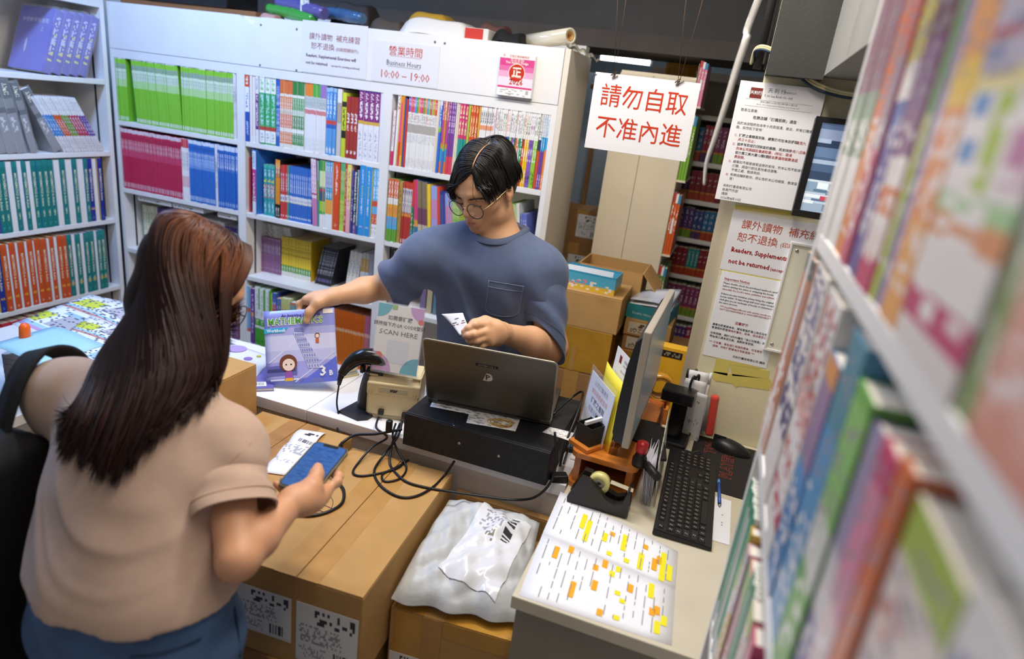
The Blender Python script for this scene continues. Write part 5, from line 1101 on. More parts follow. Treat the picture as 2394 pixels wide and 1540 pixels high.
# the mathematics workbook being lifted
WBL,WBR=at(625,902,z=ZC+0.003),at(790,890,z=0.966)
ex=(WBR-WBL).normalized();U=(at(620,732,y=1.585)-WBL);U=(U-ex*U.dot(ex)).normalized();ww,hw=0.211,0.226
wk=thing('workbook','purple mathematics workbook held upright by the clerk','workbook',frame(WBL,ex,U))
def sag(u,v):return 0.006*math.sin(math.pi*u)*(1-v)
cv=MB().sheet(lambda u,v:(ww*u,hw*v,0.004+sag(u,v)),10,10,0.0005).build('front_cover',print_mat('mathematics cover',[(0,'#7f86d6'),(0.07,'#a6a6e2'),(0.30,'#c4c4ea'),(0.45,'#d3d3f0'),(0.66,'#aeb0e4'),(0.76,'#8f93dc')],axis='Y',across='X',rough=0.25),wk)
MB().sheet(lambda u,v:(ww*u,hw*v,-0.0035+sag(u,v)),10,4,0.0005).build('back_cover',plain('#8f93d4'),wk)
MB().sheet(lambda u,v:(0.001+(ww-0.002)*u,0.001+(hw-0.002)*v,0.0032+sag(u,v)),10,10,0.0064).build('pages',M_pages,wk)
def onc(x,y):return (x,y)
def ink(rects,c,z,name='print'):
    b=MB()
    for r in rects:b.add([(x,y,0.0048+z+sag(x/ww,y/hw)) for x,y in r],[tuple(range(len(r)))])
    o=b.build(name,mat('cover ink '+c,c,0.3),wk)
    if len(rects)>1:o['kind']='stuff'
    return o
ink([[(ww*0.46,0),(ww,0),(ww,hw*0.34)]],'#6672d2',0.0004);ink([[(ww*0.40,0.006),(ww*0.42,0.006),(ww*0.99,hw*0.40),(ww*0.97,hw*0.40)]],'#dcdcf6',0.0003)
ink([[(0.0,hw*0.12),(ww*0.44,hw*0.12),(ww*0.44,hw*0.27),(0.0,hw*0.25)]],'#6a6eb0',0.0003);ink([rect(ww*0.02,hw*0.17,ww*0.42,hw*0.215)],'#474a82',0.0005)
ink([rect(ww*0.06,hw*0.055,ww*0.46,hw*0.075)],'#e4e4f8',0.0005)
ink([[(ww*0.04,hw*0.30),(ww*0.56,hw*0.68),(ww*0.565,hw*0.675),(ww*0.06,hw*0.30)]],'#e8e8fa',0.0004)
# leaning tower: tapering storeys of pale arcades
tw=[(0.60,0.20,0.80,0.20),(0.54,0.36,0.735,0.36)]
for k in range(7):
    y0=0.20+0.072*k;y1=y0+0.066;s0=0.60-0.012*k-0.018*k*0.9;w0=0.205-0.012*k
    ink([[(ww*s0,hw*y0),(ww*(s0+w0),hw*(y0-0.012)),(ww*(s0+w0-0.026),hw*(y1-0.008)),(ww*(s0-0.026),hw*y1)]],'#b4b6de' if k % 2 else '#c0c2e4',0.0006)
    ink([[(ww*(s0+w0*(0.08+0.19*j)-0.006),hw*(y0+0.012)),(ww*(s0+w0*(0.08+0.19*j)+0.011),hw*(y0+0.010)),(ww*(s0+w0*(0.08+0.19*j)+0.004),hw*(y0+0.045)),(ww*(s0+w0*(0.08+0.19*j)-0.010),hw*(y0+0.046))] for j in range(5)],'#7d80ba',0.0008)
ink([[(ww*0.425,hw*0.70),(ww*0.555,hw*0.695),(ww*0.55,hw*0.755),(ww*0.43,hw*0.755)]],'#8284ba',0.0008)
ink([[(0.0,hw*0.70),(ww*0.27,hw*0.70),(ww*0.34,hw*0.765),(0.0,hw*0.765)]],'#29b4e4',0.0006)
ink([rect(ww*0.84,hw*0.925,ww*0.985,hw*0.985)],'#f4f2ec',0.0006)
# the printed girl and boy, kept as plain generic figures
ink([disc(ww*0.32,hw*0.285,ww*0.125,18)],'#7a4632',0.0010);ink([disc(ww*0.325,hw*0.262,ww*0.088,16)],'#f6dccb',0.0012);ink([[(ww*0.26,hw*0.06),(ww*0.39,hw*0.06),(ww*0.365,hw*0.175),(ww*0.285,hw*0.175)]],'#9a5ab0',0.0010);ink([[(ww*0.265,hw*0.045),(ww*0.385,hw*0.045),(ww*0.375,hw*0.085),(ww*0.275,hw*0.085)]],'#efb62e',0.0012)
ink([disc(ww*0.29,hw*0.265,ww*0.012,10),disc(ww*0.36,hw*0.265,ww*0.012,10)],'#2a2430',0.0014,'eyes_print')
ink([disc(ww*0.745,hw*0.635,ww*0.036,14)],'#6a4030',0.0010);ink([disc(ww*0.745,hw*0.628,ww*0.027,14)],'#f6dccb',0.0012);ink([rect(ww*0.72,hw*0.535,ww*0.765,hw*0.595)],'#cf6238',0.0010)
def cover_text(body,size,x,y,m,z,bold=0.0,al='LEFT',sx=1.0):
    letters([(body,size,0,0,al,bold,sx)],m,wk,0.0,M=T(x,y,0.0055+z+sag(x/ww,y/hw)))
cover_text('MATHEMATICS',0.0285,ww*0.050,hw*0.845,M_paper,0.0008,0.07,sx=0.86);cover_text('MATHEMATICS',0.0285,ww*0.055,hw*0.848,mat('title green','#5fae3c',0.3),0.0014,0.01,sx=0.86)
cover_text('An Inspiring Journey to',0.0125,ww*0.25,hw*0.925,mat('title navy','#23265e',0.3),0.0010,0.02);cover_text('Workbook',0.0135,ww*0.035,hw*0.73,M_paper,0.0012,0.03,sx=0.9)
cover_text('3',0.042,ww*0.755,hw*0.145,M_paper,0.0012,0.03);cover_text('B',0.022,ww*0.885,hw*0.115,M_paper,0.0012,0.03)
# ------------------------------------------------------------------ cartons in front of the counter
def label_mat(key,dark=0.3):return print_mat('shipping label '+key,[(0,'#dcd9d4'),(0.06,'#e6e3de')],[(0.70,0.94,0.30,0.95,'#3a3a3e',4,16,.5),(0.36,0.66,0.05,0.75,'#9a9aa0',8,26,.38),(0.08,0.30,0.05,0.5,'#a8a8ac',6,18,.35),(0.08,0.30,0.62,0.86,'#45454a',1,22,.55)],axis='Z',across='X',rough=0.5)
def carton(label,M,w,d,h,m=None,tape='x',tape_m=None,labels=(),seam=True,name='carton',cat='box',group=None,tape_w=0.05):
    """closed carton, origin at the centre of its bottom; flaps with a real gap, tape over the seam"""
    m=m or M_card;t=thing(name,label,cat,M,group);g=0.0012;tk=0.004
    b=MB()
    b.cbox((-w/2,-d/2,0),(w/2,d/2,h-tk),0.0018);b.build('body',m,t)
    if seam:
        MB().cbox((-w/2+0.0008,-d/2+0.0008,h-tk),(-g,d/2-0.0008,h),0.001).build('flap',m,t);MB().cbox((g,-d/2+0.0008,h-tk),(w/2-0.0008,d/2-0.0008,h),0.001).build('flap',m,t)
    else:MB().cbox((-w/2+0.0005,-d/2+0.0005,h-tk),(w/2-0.0005,d/2-0.0005,h),0.001).build('lid',m,t)
    tm=tape_m or M_tape2
    if tape:
        for a,c in ((-tape_w,-0.0014),(0.0014,tape_w)):
            MB().box((a,-d/2-0.0005,h),(c,d/2+0.0005,h+0.0004)).build('tape',tm,t)
        MB().box((-tape_w*0.9,-d/2-0.0006,h*0.72),(tape_w*0.9,-d/2,h-0.0005)).build('tape',tm,t)
    for lx,lz,lw,lh,key in labels:
        MB().box((lx,-d/2-0.0016,lz),(lx+lw,-d/2-0.0007,lz+lh)).build('shipping_label',label_mat(key),t)
    return t
c1=carton('large taped carton with a white label in front of the cash drawer',T(-0.671,1.168,0.655)@RZ(3.4),0.296,0.50,0.228,labels=((-0.145,0.055,0.135,0.115,'a'),(0.002,0.02,0.14,0.15,'b')))
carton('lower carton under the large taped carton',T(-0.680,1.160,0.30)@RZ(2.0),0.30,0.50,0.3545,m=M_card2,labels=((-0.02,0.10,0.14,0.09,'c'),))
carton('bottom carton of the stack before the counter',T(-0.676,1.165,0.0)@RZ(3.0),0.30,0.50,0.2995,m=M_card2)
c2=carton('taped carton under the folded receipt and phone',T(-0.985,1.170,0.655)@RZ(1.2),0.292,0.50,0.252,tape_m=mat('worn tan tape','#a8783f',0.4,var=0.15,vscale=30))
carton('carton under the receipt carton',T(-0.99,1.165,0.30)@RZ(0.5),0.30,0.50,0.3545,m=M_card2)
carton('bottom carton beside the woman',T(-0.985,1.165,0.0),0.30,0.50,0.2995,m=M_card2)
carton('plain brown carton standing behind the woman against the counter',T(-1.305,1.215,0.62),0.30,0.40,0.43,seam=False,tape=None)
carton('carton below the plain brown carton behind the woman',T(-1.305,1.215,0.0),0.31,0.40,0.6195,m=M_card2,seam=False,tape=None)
# pen drawing on the large carton
c1i=c1.matrix_basis.inverted()
def pen(pts,parent=c1):MB().tube(smooth_path([c1i@at(*p,z=0.8838) for p in pts],6),0.0007,5).build('pen_mark',mat('ballpoint','#2a3550',0.5),parent)
pen([(733,1178),(742,1160),(765,1154),(778,1170),(775,1188)]);pen([(733,1178),(755,1180),(776,1188)]);pen([(722,1188),(718,1204)]);pen([(728,1192),(750,1194),(762,1200)])
# folded receipt on the carton
zr=0.9085
a,b,c,d=at(612,1104,z=zr),at(668,1112,z=zr),at(762,1013,z=zr),at(702,1004,z=zr)
def fr(u,v):
    p=(a*(1-u)+b*u)*(1-v)+(d*(1-u)+c*u)*v
    return p+Vector((0,0,0.0015+0.008*(abs(math.sin(v*math.pi*3)))*(0.4+0.6*v)))
rc=MB().sheet(fr,4,18,0.0004).build('receipt',print_mat('long receipt',[(0,'#f1f0f3')],[(0.80,0.87,0.25,0.7,'#3a3a40',2,8,.5),(0.68,0.73,0.3,0.75,'#6a6a70',1,30,.6),(0.40,0.62,0.15,0.8,'#b0b0b8',7,14,.35),(0.24,0.32,0.2,0.85,'#c0c0c8',3,14,.35)],axis='Y',across='X',rough=0.5));tag(rc,'long creased white receipt lying on the carton beside the phone','receipt')

# taped carton and grey mailer beside the desk
tb=carton('battered carton wrapped in amber tape below the grey mailer',T(-0.382,1.245,0.46)@RZ(5),0.285,0.36,0.30,m=M_card,seam=False,tape=None,labels=((-0.138,0.08,0.085,0.10,'d'),(-0.01,0.05,0.125,0.13,'e')))
for lo,hi in (((-0.13,-0.181,0.10),(-0.065,-0.1803,0.298)),((-0.13,-0.18,0.3002),(-0.065,0.18,0.3008)),((-0.02,-0.18,0.3002),(0.14,-0.11,0.3009)),((-0.02,-0.1812,0.255),(0.138,-0.1803,0.298))):MB().box(lo,hi).build('tape',M_tape,tb)
MB().box((-0.066,-0.1822,0.02),(-0.022,-0.1813,0.299)).build('tape',M_tape2,tb)
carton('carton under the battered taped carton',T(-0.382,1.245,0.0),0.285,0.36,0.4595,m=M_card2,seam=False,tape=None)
carton('brown carton edge behind the grey mailer',T(-0.385,1.4365,0.40),0.28,0.022,0.43,m=M_card,seam=False,tape=None)
# grey poly mailer: soft pillow with creases
M_poly=mat('grey poly mailer','#c4c6c6',0.42,var=0.05,vscale=9,bump=0.35,bscale=45,spec=0.4)
mc=[at(912,1392,z=0.80),at(1212,1450,z=0.79),at(1262,1222,z=0.83),at(1050,1168,z=0.84)]
rn=random.Random(5)
def mail(u,v,top):
    p=(mc[0]*(1-u)+mc[1]*u)*(1-v)+(mc[3]*(1-u)+mc[2]*u)*v
    e=(max(0.0,1-abs(2*u-1)**3.5)*max(0.0,1-abs(2*v-1)**3.5))**0.5
    cr=0.011*(abs(math.sin(5.3*u+3.1*v+0.7*math.sin(7*v)))**0.6-0.6)+0.008*(abs(math.sin(9*v-5*u+1.9))**0.5-0.6)+0.004*(abs(math.sin(23*u+11*v))**0.6-0.5)+0.003*math.sin(11*u+7*v+2.0*math.sin(6*v))*math.sin(9*v-4*u+1.3)+0.004*math.sin(25*u-13*v)*math.sin(17*v+5*u)
    fr_=0.006*math.sin(19*u+2)*(1-v)**4
    if top:return p+Vector((0,fr_,0.038*e+cr*e*1.6-0.012*(1-v)**6))
    return p+Vector((0,fr_,-0.020*e-0.0008-0.012*(1-v)**6))
b=MB().grid(lambda u,v:mail(u,v,True),48,48).grid(lambda u,v:mail(1-u,v,False),24,24)
ml=b.build('poly_mailer',M_poly);tag(ml,'crumpled grey poly mailer lying on the taped carton','parcel')
lc=[(0.28,0.18),(0.80,0.06),(0.93,0.82),(0.42,0.93)]
def labp(s,t,dz=0.003):
    u=(lc[0][0]*(1-s)+lc[1][0]*s)*(1-t)+(lc[3][0]*(1-s)+lc[2][0]*s)*t;v=(lc[0][1]*(1-s)+lc[1][1]*s)*(1-t)+(lc[3][1]*(1-s)+lc[2][1]*s)*t
    return mail(u,v,True)+Vector((0,0,dz+0.0015*math.sin(9*t)))
MB().grid(lambda s,t:labp(s,t),16,20).build('shipping_pouch',print_mat('mailer label',[(0,'#e6e6ea'),(0.45,'#eaeaee')],[(0.62,0.92,0.22,0.60,'#a8a8b0',12,10,.35),(0.55,0.95,0.66,0.80,'#3e3e44',26,1,.55),(0.50,0.62,0.40,0.55,'#8a8578',6,4,.5)],axis='Y',across='X',rough=0.2,coat=0.5),ml)
# ------------------------------------------------------------------ things on the desk
# highlighted schedule: two sheets joined in the middle
PF,PM,PB=[(-0.222,1.021),(0.074,1.027)],[(-0.236,1.232),(0.064,1.190)],[(-0.243,1.416),(0.058,1.316)]
hl_y,hl_o=mat('yellow highlighter','#efe21e',0.6),mat('orange highlighter','#f2a818',0.6)
def desk_sheet(label,a,b,c,d,z,marks,seed):
    a,b,c,d=[Vector((p[0],p[1],ZC+z)) for p in (a,b,c,d)]
    f=lambda u,v:(a*(1-u)+b*u)*(1-v)+(d*(1-u)+c*u)*v
    o=MB().sheet(lambda u,v:f(u,v)+Vector((0,0,0.0005+0.0008*math.sin(3*u)*v)),6,6,0.0004).build('schedule_sheet',mat('bright paper','#f0eff2',0.55));tag(o,label,'paper')
    rr=random.Random(seed);T_=MB();Hy=MB();Ho=MB()
    for i in range(15):                           # lines of print run across the sheet (along v)
        u=0.06+0.062*i;v=0.06+rr.random()*0.1
        while v<0.9:
            L=rr.uniform(0.05,0.28)
            if rr.random()<0.75:
                for bb,s,dz in ((T_,0.0028,0.0020),):bb.add([f(u-s,v)+Vector((0,0,dz)),f(u+s,v)+Vector((0,0,dz)),f(u+s,min(.95,v+L))+Vector((0,0,dz)),f(u-s,min(.95,v+L))+Vector((0,0,dz))],[(0,1,2,3)])
            v+=L+rr.uniform(0.02,0.12)
    for u,v,L,yo in marks:
        bb=Hy if yo=='y' else Ho;s=0.020
        bb.add([f(u-s,v)+Vector((0,0,0.0017)),f(u+s,v)+Vector((0,0,0.0017)),f(u+s,v+L)+Vector((0,0,0.0017)),f(u-s,v+L)+Vector((0,0,0.0017))],[(0,1,2,3)])
    T_.build('print_lines',M_greyink,o)['kind']='stuff'
    if Hy.v:Hy.build('yellow_marks',hl_y,o)['kind']='stuff'
    if Ho.v:Ho.build('orange_marks',hl_o,o)['kind']='stuff'
desk_sheet('highlighted schedule sheet at the front edge of the desk',PF[0],PF[1],PM[1],PM[0],0.0,[(0.14,0.68,0.2,'o'),(0.24,0.86,0.12,'o'),(0.32,0.20,0.24,'o'),(0.44,0.74,0.1,'o'),(0.46,0.42,0.16,'o'),(0.50,0.84,0.14,'o'),(0.53,0.08,0.1,'o'),(0.56,0.74,0.1,'y'),(0.60,0.86,0.1,'y'),(0.62,0.48,0.07,'y'),(0.66,0.38,0.07,'y'),(0.70,0.6,0.14,'o'),(0.64,0.1,0.07,'y'),(0.84,0.64,0.26,'y'),(0.86,0.36,0.12,'o'),(0.89,0.40,0.14,'o'),(0.90,0.1,0.2,'y'),(0.94,0.26,0.16,'y')],1)
desk_sheet('highlighted schedule sheet under the keyboard and tape dispenser',PM[0],PM[1],PB[1],PB[0],0.0006,[(0.26,0.42,0.34,'y'),(0.31,0.18,0.5,'y'),(0.45,0.36,0.2,'y'),(0.50,0.56,0.1,'o'),(0.51,0.1,0.09,'y'),(0.60,0.34,0.4,'y'),(0.64,0.1,0.1,'y'),(0.74,0.08,0.4,'y'),(0.76,0.62,0.12,'o'),(0.84,0.2,0.3,'o'),(0.90,0.02,0.74,'y'),(0.95,0.1,0.4,'y'),(0.87,0.4,0.2,'o')],2)
# keyboard
kb=thing('keyboard','black computer keyboard lying along the desk','keyboard',T(0.0615,1.352,ZC+0.0012)@RZ(0.8))
b=MB().prism([(-0.067,0.0),(0.067,0.0),(0.067,0.44),(-0.067,0.44)],0.016)
b.v=[Vector((v.x,v.y,v.z*(0.55+0.45*(0.067-v.x)/0.134))) for v in b.v]
bm_=bmesh.new();bm_.from_mesh(b.mesh('t',M_black));bmesh.ops.bevel(bm_,geom=list(bm_.edges),offset=0.002,segments=2,affect='EDGES')
MB().bm(bm_).build('case',mat('keyboard black','#1b1a1b',0.45),kb)
M_key=mat('key black','#201f20',0.4);M_leg=mat('key legend','#c9c4a4',0.5)
kc={}
def key(x,y,wx,wy,leg=True):
    k=(round(wx,4),round(wy,4))
    if k not in kc:
        bb=MB();t=0.0015
        bb.add([(-wx/2,-wy/2,0),(wx/2,-wy/2,0),(wx/2,wy/2,0),(-wx/2,wy/2,0),(-wx/2+t,-wy/2+t,0.004),(wx/2-t,-wy/2+t,0.004),(wx/2-t,wy/2-t,0.004),(-wx/2+t,wy/2-t,0.004)],[(3,2,1,0),(4,5,6,7),(0,1,5,4),(1,2,6,5),(2,3,7,6),(3,0,4,7)])
        if leg:bb.add([(-0.003,-0.0012,0.0043),(-0.0005,-0.0012,0.0043),(-0.0005,0.001,0.0043),(-0.003,0.001,0.0043)],[(0,1,2,3)],1);bb.add([(0.001,-0.0025,0.0043),(0.003,-0.0025,0.0043),(0.003,-0.0005,0.0043),(0.001,-0.0005,0.0043)],[(0,1,2,3)],1)
        kc[k]=bb.mesh('key',[M_key,M_leg])
    zt=0.016*(0.55+0.45*(0.067-x)/0.134)
    obj('key',kc[k],kb,T(x,y,zt-0.0006)@RY(3.0))
# x across the rows (space bar at +x, towards the seated user), y along the keyboard, numeric pad at far end
rows_x=[-0.052,-0.029,-0.011,0.007,0.025,0.043]
u_=0.0185
key(rows_x[0],0.018,0.014,0.0155)
for g in range(3):
    for i in range(4):key(rows_x[0],0.052+g*0.080+i*0.0185,0.014,0.0165)
for r,(y0,n,w0) in enumerate(((0.017,13,0),(0.036,12,1),(0.040,11,1),(0.050,10,1))):
    for i in range(n):key(rows_x[r+1],y0+u_*i+(0.009 if r else 0),0.0165,0.0168)
for r,y,wy in ((1,0.017+u_*13+0.008,0.034),(2,0.018,0.026),(3,0.020,0.030),(3,0.040+u_*11+0.020,0.040),(4,0.024,0.040),(4,0.050+u_*10+0.026,0.050),(2,0.036+u_*12+0.012,0.022)):key(rows_x[r],y,0.0165,wy)
for y,wy in ((0.018,0.022),(0.043,0.020),(0.066,0.020),(0.205,0.020),(0.228,0.020),(0.252,0.020)):key(rows_x[5],y,0.0165,wy)
key(rows_x[5],0.136,0.0165,0.108,leg=False)
for r in (0,1,2):
    for i in range(3):key(rows_x[r],0.294+u_*i,0.0145 if r==0 else 0.0165,0.0165)
key(rows_x[4],0.294+u_,0.0165,0.0165)
for i in range(3):key(rows_x[5],0.294+u_*i,0.0165,0.0165)
for r in range(1,6):
    for i in range(4):key(rows_x[r],0.361+u_*i,0.0165,0.0168)
# mouse mat, mouse, pen and slip
mm=thing('mouse_mat','black mouse mat with red outlined lettering','mouse mat',T(0.131,1.785,ZC)@RZ(-2))
MB().prism([(x-0.083,y-0.158) for x,y in rounded(0.20,0.31,0.012)],0.0025).build('pad',mat('mat fabric','#26211f',0.9,var=0.05,vscale=200),mm)
M_rl=mat('mat red line','#c8452f',0.7);M_matb=MATS['mat fabric']
for body,y,x in (('TOP',0.06,-0.030),('PLAYER',-0.025,0.022)):
    letters([(body,0.044,0,0,'RIGHT' if body=='TOP' else 'CENTER',0.035)],M_rl,mm,0.0,M=T(x,0.135 if body=='TOP' else 0.0,0.0027)@RZ(90),name='lettering')
    letters([(body,0.044,0,0,'RIGHT' if body=='TOP' else 'CENTER',0.012)],M_matb,mm,0.0,M=T(x,0.135 if body=='TOP' else 0.0,0.0030)@RZ(90),name='lettering_inner')
MB().add([(0.10,0.10,0.0027),(0.117,0.10,0.0027),(0.117,0.135,0.0027),(0.104,0.135,0.0027)],[(0,1,2,3)]).build('print',mat('mat orange','#dc5a3c',0.7),mm)
ms=thing('mouse','black computer mouse on the lettered mat','mouse',T(0.160,1.885,ZC+0.0030)@RZ(-10))
def mo_f(u,v):
    a=u*2*math.pi;t=v*math.pi/2
    r=math.cos(t);x=0.058*math.cos(a)*r;y=0.031*math.sin(a)*r*(1-0.12*math.cos(a))
    return (x,y,0.037*math.sin(t)**0.8*(0.9-0.22*math.cos(a)*r))
MB().grid(mo_f,28,10).add([(0.058*math.cos(2*math.pi*k/28),0.031*math.sin(2*math.pi*k/28)*(1-0.12*math.cos(2*math.pi*k/28)),0) for k in range(28)],[tuple(range(27,-1,-1))]).build('shell',mat('mouse plastic','#1e1e1f',0.38),ms)
MB().tube([(-0.040,-0.004,0.030),(-0.040,0.004,0.030)],0.0065,12).build('scroll_wheel',M_blackm,ms)
MB().box((-0.057,-0.0004,0.016),(-0.02,0.0004,0.0385)).build('button_gap',M_blackm,ms)
o=MB().box((0.128,1.40,ZC+0.0003),(0.168,1.60,ZC+0.0016)).build('note_slip',print_mat('slip',[(0,'#f0f0f4')],[(0.3,0.7,0.45,0.55,'#a8a8b4',14,1,.4)],axis='Y'));tag(o,'white paper slip beside the keyboard','paper')
pn=thing('ballpoint_pen','blue ballpoint pen beside the keyboard','pen',T(0.1385,1.56,ZC+0.0065)@RZ(3))
MB().tube([(0,0,0),(0,0.105,0)],0.0045,10).build('barrel',mat('pen blue','#3a62b0',0.3),pn);MB().tube([(0,0.1052,0),(0,0.125,0)],[0.0048,0.0035],10).build('cap',mat('pen cap','#5f9ad8',0.3),pn);MB().tube([(0,-0.010,0),(0,-0.0002,0)],[0.001,0.004],10).build('tip',M_steel,pn)

# wooden riser under the monitor
M_wood=mat('orange varnished wood','#c4742c',0.35,var=0.2,vscale=9,stretch=(1,6,6),coat=0.3)
rs=thing('wooden_riser','orange wooden desk riser under the monitor foot','riser',T(-0.152,1.604,ZC)@RZ(-1.5))
MB().prism([(x-0.085,y-0.155) for x,y in rounded(0.17,0.42,0.025)],0.014,0,0.086).build('top_board',M_wood,rs)
MB().prism([(x-0.085,y-0.155) for x,y in rounded(0.17,0.42,0.025)],0.014,0,0.0).build('bottom_board',M_wood,rs)
for x in (-0.066,0.066):MB().box((x-0.008,-0.14,0.0142),(x+0.008,0.24,0.0858)).build('side_board',M_wood,rs)
MB().box((-0.0575,0.22,0.0142),(0.0575,0.235,0.0858)).build('back_board',M_wood,rs)
MB().lathe([(0.004,0),(0.004,0.0015),(0.0,0.0015)],10).build('dowel',mat('brass','#c0a060',0.3,metal=1.0),rs,T(-0.0742,-0.10,0.06)@RY(-90))
ZR=ZC+0.1002
# wooden tray of mesh boxes on the riser
tr=thing('desk_tray','small wooden tray with black mesh pots on the riser','tray',T(-0.190,1.535,ZR)@RZ(-32))
MB().cbox((-0.034,-0.075,0),(0.034,0.075,0.012),0.002).build('tray',M_wood,tr)
M_mesh=mat('black mesh metal','#141414',0.5,bump=0.6,bscale=600)
for y in (-0.036,0.030):
    b=MB()
    for lo,hi in (((-0.026,y-0.026,0.0125),(-0.0245,y+0.026,0.062)),((0.0245,y-0.026,0.0125),(0.026,y+0.026,0.062)),((-0.0245,y-0.026,0.0125),(0.0245,y-0.0245,0.062)),((-0.0245,y+0.0245,0.0125),(0.0245,y+0.026,0.062)),((-0.0245,y-0.0245,0.0125),(0.0245,y+0.0245,0.014))):b.box(lo,hi)
    b.build('mesh_pot',M_mesh,tr)
o=MB().cbox((-0.012,-0.052,0),(0.002,0.046,0.075),0.001).build('eraser_bar',M_white,None,T(-0.190,1.535,ZR+0.0625)@RZ(-32)@T(0,0,0.001));bpy.data.objects.remove(o)
o=MB().cbox((-0.004,-0.060,0.0),(0.004,0.058,0.010),0.001).build('white_ruler',M_white,None,T(-0.190,1.535,ZR+0.0624)@RZ(-32));tag(o,'short white bar lying across the black mesh pots','ruler')
# tape dispenser
td=thing('tape_dispenser','heavy black tape dispenser at the front of the desk','tape dispenser',T(-0.146,1.408,ZC+0.0026)@RZ(0.5))
M_td=mat('scuffed black plastic','#211e1b',0.42,var=0.25,vscale=14)
out=[(-0.072,0),(0.072,0),(0.076,0.012),(0.073,0.062),(0.066,0.064),(0.058,0.034),(0.040,0.026),(0.018,0.034),(0.0,0.052),(-0.028,0.072),(-0.048,0.074),(-0.062,0.040),(-0.074,0.012)]
for y,t in ((-0.028,0.018),(0.012,0.018)):
    b=MB().prism(out,t);b.xf(Matrix(((1,0,0,0),(0,0,-1,y+t),(0,1,0,0),(0,0,0,1))));b.build('side_wall',M_td,td)
b=MB().prism([(-0.07,0),(0.07,0),(0.072,0.012),(0.05,0.016),(-0.02,0.02),(-0.07,0.014)],0.022);b.xf(Matrix(((1,0,0,0),(0,0,-1,0.0115),(0,1,0,0),(0,0,0,1))));b.build('base_block',M_td,td)
MB().lathe([(0.026,-0.0095),(0.026,0.0095),(0.013,0.0095),(0.013,-0.0095)],26,close=True).build('tape_roll',mat('pale yellow tape','#dfd488',0.3,coat=0.4),td,T(-0.006,0.0007,0.058)@RX(90))
MB().lathe([(0.0125,-0.0095),(0.0125,0.0095),(0.004,0.0085),(0.004,-0.0085)],20,close=True).build('core',mat('core grey','#8f8a80',0.4),td,T(-0.006,0.0007,0.058)@RX(90))
MB().box((0.012,-0.008,0.0702),(0.068,0.0094,0.0708)).build('tape_tail',mat('clear tape','#e6dfc0',0.15,alpha=0.5),td,RY(7));MB().box((0.064,-0.0095,0.052),(0.070,0.0108,0.0645)).build('cutter',M_steel,td)
# monitor seen almost edge on
mn=thing('computer_monitor','computer monitor seen edge on above the riser','monitor',T(-0.108,1.43,ZR)@RZ(-1.0))
MB().cbox((-0.012,0.0,0.055),(0.006,0.455,0.352),0.003).build('frame',mat('grey bezel','#a39b8c',0.45),mn)
MB().box((0.0061,0.012,0.075),(0.0068,0.443,0.342)).build('screen',mat('pale screen','#5d6a70',0.25,emit=0.42),mn)
b=MB();
b.prism([(0.0,0.058),(0.0,0.335),(-0.014,0.318),(-0.024,0.25),(-0.028,0.16),(-0.028,0.085),(-0.020,0.062)],0.43);b.xf(T(-0.0122,0.440,0)@RX(90));b.build('back_cover',mat('monitor black','#1d1e22',0.45),mn)
MB().box((-0.030,0.205,0.006),(-0.012,0.265,0.075)).build('neck',M_black,mn)
b=MB().prism([(-0.05,-0.012),(0.06,-0.05),(0.075,-0.10),(0.095,-0.09),(0.085,-0.03),(0.05,0.11),(-0.05,0.10)],0.006);b.xf(T(-0.0,0.19,0.0));b.build('foot',M_black,mn)
MB().tube([(0.030,0.045,0.010),(0.086,-0.030,0.010)],0.011,12).build('foot_bar',mat('soft black','#1a1a1c',0.4),mn,T(0,0.02,0.0012))
# acrylic leaflet holder with yellow card and letter
AA=Vector((-0.262,1.640,ZR));ex=Vector((0.53,-0.85,0)).normalized();nb=Vector((0.85,0.53,0))
lh=thing('leaflet_holder','clear holder with a printed slip leaning before the yellow card','leaflet holder',frame(AA,ex,Vector((0.06,0.04,1))))
MB().cbox((0,0,0.0004),(0.172,0.165,0.0024),0.0006).build('acrylic',M_acr,lh)
ls=MB().box((0.004,0.003,-0.0010),(0.168,0.150,0.0002)).build('printed_slip',mat('bluish slip','#dfe2ee',0.5),lh)
letters([('公司訂購通告',0.016,0.086,0.128),('訂購之書籍',0.019,0.086,0.080,'CENTER',0.02),('取書日期及地點',0.016,0.090,0.055)],mat('slip ink','#4a4a70',0.6),ls,0.0003)
letters([('請到收銀處查詢',0.016,0.086,0.104),('敬請留意',0.018,0.095,0.032,'CENTER',0.02),('逾期恕不辦理',0.016,0.098,0.012)],mat('slip red','#c0506a',0.6),ls,0.0003)
o=MB().sheet(lambda u,v:(0.150*u,0.190*v,0.010*math.sin(2.6*u)*(1-0.4*v)),10,6,0.0006).build('yellow_card',mat('yellow card','#efdf45',0.5),None,frame(Vector((-0.222,1.620,ZR)),Vector((0.49,-0.87,0)),Vector((0.04,0.02,1))));tag(o,'bright yellow card sheet standing behind the leaflet holder','card')
o=MB().box((0,0,0),(0.125,0.232,0.0006)).build('letter_sheet',M_paper,None,frame(Vector((-0.208,1.640,ZR)),Vector((0.49,-0.87,0)),Vector((0.05,0.03,1))));tag(o,'white company letter standing behind the yellow card','letter')
flat([rect(0.030,0.198,0.046,0.218)],M_seal,o,0.0009,'seal');letters([('天利行',0.011,0.080,0.211,'CENTER',0.01),('書局有限公司',0.006,0.080,0.200),('葵涌工業街力豐工業大廈',0.006,0.085,0.182)],M_greyink,o,0.0009)
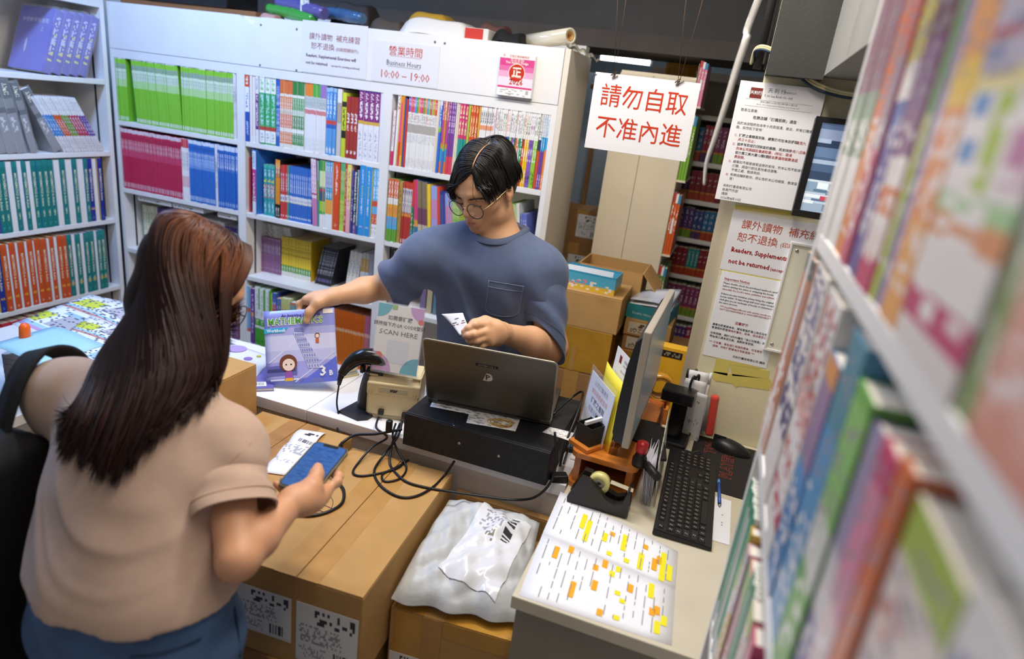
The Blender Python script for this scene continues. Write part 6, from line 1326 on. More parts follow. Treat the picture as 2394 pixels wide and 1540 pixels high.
# red and black stamp, envelopes
sp=at(1489,1086,z=ZR)
stp=thing('hand_stamp','self inking hand stamp with a red grip','stamp',T(sp.x+0.004,sp.y,ZR))
MB().lathe([(0.017,0),(0.018,0.006),(0.018,0.02),(0.013,0.03),(0.0125,0.036)],20).build('base',M_black,stp);MB().lathe([(0.0125,0.0362),(0.0145,0.042),(0.0145,0.060),(0.013,0.064),(0.0,0.066)],20).build('grip',mat('stamp red','#b3202a',0.3),stp)
for k in range(9):
    o=MB().sheet(lambda u,v:(0.004*math.sin(3*u+k)*v,0.20*u,(0.125+0.004*(k % 3))*v*(1-0.25*u)),4,4,0.0009).build('envelope',mat('envelope white','#dedde6',0.6,var=0.05,vscale=5),None,T(-0.030+0.0058*k,1.500+0.004*k,ZC+0.0004)@RZ(-4-1.2*k)@RY(-10+3*k)@RX(0))
    o.matrix_basis=T(-0.046+0.0026*k,1.462+0.002*(k % 3),ZC+0.0006)@RZ(1.5-0.1*k)@RY(-7+0.15*k)
    tag(o,'white envelope standing upright in the bundle between riser and keyboard','envelope','envelopes beside the keyboard')
o=MB().sheet(lambda u,v:(0.002,0.215*u,0.175*v*(1-0.30*(1-u))),4,6,0.0012).build('printed_folder',print_mat('folder print',[(0,'#d6d0c4'),(0.3,'#e2e0dc')],[(0.5,0.9,0.1,0.6,'#a8a49a',12,10,.35),(0.2,0.5,0.3,0.9,'#8a857a',5,4,.4)],axis='Z',across='Y'),None,T(-0.0165,1.470,ZC+0.0006)@RZ(0.5)@RY(-6));tag(o,'printed folded sheet standing at the keyboard side of the envelope bundle','leaflet')
# second scanner on its stand
s2=at(1560,1030,z=ZC)
dv=thing('presentation_scanner','black presentation scanner on a post in front of the pen pot','scanner',T(-0.012,1.842,ZC)@RZ(-4))
MB().cbox((-0.05,-0.045,0),(0.045,0.05,0.022),0.006).build('base',M_black,dv)
b=MB().prism([(-0.020,-0.014),(0.024,-0.014),(0.020,0.014),(-0.016,0.014)],0.118,0,0.0222);b.build('post',mat('gloss black post','#0d0d10',0.2),dv)
MB().cbox((-0.055,-0.035,0.141),(0.038,0.03,0.176),0.004).build('head',mat('gloss black head','#101013',0.25),dv);MB().box((-0.050,-0.0358,0.148),(0.032,-0.0352,0.170)).build('window',mat('scanner window','#18141c',0.1),dv)
MB().box((-0.024,-0.0155,0.035),(-0.021,-0.0143,0.05)).build('led',mat('led','#8ab4ff',0.3,emit=3.0),dv)
cable('usb_cable',[(0.034,1.800,ZC+0.010),(0.055,1.795,ZC+0.012),(0.070,1.800,ZC+0.018),(0.080,1.790,ZC+0.006),(0.076,1.775,ZC+0.0055)],0.0022,M_black,'short black cable curling onto the mouse mat')
# pen pot made from a box, with receipts and stapler
bx_=at(1612,1035,z=ZC)
pp=thing('pen_pot','upright grey box used as a pen pot against the cream wall','pot',T(0.026,1.925,ZC)@RZ(-4))
M_gbox=print_mat('pen carton',[(0,'#cfc9bc'),(0.55,'#b9b3a8'),(0.72,'#d4d0c6')],[(0.25,0.5,0.1,0.3,'#4a4a4a',22,1,.5),(0.1,0.45,0.55,0.7,'#3a3a3a',5,2,.45)],rough=0.4)
b=MB()
for lo,hi in (((-0.036,-0.030,0),(0.036,-0.0285,0.13)),((-0.036,0.0285,0),(0.036,0.030,0.13)),((-0.036,-0.0284,0),(-0.0345,0.0284,0.13)),((0.0345,-0.0284,0),(0.036,0.0284,0.13)),((-0.0344,-0.0284,0),(0.0344,0.0284,0.002))):b.box(lo,hi)
b.build('pot',M_gbox,pp)
letters([('0.5',0.012,0,0,'CENTER',0.02)],M_paper,pp,0,M=T(0.012,-0.0312,0.075)@RX(90)@RZ(90));MB().box((0.004,-0.0310,0.062),(0.020,-0.0302,0.088)).build('tag',M_ink,pp)
Mr=print_mat('pay slip',[(0,'#efeeee')],[(0.3,0.45,0.2,0.8,'#b0b0b4',3,12,.3)],axis='Z',across='X')
for k,(x,y,a,h) in enumerate(((0.022,1.938,5,0.205),(0.018,1.915,-3,0.19),(0.034,1.898,-10,0.165))):
    o=MB().sheet(lambda u,v:(-0.03+0.06*u,-0.010*math.sin(2.4*v)*(1 if k else 0.3)-0.012*v*v*k,h*v),4,12,0.0005).build('receipt',Mr,None,T(x,y,ZC+0.003)@RZ(a));tag(o,'white pay slip standing in the grey pen pot, %s' % ('rearmost','middle one','foremost')[k],'receipt')
    letters([('KPay',0.014,0,0,'CENTER',0.01)],M_ink,o,0,M=T(0.0,-0.0125-0.006*k,h*0.83)@RX(90-10*k))
sr=thing('stapler','red stapler clipped over the side of the pen pot','stapler',T(0.068,1.905,ZC+0.088)@RZ(8)@RY(86))
MB().cbox((-0.068,-0.012,0.006),(0.064,0.012,0.030),0.008).build('arm',mat('coral red plastic','#d6493c',0.35),sr);MB().cbox((-0.060,-0.009,-0.010),(0.060,0.009,-0.004),0.002).build('base',M_steel,sr);MB().box((-0.058,-0.006,-0.0038),(0.050,0.006,0.0058)).build('magazine',M_steel,sr)
for k,(x,y,c,t) in enumerate(((0.000,1.930,'#e6e4de','white'),(0.012,1.944,'#22222a','black'),(0.046,1.940,'#d8d8dc','clear capped'))):
    p=thing('marker_pen','%s pen standing in the grey pen pot' % t,'pen',T(x,y,ZC+0.003)@RX(-2)@RY(-3+3*k));MB().tube([(0,0,0),(0,0,0.17)],0.005,10).build('barrel',mat('pen '+c,c,0.35),p);MB().tube([(0,0,0.1702),(0,0,0.205)],[0.0056,0.004],10).build('cap',mat('pen cap dark' if k==0 else 'pen '+c,'#1e1e22',0.35),p)
sc_=thing('scissors','black handled scissors standing in the pen pot','scissors',T(0.004,1.914,ZC+0.004)@RZ(60)@RX(4))
MB().box((-0.004,-0.001,0),(0.004,0.001,0.14)).build('blades',M_steel,sc_)
for s in (-1,1):MB().tube([(s*0.011+0.009*math.cos(t),0,0.178+0.022*math.sin(t)) for t in [2*math.pi*i/20 for i in range(20)]],0.0035,8,closed=True).build('handle',M_black,sc_);MB().tube([(0.002*s,0,0.138),(s*0.009,0,0.158)],0.0035,8).build('shank',M_black,sc_)
# wooden organiser with yellow box, parcel tape roll, card terminal behind the monitor
og=thing('organiser_box','orange wooden organiser behind the monitor','organiser',T(-0.105,2.02,ZC-0.10))
for lo,hi in (((-0.10,-0.05,0),(0.06,-0.042,0.145)),((-0.10,0.042,0),(0.06,0.05,0.145)),((-0.10,-0.0418,0),(-0.092,0.0418,0.145)),((0.052,-0.0418,0),(0.06,0.0418,0.145)),((-0.0918,-0.0418,0),(0.0518,0.0418,0.008))):MB().box(lo,hi).build('board',M_wood,og)
yb=thing('yellow_box','yellow box with a black strip behind the tape roll','box',T(-0.07,2.125,ZC-0.10))
MB().cbox((-0.12,0.0,0.0),(0.08,0.05,0.30),0.002).build('body',mat('yellow board','#e8b02e',0.4),yb);MB().box((-0.11,-0.0008,0.265),(0.03,-0.0001,0.288)).build('strip',print_mat('black strip',[(0,'#1d1a18')],[(0.2,0.8,0.05,0.95,'#8a8270',2,24,.5)]),yb)
tp=thing('tape_roll','roll of brown parcel tape standing in the organiser','tape',T(-0.086,2.018,ZC+0.098)@RZ(12)@RX(90))
MB().lathe([(0.047,-0.022),(0.047,0.022),(0.034,0.022),(0.034,-0.022)],36,close=True).build('tape',mat('parcel tape amber','#c58a2e',0.25,coat=0.4),tp);MB().lathe([(0.0338,-0.022),(0.0338,0.022),(0.030,0.022),(0.030,-0.022)],30,close=True).build('core',M_card2,tp)
ct=thing('card_terminal','small orange card terminal with a lit blue screen','card terminal',T(-0.085,1.945,ZC)@RZ(-12)@RX(20))
MB().cbox((-0.035,-0.02,0.004),(0.035,0.005,0.10),0.004).build('body',mat('terminal orange','#c86a28',0.4),ct);MB().box((-0.028,-0.0208,0.050),(0.028,-0.0201,0.092)).build('screen',mat('blue screen','#3a6fe0',0.2,emit=1.2),ct);MB().box((-0.025,-0.0206,0.012),(0.025,-0.0201,0.042)).build('keypad',M_blackm,ct)
# small device, adapter and cables at the right end of the cash drawer
pd=thing('tablet','dark tablet with a bluish screen lying behind the laptop','tablet',T(-0.275,1.70,ZC+0.0005)@RZ(6))
MB().cbox((-0.03,-0.08,0),(0.10,0.09,0.012),0.003).build('body',M_black,pd);MB().box((-0.022,-0.07,0.0121),(0.092,0.08,0.0126)).build('screen',mat('tablet glass','#4a6478',0.1,emit=0.15),pd)
paper('receipt','white receipt lying between the laptop and the leaflet holder',[(-0.262,1.585,ZC+.001),(-0.238,1.585,ZC+.001),(-0.238,1.69,ZC+.03),(-0.262,1.69,ZC+.03)],M_rcpt,'receipt',wave=0.004)
ad=at(1310,1085,z=ZC)
o=MB().cbox((-0.022,-0.014,0),(0.022,0.014,0.02),0.004).build('power_plug',M_black,None,T(-0.262,1.463,ZC+0.0002)@RZ(30));tag(o,'black power plug at the right foot of the cash drawer','plug')
cable('laptop_cable',[(-0.33,1.60,ZD+0.012),(-0.300,1.68,ZD+0.04),(-0.270,1.66,1.10),(-0.262,1.57,1.07),(-0.266,1.50,1.02),(-0.266,1.475,0.965)],0.0030,M_black,'black cable arching beside the laptop down to the counter')
cable('grey_cable',[(-0.270,1.72,ZC+0.02),(-0.258,1.64,1.03),(-0.265,1.58,1.0),(-0.262,1.50,0.96)],0.0034,mat('grey cable','#4a4a4e',0.5),'grey cable hanging beside the black laptop cable')
# tangle of printer cables in front of the counter
zt=0.8865
C1=[at(880,985,z=0.945),at(905,1012,y=1.44),at(912,1035,y=1.425)]
def onb(*pts,z=zt):return [at(*p,z=z) for p in pts]
cable('printer_cable',[at(885,975,y=1.475),at(880,1000,y=1.435),at(905,1022,y=1.425),at(870,1045,y=1.40)]+onb((835,1085),(826,1106),(850,1112),(905,1102),(935,1090),(945,1075)),0.0032,M_black,'black printer cable looping left over the carton')
cable('printer_cable',[at(935,990,y=1.47),at(925,1015,y=1.428),at(915,1045,y=1.415)]+onb((912,1085),(930,1110),(955,1128),(1000,1140),(1060,1150),(1130,1160),(1200,1168))+[at(1250,1162,y=1.425),at(1285,1130,y=1.418),at(1300,1080,y=1.425),at(1297,1010,y=1.43)],0.0034,M_black,'long black cable sweeping across the carton towards the desk')
cable('printer_cable',[at(940,985,y=1.47),at(930,1020,y=1.425),at(900,1060,y=1.40)]+onb((875,1100),(890,1135),(930,1160),(970,1160),(1010,1140),(1040,1110))+[at(1062,1078,y=1.4085)],0.0034,M_black,'black cable looping low over the carton and up behind the cash drawer')
cable('printer_cable',[at(925,990,y=1.47),at(918,1018,y=1.426)]+[at(928,1050,y=1.42)]+onb((950,1092),(935,1118),(900,1125),(895,1108),(930,1090),(955,1075)),0.0030,M_black,'black cable in a small coil beneath the receipt printer')
cable('power_lead',[at(940,1003,y=1.44),at(880,1014,y=1.415),at(830,1017,y=1.405)]+[at(800,1035,z=0.9125),at(790,1052,z=0.9125)]+[at(782,1085,z=0.912),at(775,1105,z=0.900)]+onb((785,1122),(803,1145),(800,1175),(770,1195),(730,1205),(695,1204)),0.0040,M_black,'thick black lead running under the phone hand over the carton')
o=MB().cbox((-0.008,-0.008,0),(0.008,0.008,0.034),0.004).build('ferrite_core',M_black,None,T(*at(909,1008,y=1.427)));tag(o,'black ferrite bead on the printer cable','ferrite')
# ------------------------------------------------------------------ behind the counter: carton stacks, cream cabinet, store room
YS=2.16
def bbox_carton(label,px0,px1,z0,z1,y0,d,m=M_card,**k):
    x0,x1=solve_x(px0,y0,z1),solve_x(px1,y0,z1)
    return carton(label,T((x0+x1)/2,y0+d/2,z0),x1-x0,d,z1-z0,m=m,**k)
M_yel=mat('shiny amber wrap','#b5862f',0.16,var=0.2,vscale=7,bump=0.5,bscale=18,coat=0.5)
xl,xr=-0.53,-0.272
s1=carton('plain brown carton on top of the stack beside the clerk',T((xl+xr)/2,YS+0.115,1.118),xr-xl,0.23,0.128,seam=False,tape=None)
s2_=carton('carton wrapped in shiny amber tape in the stack beside the clerk',T((xl+xr)/2-0.012,YS+0.115,0.955),xr-xl,0.23,0.1625,m=M_card,seam=False,tape=None)
w_=xr-xl
MB().box((-0.055,-0.1158,0.002),(w_/2+0.0008,-0.1151,0.1615)).build('tape',M_yel,s2_);MB().box((w_/2,-0.1157,0.002),(w_/2+0.0007,0.1145,0.1615)).build('tape',M_yel,s2_)
MB().box((-0.005,-0.1166,0.0),(0.012,-0.1159,0.085)).build('tape_end',M_tape2,s2_)
letters([('广州',0.020,0,0)],mat('box print','#6a4a2c',0.7),s2_,0,M=T(-0.075,-0.1158,0.10)@RX(90))
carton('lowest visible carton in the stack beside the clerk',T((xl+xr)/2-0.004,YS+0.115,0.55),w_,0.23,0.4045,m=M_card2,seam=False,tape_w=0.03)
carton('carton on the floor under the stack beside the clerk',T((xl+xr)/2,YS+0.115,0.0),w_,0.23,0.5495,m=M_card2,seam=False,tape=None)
# blue tray box with papers on top
def open_box(name,label,M,w,d,h,mo,mi,cat='box',t=0.002,flaps=()):
    th=thing(name,label,cat,M)
    for nm,lo,hi in (('front_wall',(-w/2,-d/2,0),(w/2,-d/2+t,h)),('back_wall',(-w/2,d/2-t,0),(w/2,d/2,h)),('side_wall',(-w/2,-d/2+t,0),(-w/2+t,d/2-t,h)),('side_wall',(w/2-t,-d/2+t,0),(w/2,d/2-t,h)),('bottom',(-w/2+t,-d/2+t,0),(w/2-t,d/2-t,t))):MB().box(lo,hi).build(nm,mo if nm != 'bottom' else mi,th)
    return th
M_bbox=print_mat('toy box print',[(0,'#e3bb3c'),(0.32,'#58b4cc'),(0.9,'#3fa0c0')],[(0.05,0.55,0.05,0.95,'#efe3cf',5,16,.35),(0.2,0.6,0.1,0.5,'#d98aa0',4,10,.25)],rough=0.35)
bt=open_box('blue_tray_box','sky blue and yellow printed tray box holding slips on the carton stack',T(-0.405,YS+0.085,1.2465)@RZ(-2),0.198,0.115,0.062,M_bbox,mat('sky blue board','#4fb0c8',0.4))
for k in range(3):
    o=MB().box((-0.085,-0.04+0.012*k,0),(0.075,-0.0395+0.012*k,0.062)).build('slip',M_rcpt,None,T(-0.405,YS+0.085,1.2490)@RX(-14-3*k));tag(o,'white slip standing in the sky blue tray box','paper','slips in the blue tray box')
# open carton behind it, its flaps out
oc=open_box('open_carton','open brown carton with raised flaps behind the blue tray box',T(-0.365,YS+0.34,1.118),0.24,0.20,0.175,M_card,M_card2)
for nm,M in (('flap',T(-0.12,0,0.1752)@RY(-62)),('flap',T(0.12,0,0.1752)@RY(48))):MB().box((-0.09 if M[0][3]<0 else 0,-0.099,0),(0 if M[0][3]<0 else 0.09,0.099,0.003)).build(nm,M_card,oc,M)
carton('carton under the open carton behind the stack',T(-0.365,YS+0.34,0.0),0.24,0.20,1.117,m=M_card2,seam=False,tape=None)
# second stack of flat cartons with the teal tray
M_rl=print_mat('ream label',[(0,'#cfc4b0')],[(0.55,0.9,0.3,0.95,'#5a4a3a',2,12,.5),(0.1,0.5,0.05,0.95,'#8a7a66',4,22,.4)])
zz=[1.098,1.040,0.982,0.924,0.866]
names=('topmost','second','third','fourth','fifth')
X2=(-0.262,-0.098)
for k,z in enumerate(zz):
    y0=2.265+0.003*(k % 2)
    c=carton('flat brown carton with a printed end in the narrow stack, %s' % names[k],T((X2[0]+X2[1])/2+0.002*(k % 2),y0+0.13,z),X2[1]-X2[0],0.26,0.0575,m=M_card if k % 2==0 else M_card2,seam=False,tape=None)
    if k in (0,1,3):MB().box((-0.068,-0.1308,0.008),(0.03,-0.1301,0.05)).build('printed_label',M_rl,c)
    else:MB().box((-0.075,-0.1308,0.002),(0.075,-0.1301,0.055)).build('tape',M_yel,c)
carton('tall carton on the floor under the narrow stack',T((X2[0]+X2[1])/2,2.395,0),0.166,0.26,0.8655,m=M_card2,seam=False,tape=None)
tt=open_box('teal_tray_box','teal tray box piled with white papers on the narrow stack',T(-0.182,2.365,1.1562)@RZ(-6),0.155,0.17,0.05,mat('teal board','#2f8a94',0.4),mat('teal board','#2f8a94',0.4))
letters([('Double White',0.012,0,0)],mat('pale teal print','#cfe4e4',0.5),tt,0,M=T(-0.02,-0.0855,0.02)@RX(90))
for k in range(7):
    o=MB().sheet(lambda u,v:(-0.072+0.145*u,-0.078+0.155*v,0.006*math.sin(2.5*u+k)+0.03*u*v),5,5,0.003).build('paper_bundle',M_paper if k % 3 else mat('clear wallet','#c9cad0',0.15),None,T(-0.182,2.365,1.1600+0.0105*k)@RZ(-6+2*math.sin(k*2)));tag(o,'white paper bundle heaped in the teal tray box','paper','paper bundles in the teal tray box')
# cream cabinet and the rack of books on its right side
cab=thing('tall_cabinet','tall cream cabinet with a centre seam behind the hanging sign','cabinet',T(0,2.72,0))
M_cab=mat('cream cabinet laminate','#e3d5ba',0.45,var=0.03,vscale=5)
xc0,xcs,xc1=solve_x(1380,2.72,1.25),solve_x(1452,2.72,1.27),solve_x(1536,2.72,1.23)
part_box('door',(xc0,0.0,0.03),(xcs-0.001,0.018,1.99),M_cab,cab);part_box('door',(xcs+0.001,0.0,0.03),(xc1,0.018,1.99),M_cab,cab)
part_box('carcass',(xc0,0.0185,0.0),(xc1,0.34,2.0),M_cab,cab)
rk=thing('book_rack','narrow rack of upright books on the right side of the cream cabinet','rack',T(xc1+0.002,2.72,0))
for z in (0.70,1.02,1.32,1.62,1.90):part_box('shelf',(0.0,0.0,z-0.008),(0.034,0.30,z),M_cab,rk)
part_box('back_panel',(-0.001,0.0,0.0),(0.0,0.30,2.05),M_cab,rk)
for k,(z,h,c,t) in enumerate(((1.9003,0.16,'#e58aa0','pink and white'),(1.6203,0.25,'#7fb03c','green'),(1.3203,0.25,'#d9602a','orange'),(1.0203,0.25,'#6a8a4c','olive'),(0.7003,0.25,'#c9c2a6','cream'))):
    for j in range(3):
        kd='rack%d%d' % (k,j);kind(kd,[(0,c),(0.35,'#ece6dc' if j==1 else c),(0.6,c),(0.85,('#c8403a','#eee','#3a8ab0')[j] if j != 1 else '#eeeeee')],[TX(0.4,0.8,'#f4ece0',8,.4)],h=h)
        add_book(T(xc1+0.004+0.0105*j,2.724,z),0.0098,h-0.004*j,0.2,KINDS[kd]['sp'],KINDS[kd]['cv'],'%s book on the narrow rack beside the cabinet, %s' % (t,ORD[3][j]),'books on the narrow rack',kd)
# far corner: blue grey door leaf, cartons, amber bag and tube light
dr_=MB().cbox((-0.98,3.55,0),(-0.42,3.59,2.02),0.003).build('door_1',mat('pale blue door','#aebfd0',0.5,var=0.03));struct(dr_)
for k,(z,h,px) in enumerate(((0.0,1.02,0),(1.0202,0.20,0),(1.2206,0.16,1))):
    carton('brown carton in the gap beyond the end panel, %s' % ('lowest','middle','topmost')[k],T(-0.70+0.02*k,3.25,z),0.24,0.22,h,m=M_card2,seam=False,tape_w=0.03,labels=((-0.02,0.03,0.12,0.11,'g'),) if k else ())
tl_=at(1462,140,y=3.42)
lt=thing('tube_light','lit fluorescent tube in the store room','light',T(tl_.x,3.42,tl_.z)@RZ(8))
MB().tube([(-0.12,0,0),(0.12,0,0)],0.013,12).build('tube',mat('lit tube','#eef6ff',0.3,emit=9.0),lt);MB().box((-0.14,-0.02,0.016),(0.14,0.02,0.045)).build('fixture',M_white,lt)
for x in (-0.125,0.125):MB().box((x-0.006,-0.012,-0.014),(x+0.006,0.012,0.0158)).build('holder',M_white,lt)
MB().tube([(0.0,0,0.0452),(0.0,0,2.749-tl_.z)],0.004,8).build('hanger',M_steel,lt)
a0_,a1_=at(1550,205,y=3.20),at(1640,120,y=3.20);xb0,xb1,zb0,zb1=a0_.x,a1_.x,a0_.z-0.02,a1_.z+0.02
am=MB().grid(lambda u,v:(xb0+(xb1-xb0)*u+0.006*math.sin(9*v),3.20-0.02*math.sin(7*u)-0.012*math.sin(11*v+3*u),zb0+(zb1-zb0)*v),14,10).grid(lambda u,v:(xb1-(xb1-xb0)*u,3.26,zb0+(zb1-zb0)*v),4,4)
tag(am.build('amber_bag',mat('amber plastic','#c7921f',0.3,coat=0.3)),'crumpled amber plastic bag above the hanging sign','bag')
sb2=thing('store_shelf','brown shelf carrying cartons and the amber bag in the store room','shelf',T(0,3.16,0))
part_box('board',(-0.72,0.0,zb0-0.022),(-0.26,0.22,zb0-0.0005),M_card2,sb2)
for x in (-0.71,-0.27):part_box('post',(x-0.01,0.18,0.0),(x+0.01,0.20,zb0-0.0225),M_card2,sb2)
carton('pale carton on the store room shelf under the tube light',T(-0.60,3.27,zb0),0.13,0.15,0.055,m=mat('pale carton','#c9b490',0.7),seam=False,tape=None)
carton('dark carton on the store room shelf beside the amber bag',T(-0.475,3.27,zb0),0.10,0.15,0.07,m=M_card2,seam=False,tape=None)
# low wooden drawer table under the far bookcase view
dt=thing('drawer_table','small brown drawer table in front of the far bookcase','table',T(-0.115,2.86,0))
part_box('top',(-0.10,0,0.735),(0.16,0.30,0.755),mat('brown veneer','#7a4f30',0.45,var=0.1,vscale=6,stretch=(1,6,6)),dt);part_box('drawer',(-0.09,0.005,0.62),(0.15,0.28,0.7345),MATS['brown veneer'],dt);part_box('drawer',(-0.09,0.005,0.50),(0.15,0.28,0.6185),MATS['brown veneer'],dt)
for x in (-0.095,0.135):
    for y in (0.01,0.27):part_box('leg',(x,y,0),(x+0.02,y+0.02,0.4995),MATS['brown veneer'],dt)
MB().box((0.02,0.0,0.80),(0.05,0.0045,0.82)).build('handle_hole',M_blackm,dt) if False else None
carton('brown carton with a hand hole on the drawer table',T(-0.09,2.99,0.7555),0.21,0.20,0.12,m=M_card2,seam=False,tape=None)
# ------------------------------------------------------------------ clutter on top of the bookcases
ZT=2.0275
tp_=MB().box((-2.735,YB+0.018,1.8375),(-0.656,YB+0.29,2.0268)).build('top_boards',M_inner);tag(tp_,'closed white top section behind the fascia boards','cabinet')
M_wrap=mat('clear stretch film','#d8d6cc',0.12,alpha=0.55,spec=0.8,coat=0.5)
fr0,fr1=Vector((-0.79,YB+0.20,ZT+0.024)),Vector((-0.640,YB+0.04,ZT+0.062))
fr0,fr1=at(1255,104,y=YB+0.14),at(1334,84,y=YB+0.03)
fr0.z=max(fr0.z,ZT+0.028);ax=(fr1-fr0).normalized()
rl=thing('film_roll','roll of clear film lying across the top of the end bookcase','roll',frame(fr0,ax.cross(Vector((0,0,1))).normalized(),Vector((0,0,1)).cross(ax) if False else ax.cross(ax.cross(Vector((0,0,1))))))
L=(fr1-fr0).length+0.16
M=Matrix.Translation(fr0-ax*0.16)@ax.to_track_quat('Z','Y').to_matrix().to_4x4();rl.matrix_basis=M
MB().lathe([(0.027,0),(0.027,L),(0.018,L),(0.018,0)],28,close=True).build('film',mat('milky film','#d2cbb8',0.2,spec=0.7,coat=0.5,var=0.08,vscale=60,stretch=(1,1,0.05)),rl)
MB().lathe([(0.0178,0.001),(0.0178,L-0.001),(0.013,L-0.001),(0.013,0.001)],24,close=True).build('core',M_card,rl)
pz_=MB().grid(lambda u,v:(-0.68+0.10*u,YB+0.02+0.22*v,ZT+0.003+0.012*abs(math.sin(9*u+5*v))+0.008*math.sin(17*v)**2-0.05*max(0,u-0.45)),18,24)
tag(pz_.build('plastic_sheet',mat('crumpled clear sheet','#bdb6a6',0.2,alpha=0.75,coat=0.5)),'crumpled clear plastic sheet hanging over the end panel','plastic sheet')
def pack(label,px0,px1,h,y,d,m,z=ZT,tilt=0,cat='package',bulge=0.01,extra=None):
    x0,x1=solve_x(px0,y,ZT+0.03),solve_x(px1,y,ZT+0.03)
    f=lambda u,v:(x0+(x1-x0)*u,y+d*v,z+h*(1-abs(2*u-1)**6)**0.5*(1-abs(2*v-1)**6)**0.5+bulge*math.sin(6*u+3*v)*math.sin(3.1*u)+0.001)
    b=MB().grid(f,20,10).add([(x0,y,z),(x1,y,z),(x1,y+d,z),(x0,y+d,z)],[(3,2,1,0)])
    o=b.build('package',m);tag(o,label,cat);return o
pk=pack('white plastic wrapped package on top of the bookcases',935,1090,0.062,YB+0.03,0.2,mat('white plastic wrap','#dcd8d2',0.25,coat=0.4,bump=0.4,bscale=20),bulge=0.004)
x0,x1=solve_x(1086,YB+0.03,ZT),solve_x(1128,YB+0.03,ZT)
rb_=thing('red_packet','white packet with a red corner beside the wrapped package','package',T(x0,YB+0.03,ZT));MB().cbox((0,0,0),(x1-x0+0.02,0.16,0.04),0.004).build('body',MATS['white plastic wrap'],rb_);MB().box((0.0,-0.0008,0.002),(x1-x0,-0.0001,0.038)).build('red_panel',mat('packet red','#c43a2e',0.4),rb_)
pack('amber topped envelope pile behind the wrapped package',945,1040,0.088,YB+0.10,0.16,mat('amber wrap','#b08a30',0.3),bulge=0.003)
pack('black cloth bundle left of the film roll',1150,1215,0.045,YB+0.05,0.14,M_blackm,bulge=0.01)
pack('dark brown bag behind the film roll',1110,1180,0.075,YB+0.16,0.12,mat('brown bag','#5a3a34',0.6),bulge=0.008)
def bag_roll(label,p0,p1,r,c):
    a,b=at(*p0,y=YB+0.10),at(*p1,y=YB+0.03);a.z=max(a.z,ZT+r*0.75);b.z=max(b.z,ZT+r*0.55)
    P=smooth_path([a,a*0.6+b*0.4+Vector((0,0.01,0.003)),a*0.3+b*0.7,b],6);n=len(P)
    o=MB().tube(P,[r*(0.75+0.35*math.sin(math.pi*(0.1+0.85*i/n))+0.06*math.sin(i*2.3)) for i in range(n)],12).build('wrapped_roll',mat('roll '+c,c,0.2,coat=0.6,bump=0.4,bscale=30));tag(o,label,'roll');return o
bag_roll('green rolled sheet on top of the middle bookcase',(628,20),(735,46),0.022,'#3f9a3a')
gr=bag_roll('purple and blue plastic wrapped roll on top of the middle bookcase',(650,4),(760,32),0.026,'#5a5490');bag_roll('blue plastic wrapped roll beside the purple one',(755,28),(850,44),0.022,'#3a5f86')
MB().box((-0.02,-0.0275,-0.02),(0.02,-0.026,0.02)).build('barcode_label',label_mat('roll'),gr,T(*at(722,16,y=YB+0.06)))
o=MB().box((-2.72,YB+0.06,ZT+0.0005),(solve_x(598,YB+0.06,ZT),YB+0.24,ZT+0.022)).build('wooden_board',mat('raw board','#8a5a34',0.6,var=0.12,vscale=6,stretch=(1,8,8)));tag(o,'brown wooden board lying on the left bookcase top','board')
o=MB().cbox((-2.55,YB+0.05,ZT+0.0225),(-2.14,YB+0.25,ZT+0.11),0.01).build('black_case',M_black);tag(o,'black case on the wooden board above the green workbooks','case')
o=MB().cbox((-2.70,YB+0.06,ZT+0.0225),(-2.57,YB+0.22,ZT+0.10),0.008).build('dark_box',M_dark2);tag(o,'dark box at the left end of the wooden board','box')
o=pack('pale pink bag mouth beside the notch of the fascia',606,640,0.018,YB+0.03,0.08,mat('pink bag','#b98a80',0.6),bulge=0.003)
for k,(a,b,h,c) in enumerate(((770,860,0.10,'#2a2624'),(862,935,0.05,'#4a4036'))):pack('dark bundle on the bookcase top, %s of the wrapped package' % ('far left','just left')[k],a,b,h,YB+0.12,0.12,mat('bundle '+c,c,0.7),bulge=0.008)

# bottle on the third shelf behind the clerk
bx0=at(922,640,y=YB+0.10)
bo=thing('water_bottle','grey translucent water bottle with a steel cap on the shelf behind the clerk','bottle',T(solve_x(924,YB+0.09,1.05),YB+0.09,SH[2]+0.0003))
MB().lathe([(0.030,0),(0.034,0.004),(0.034,0.185),(0.031,0.200),(0.022,0.208),(0.021,0.213)],28).build('body',mat('smoky plastic','#a89aa2',0.25,alpha=0.8,coat=0.3),bo)
MB().lathe([(0.0222,0.2132),(0.024,0.216),(0.024,0.236),(0.022,0.240),(0.0,0.2405)],24).build('cap',M_steel,bo)
for k in range(4):
    add_book(T(solve_x(985,YB+0.05,1.05)+0.03*k,YB+0.05,SH[2]),0.024,0.20,0.15,spine('low%d' % k,[(0,('#7a6a8a','#b8a888','#5a7a8a','#8a4a4a')[k])]),plain('#8a8088'),'thick book on the third shelf behind the clerk, %s' % ORD[4][k],'books on the third shelf behind the clerk','low%d' % k,split=True)
# ------------------------------------------------------------------ left display table with price sheets
ZL=0.955
tl=thing('display_table','low display table beside the left bookcase','table',T(-1.98,1.42,0))
part_box('top',(-0.42,-0.50,ZL-0.155),(0.225,0.42,ZL-0.125),M_white,tl)
for x in (-0.40,0.185):
    for y in (-0.48,0.38):part_box('leg',(x,y,0),(x+0.03,y+0.03,ZL-0.1552),M_white,tl)
part_box('apron',(-0.37,-0.475,ZL-0.24),(0.185,-0.46,ZL-0.1552),M_white,tl)
zt_=ZL-0.1245
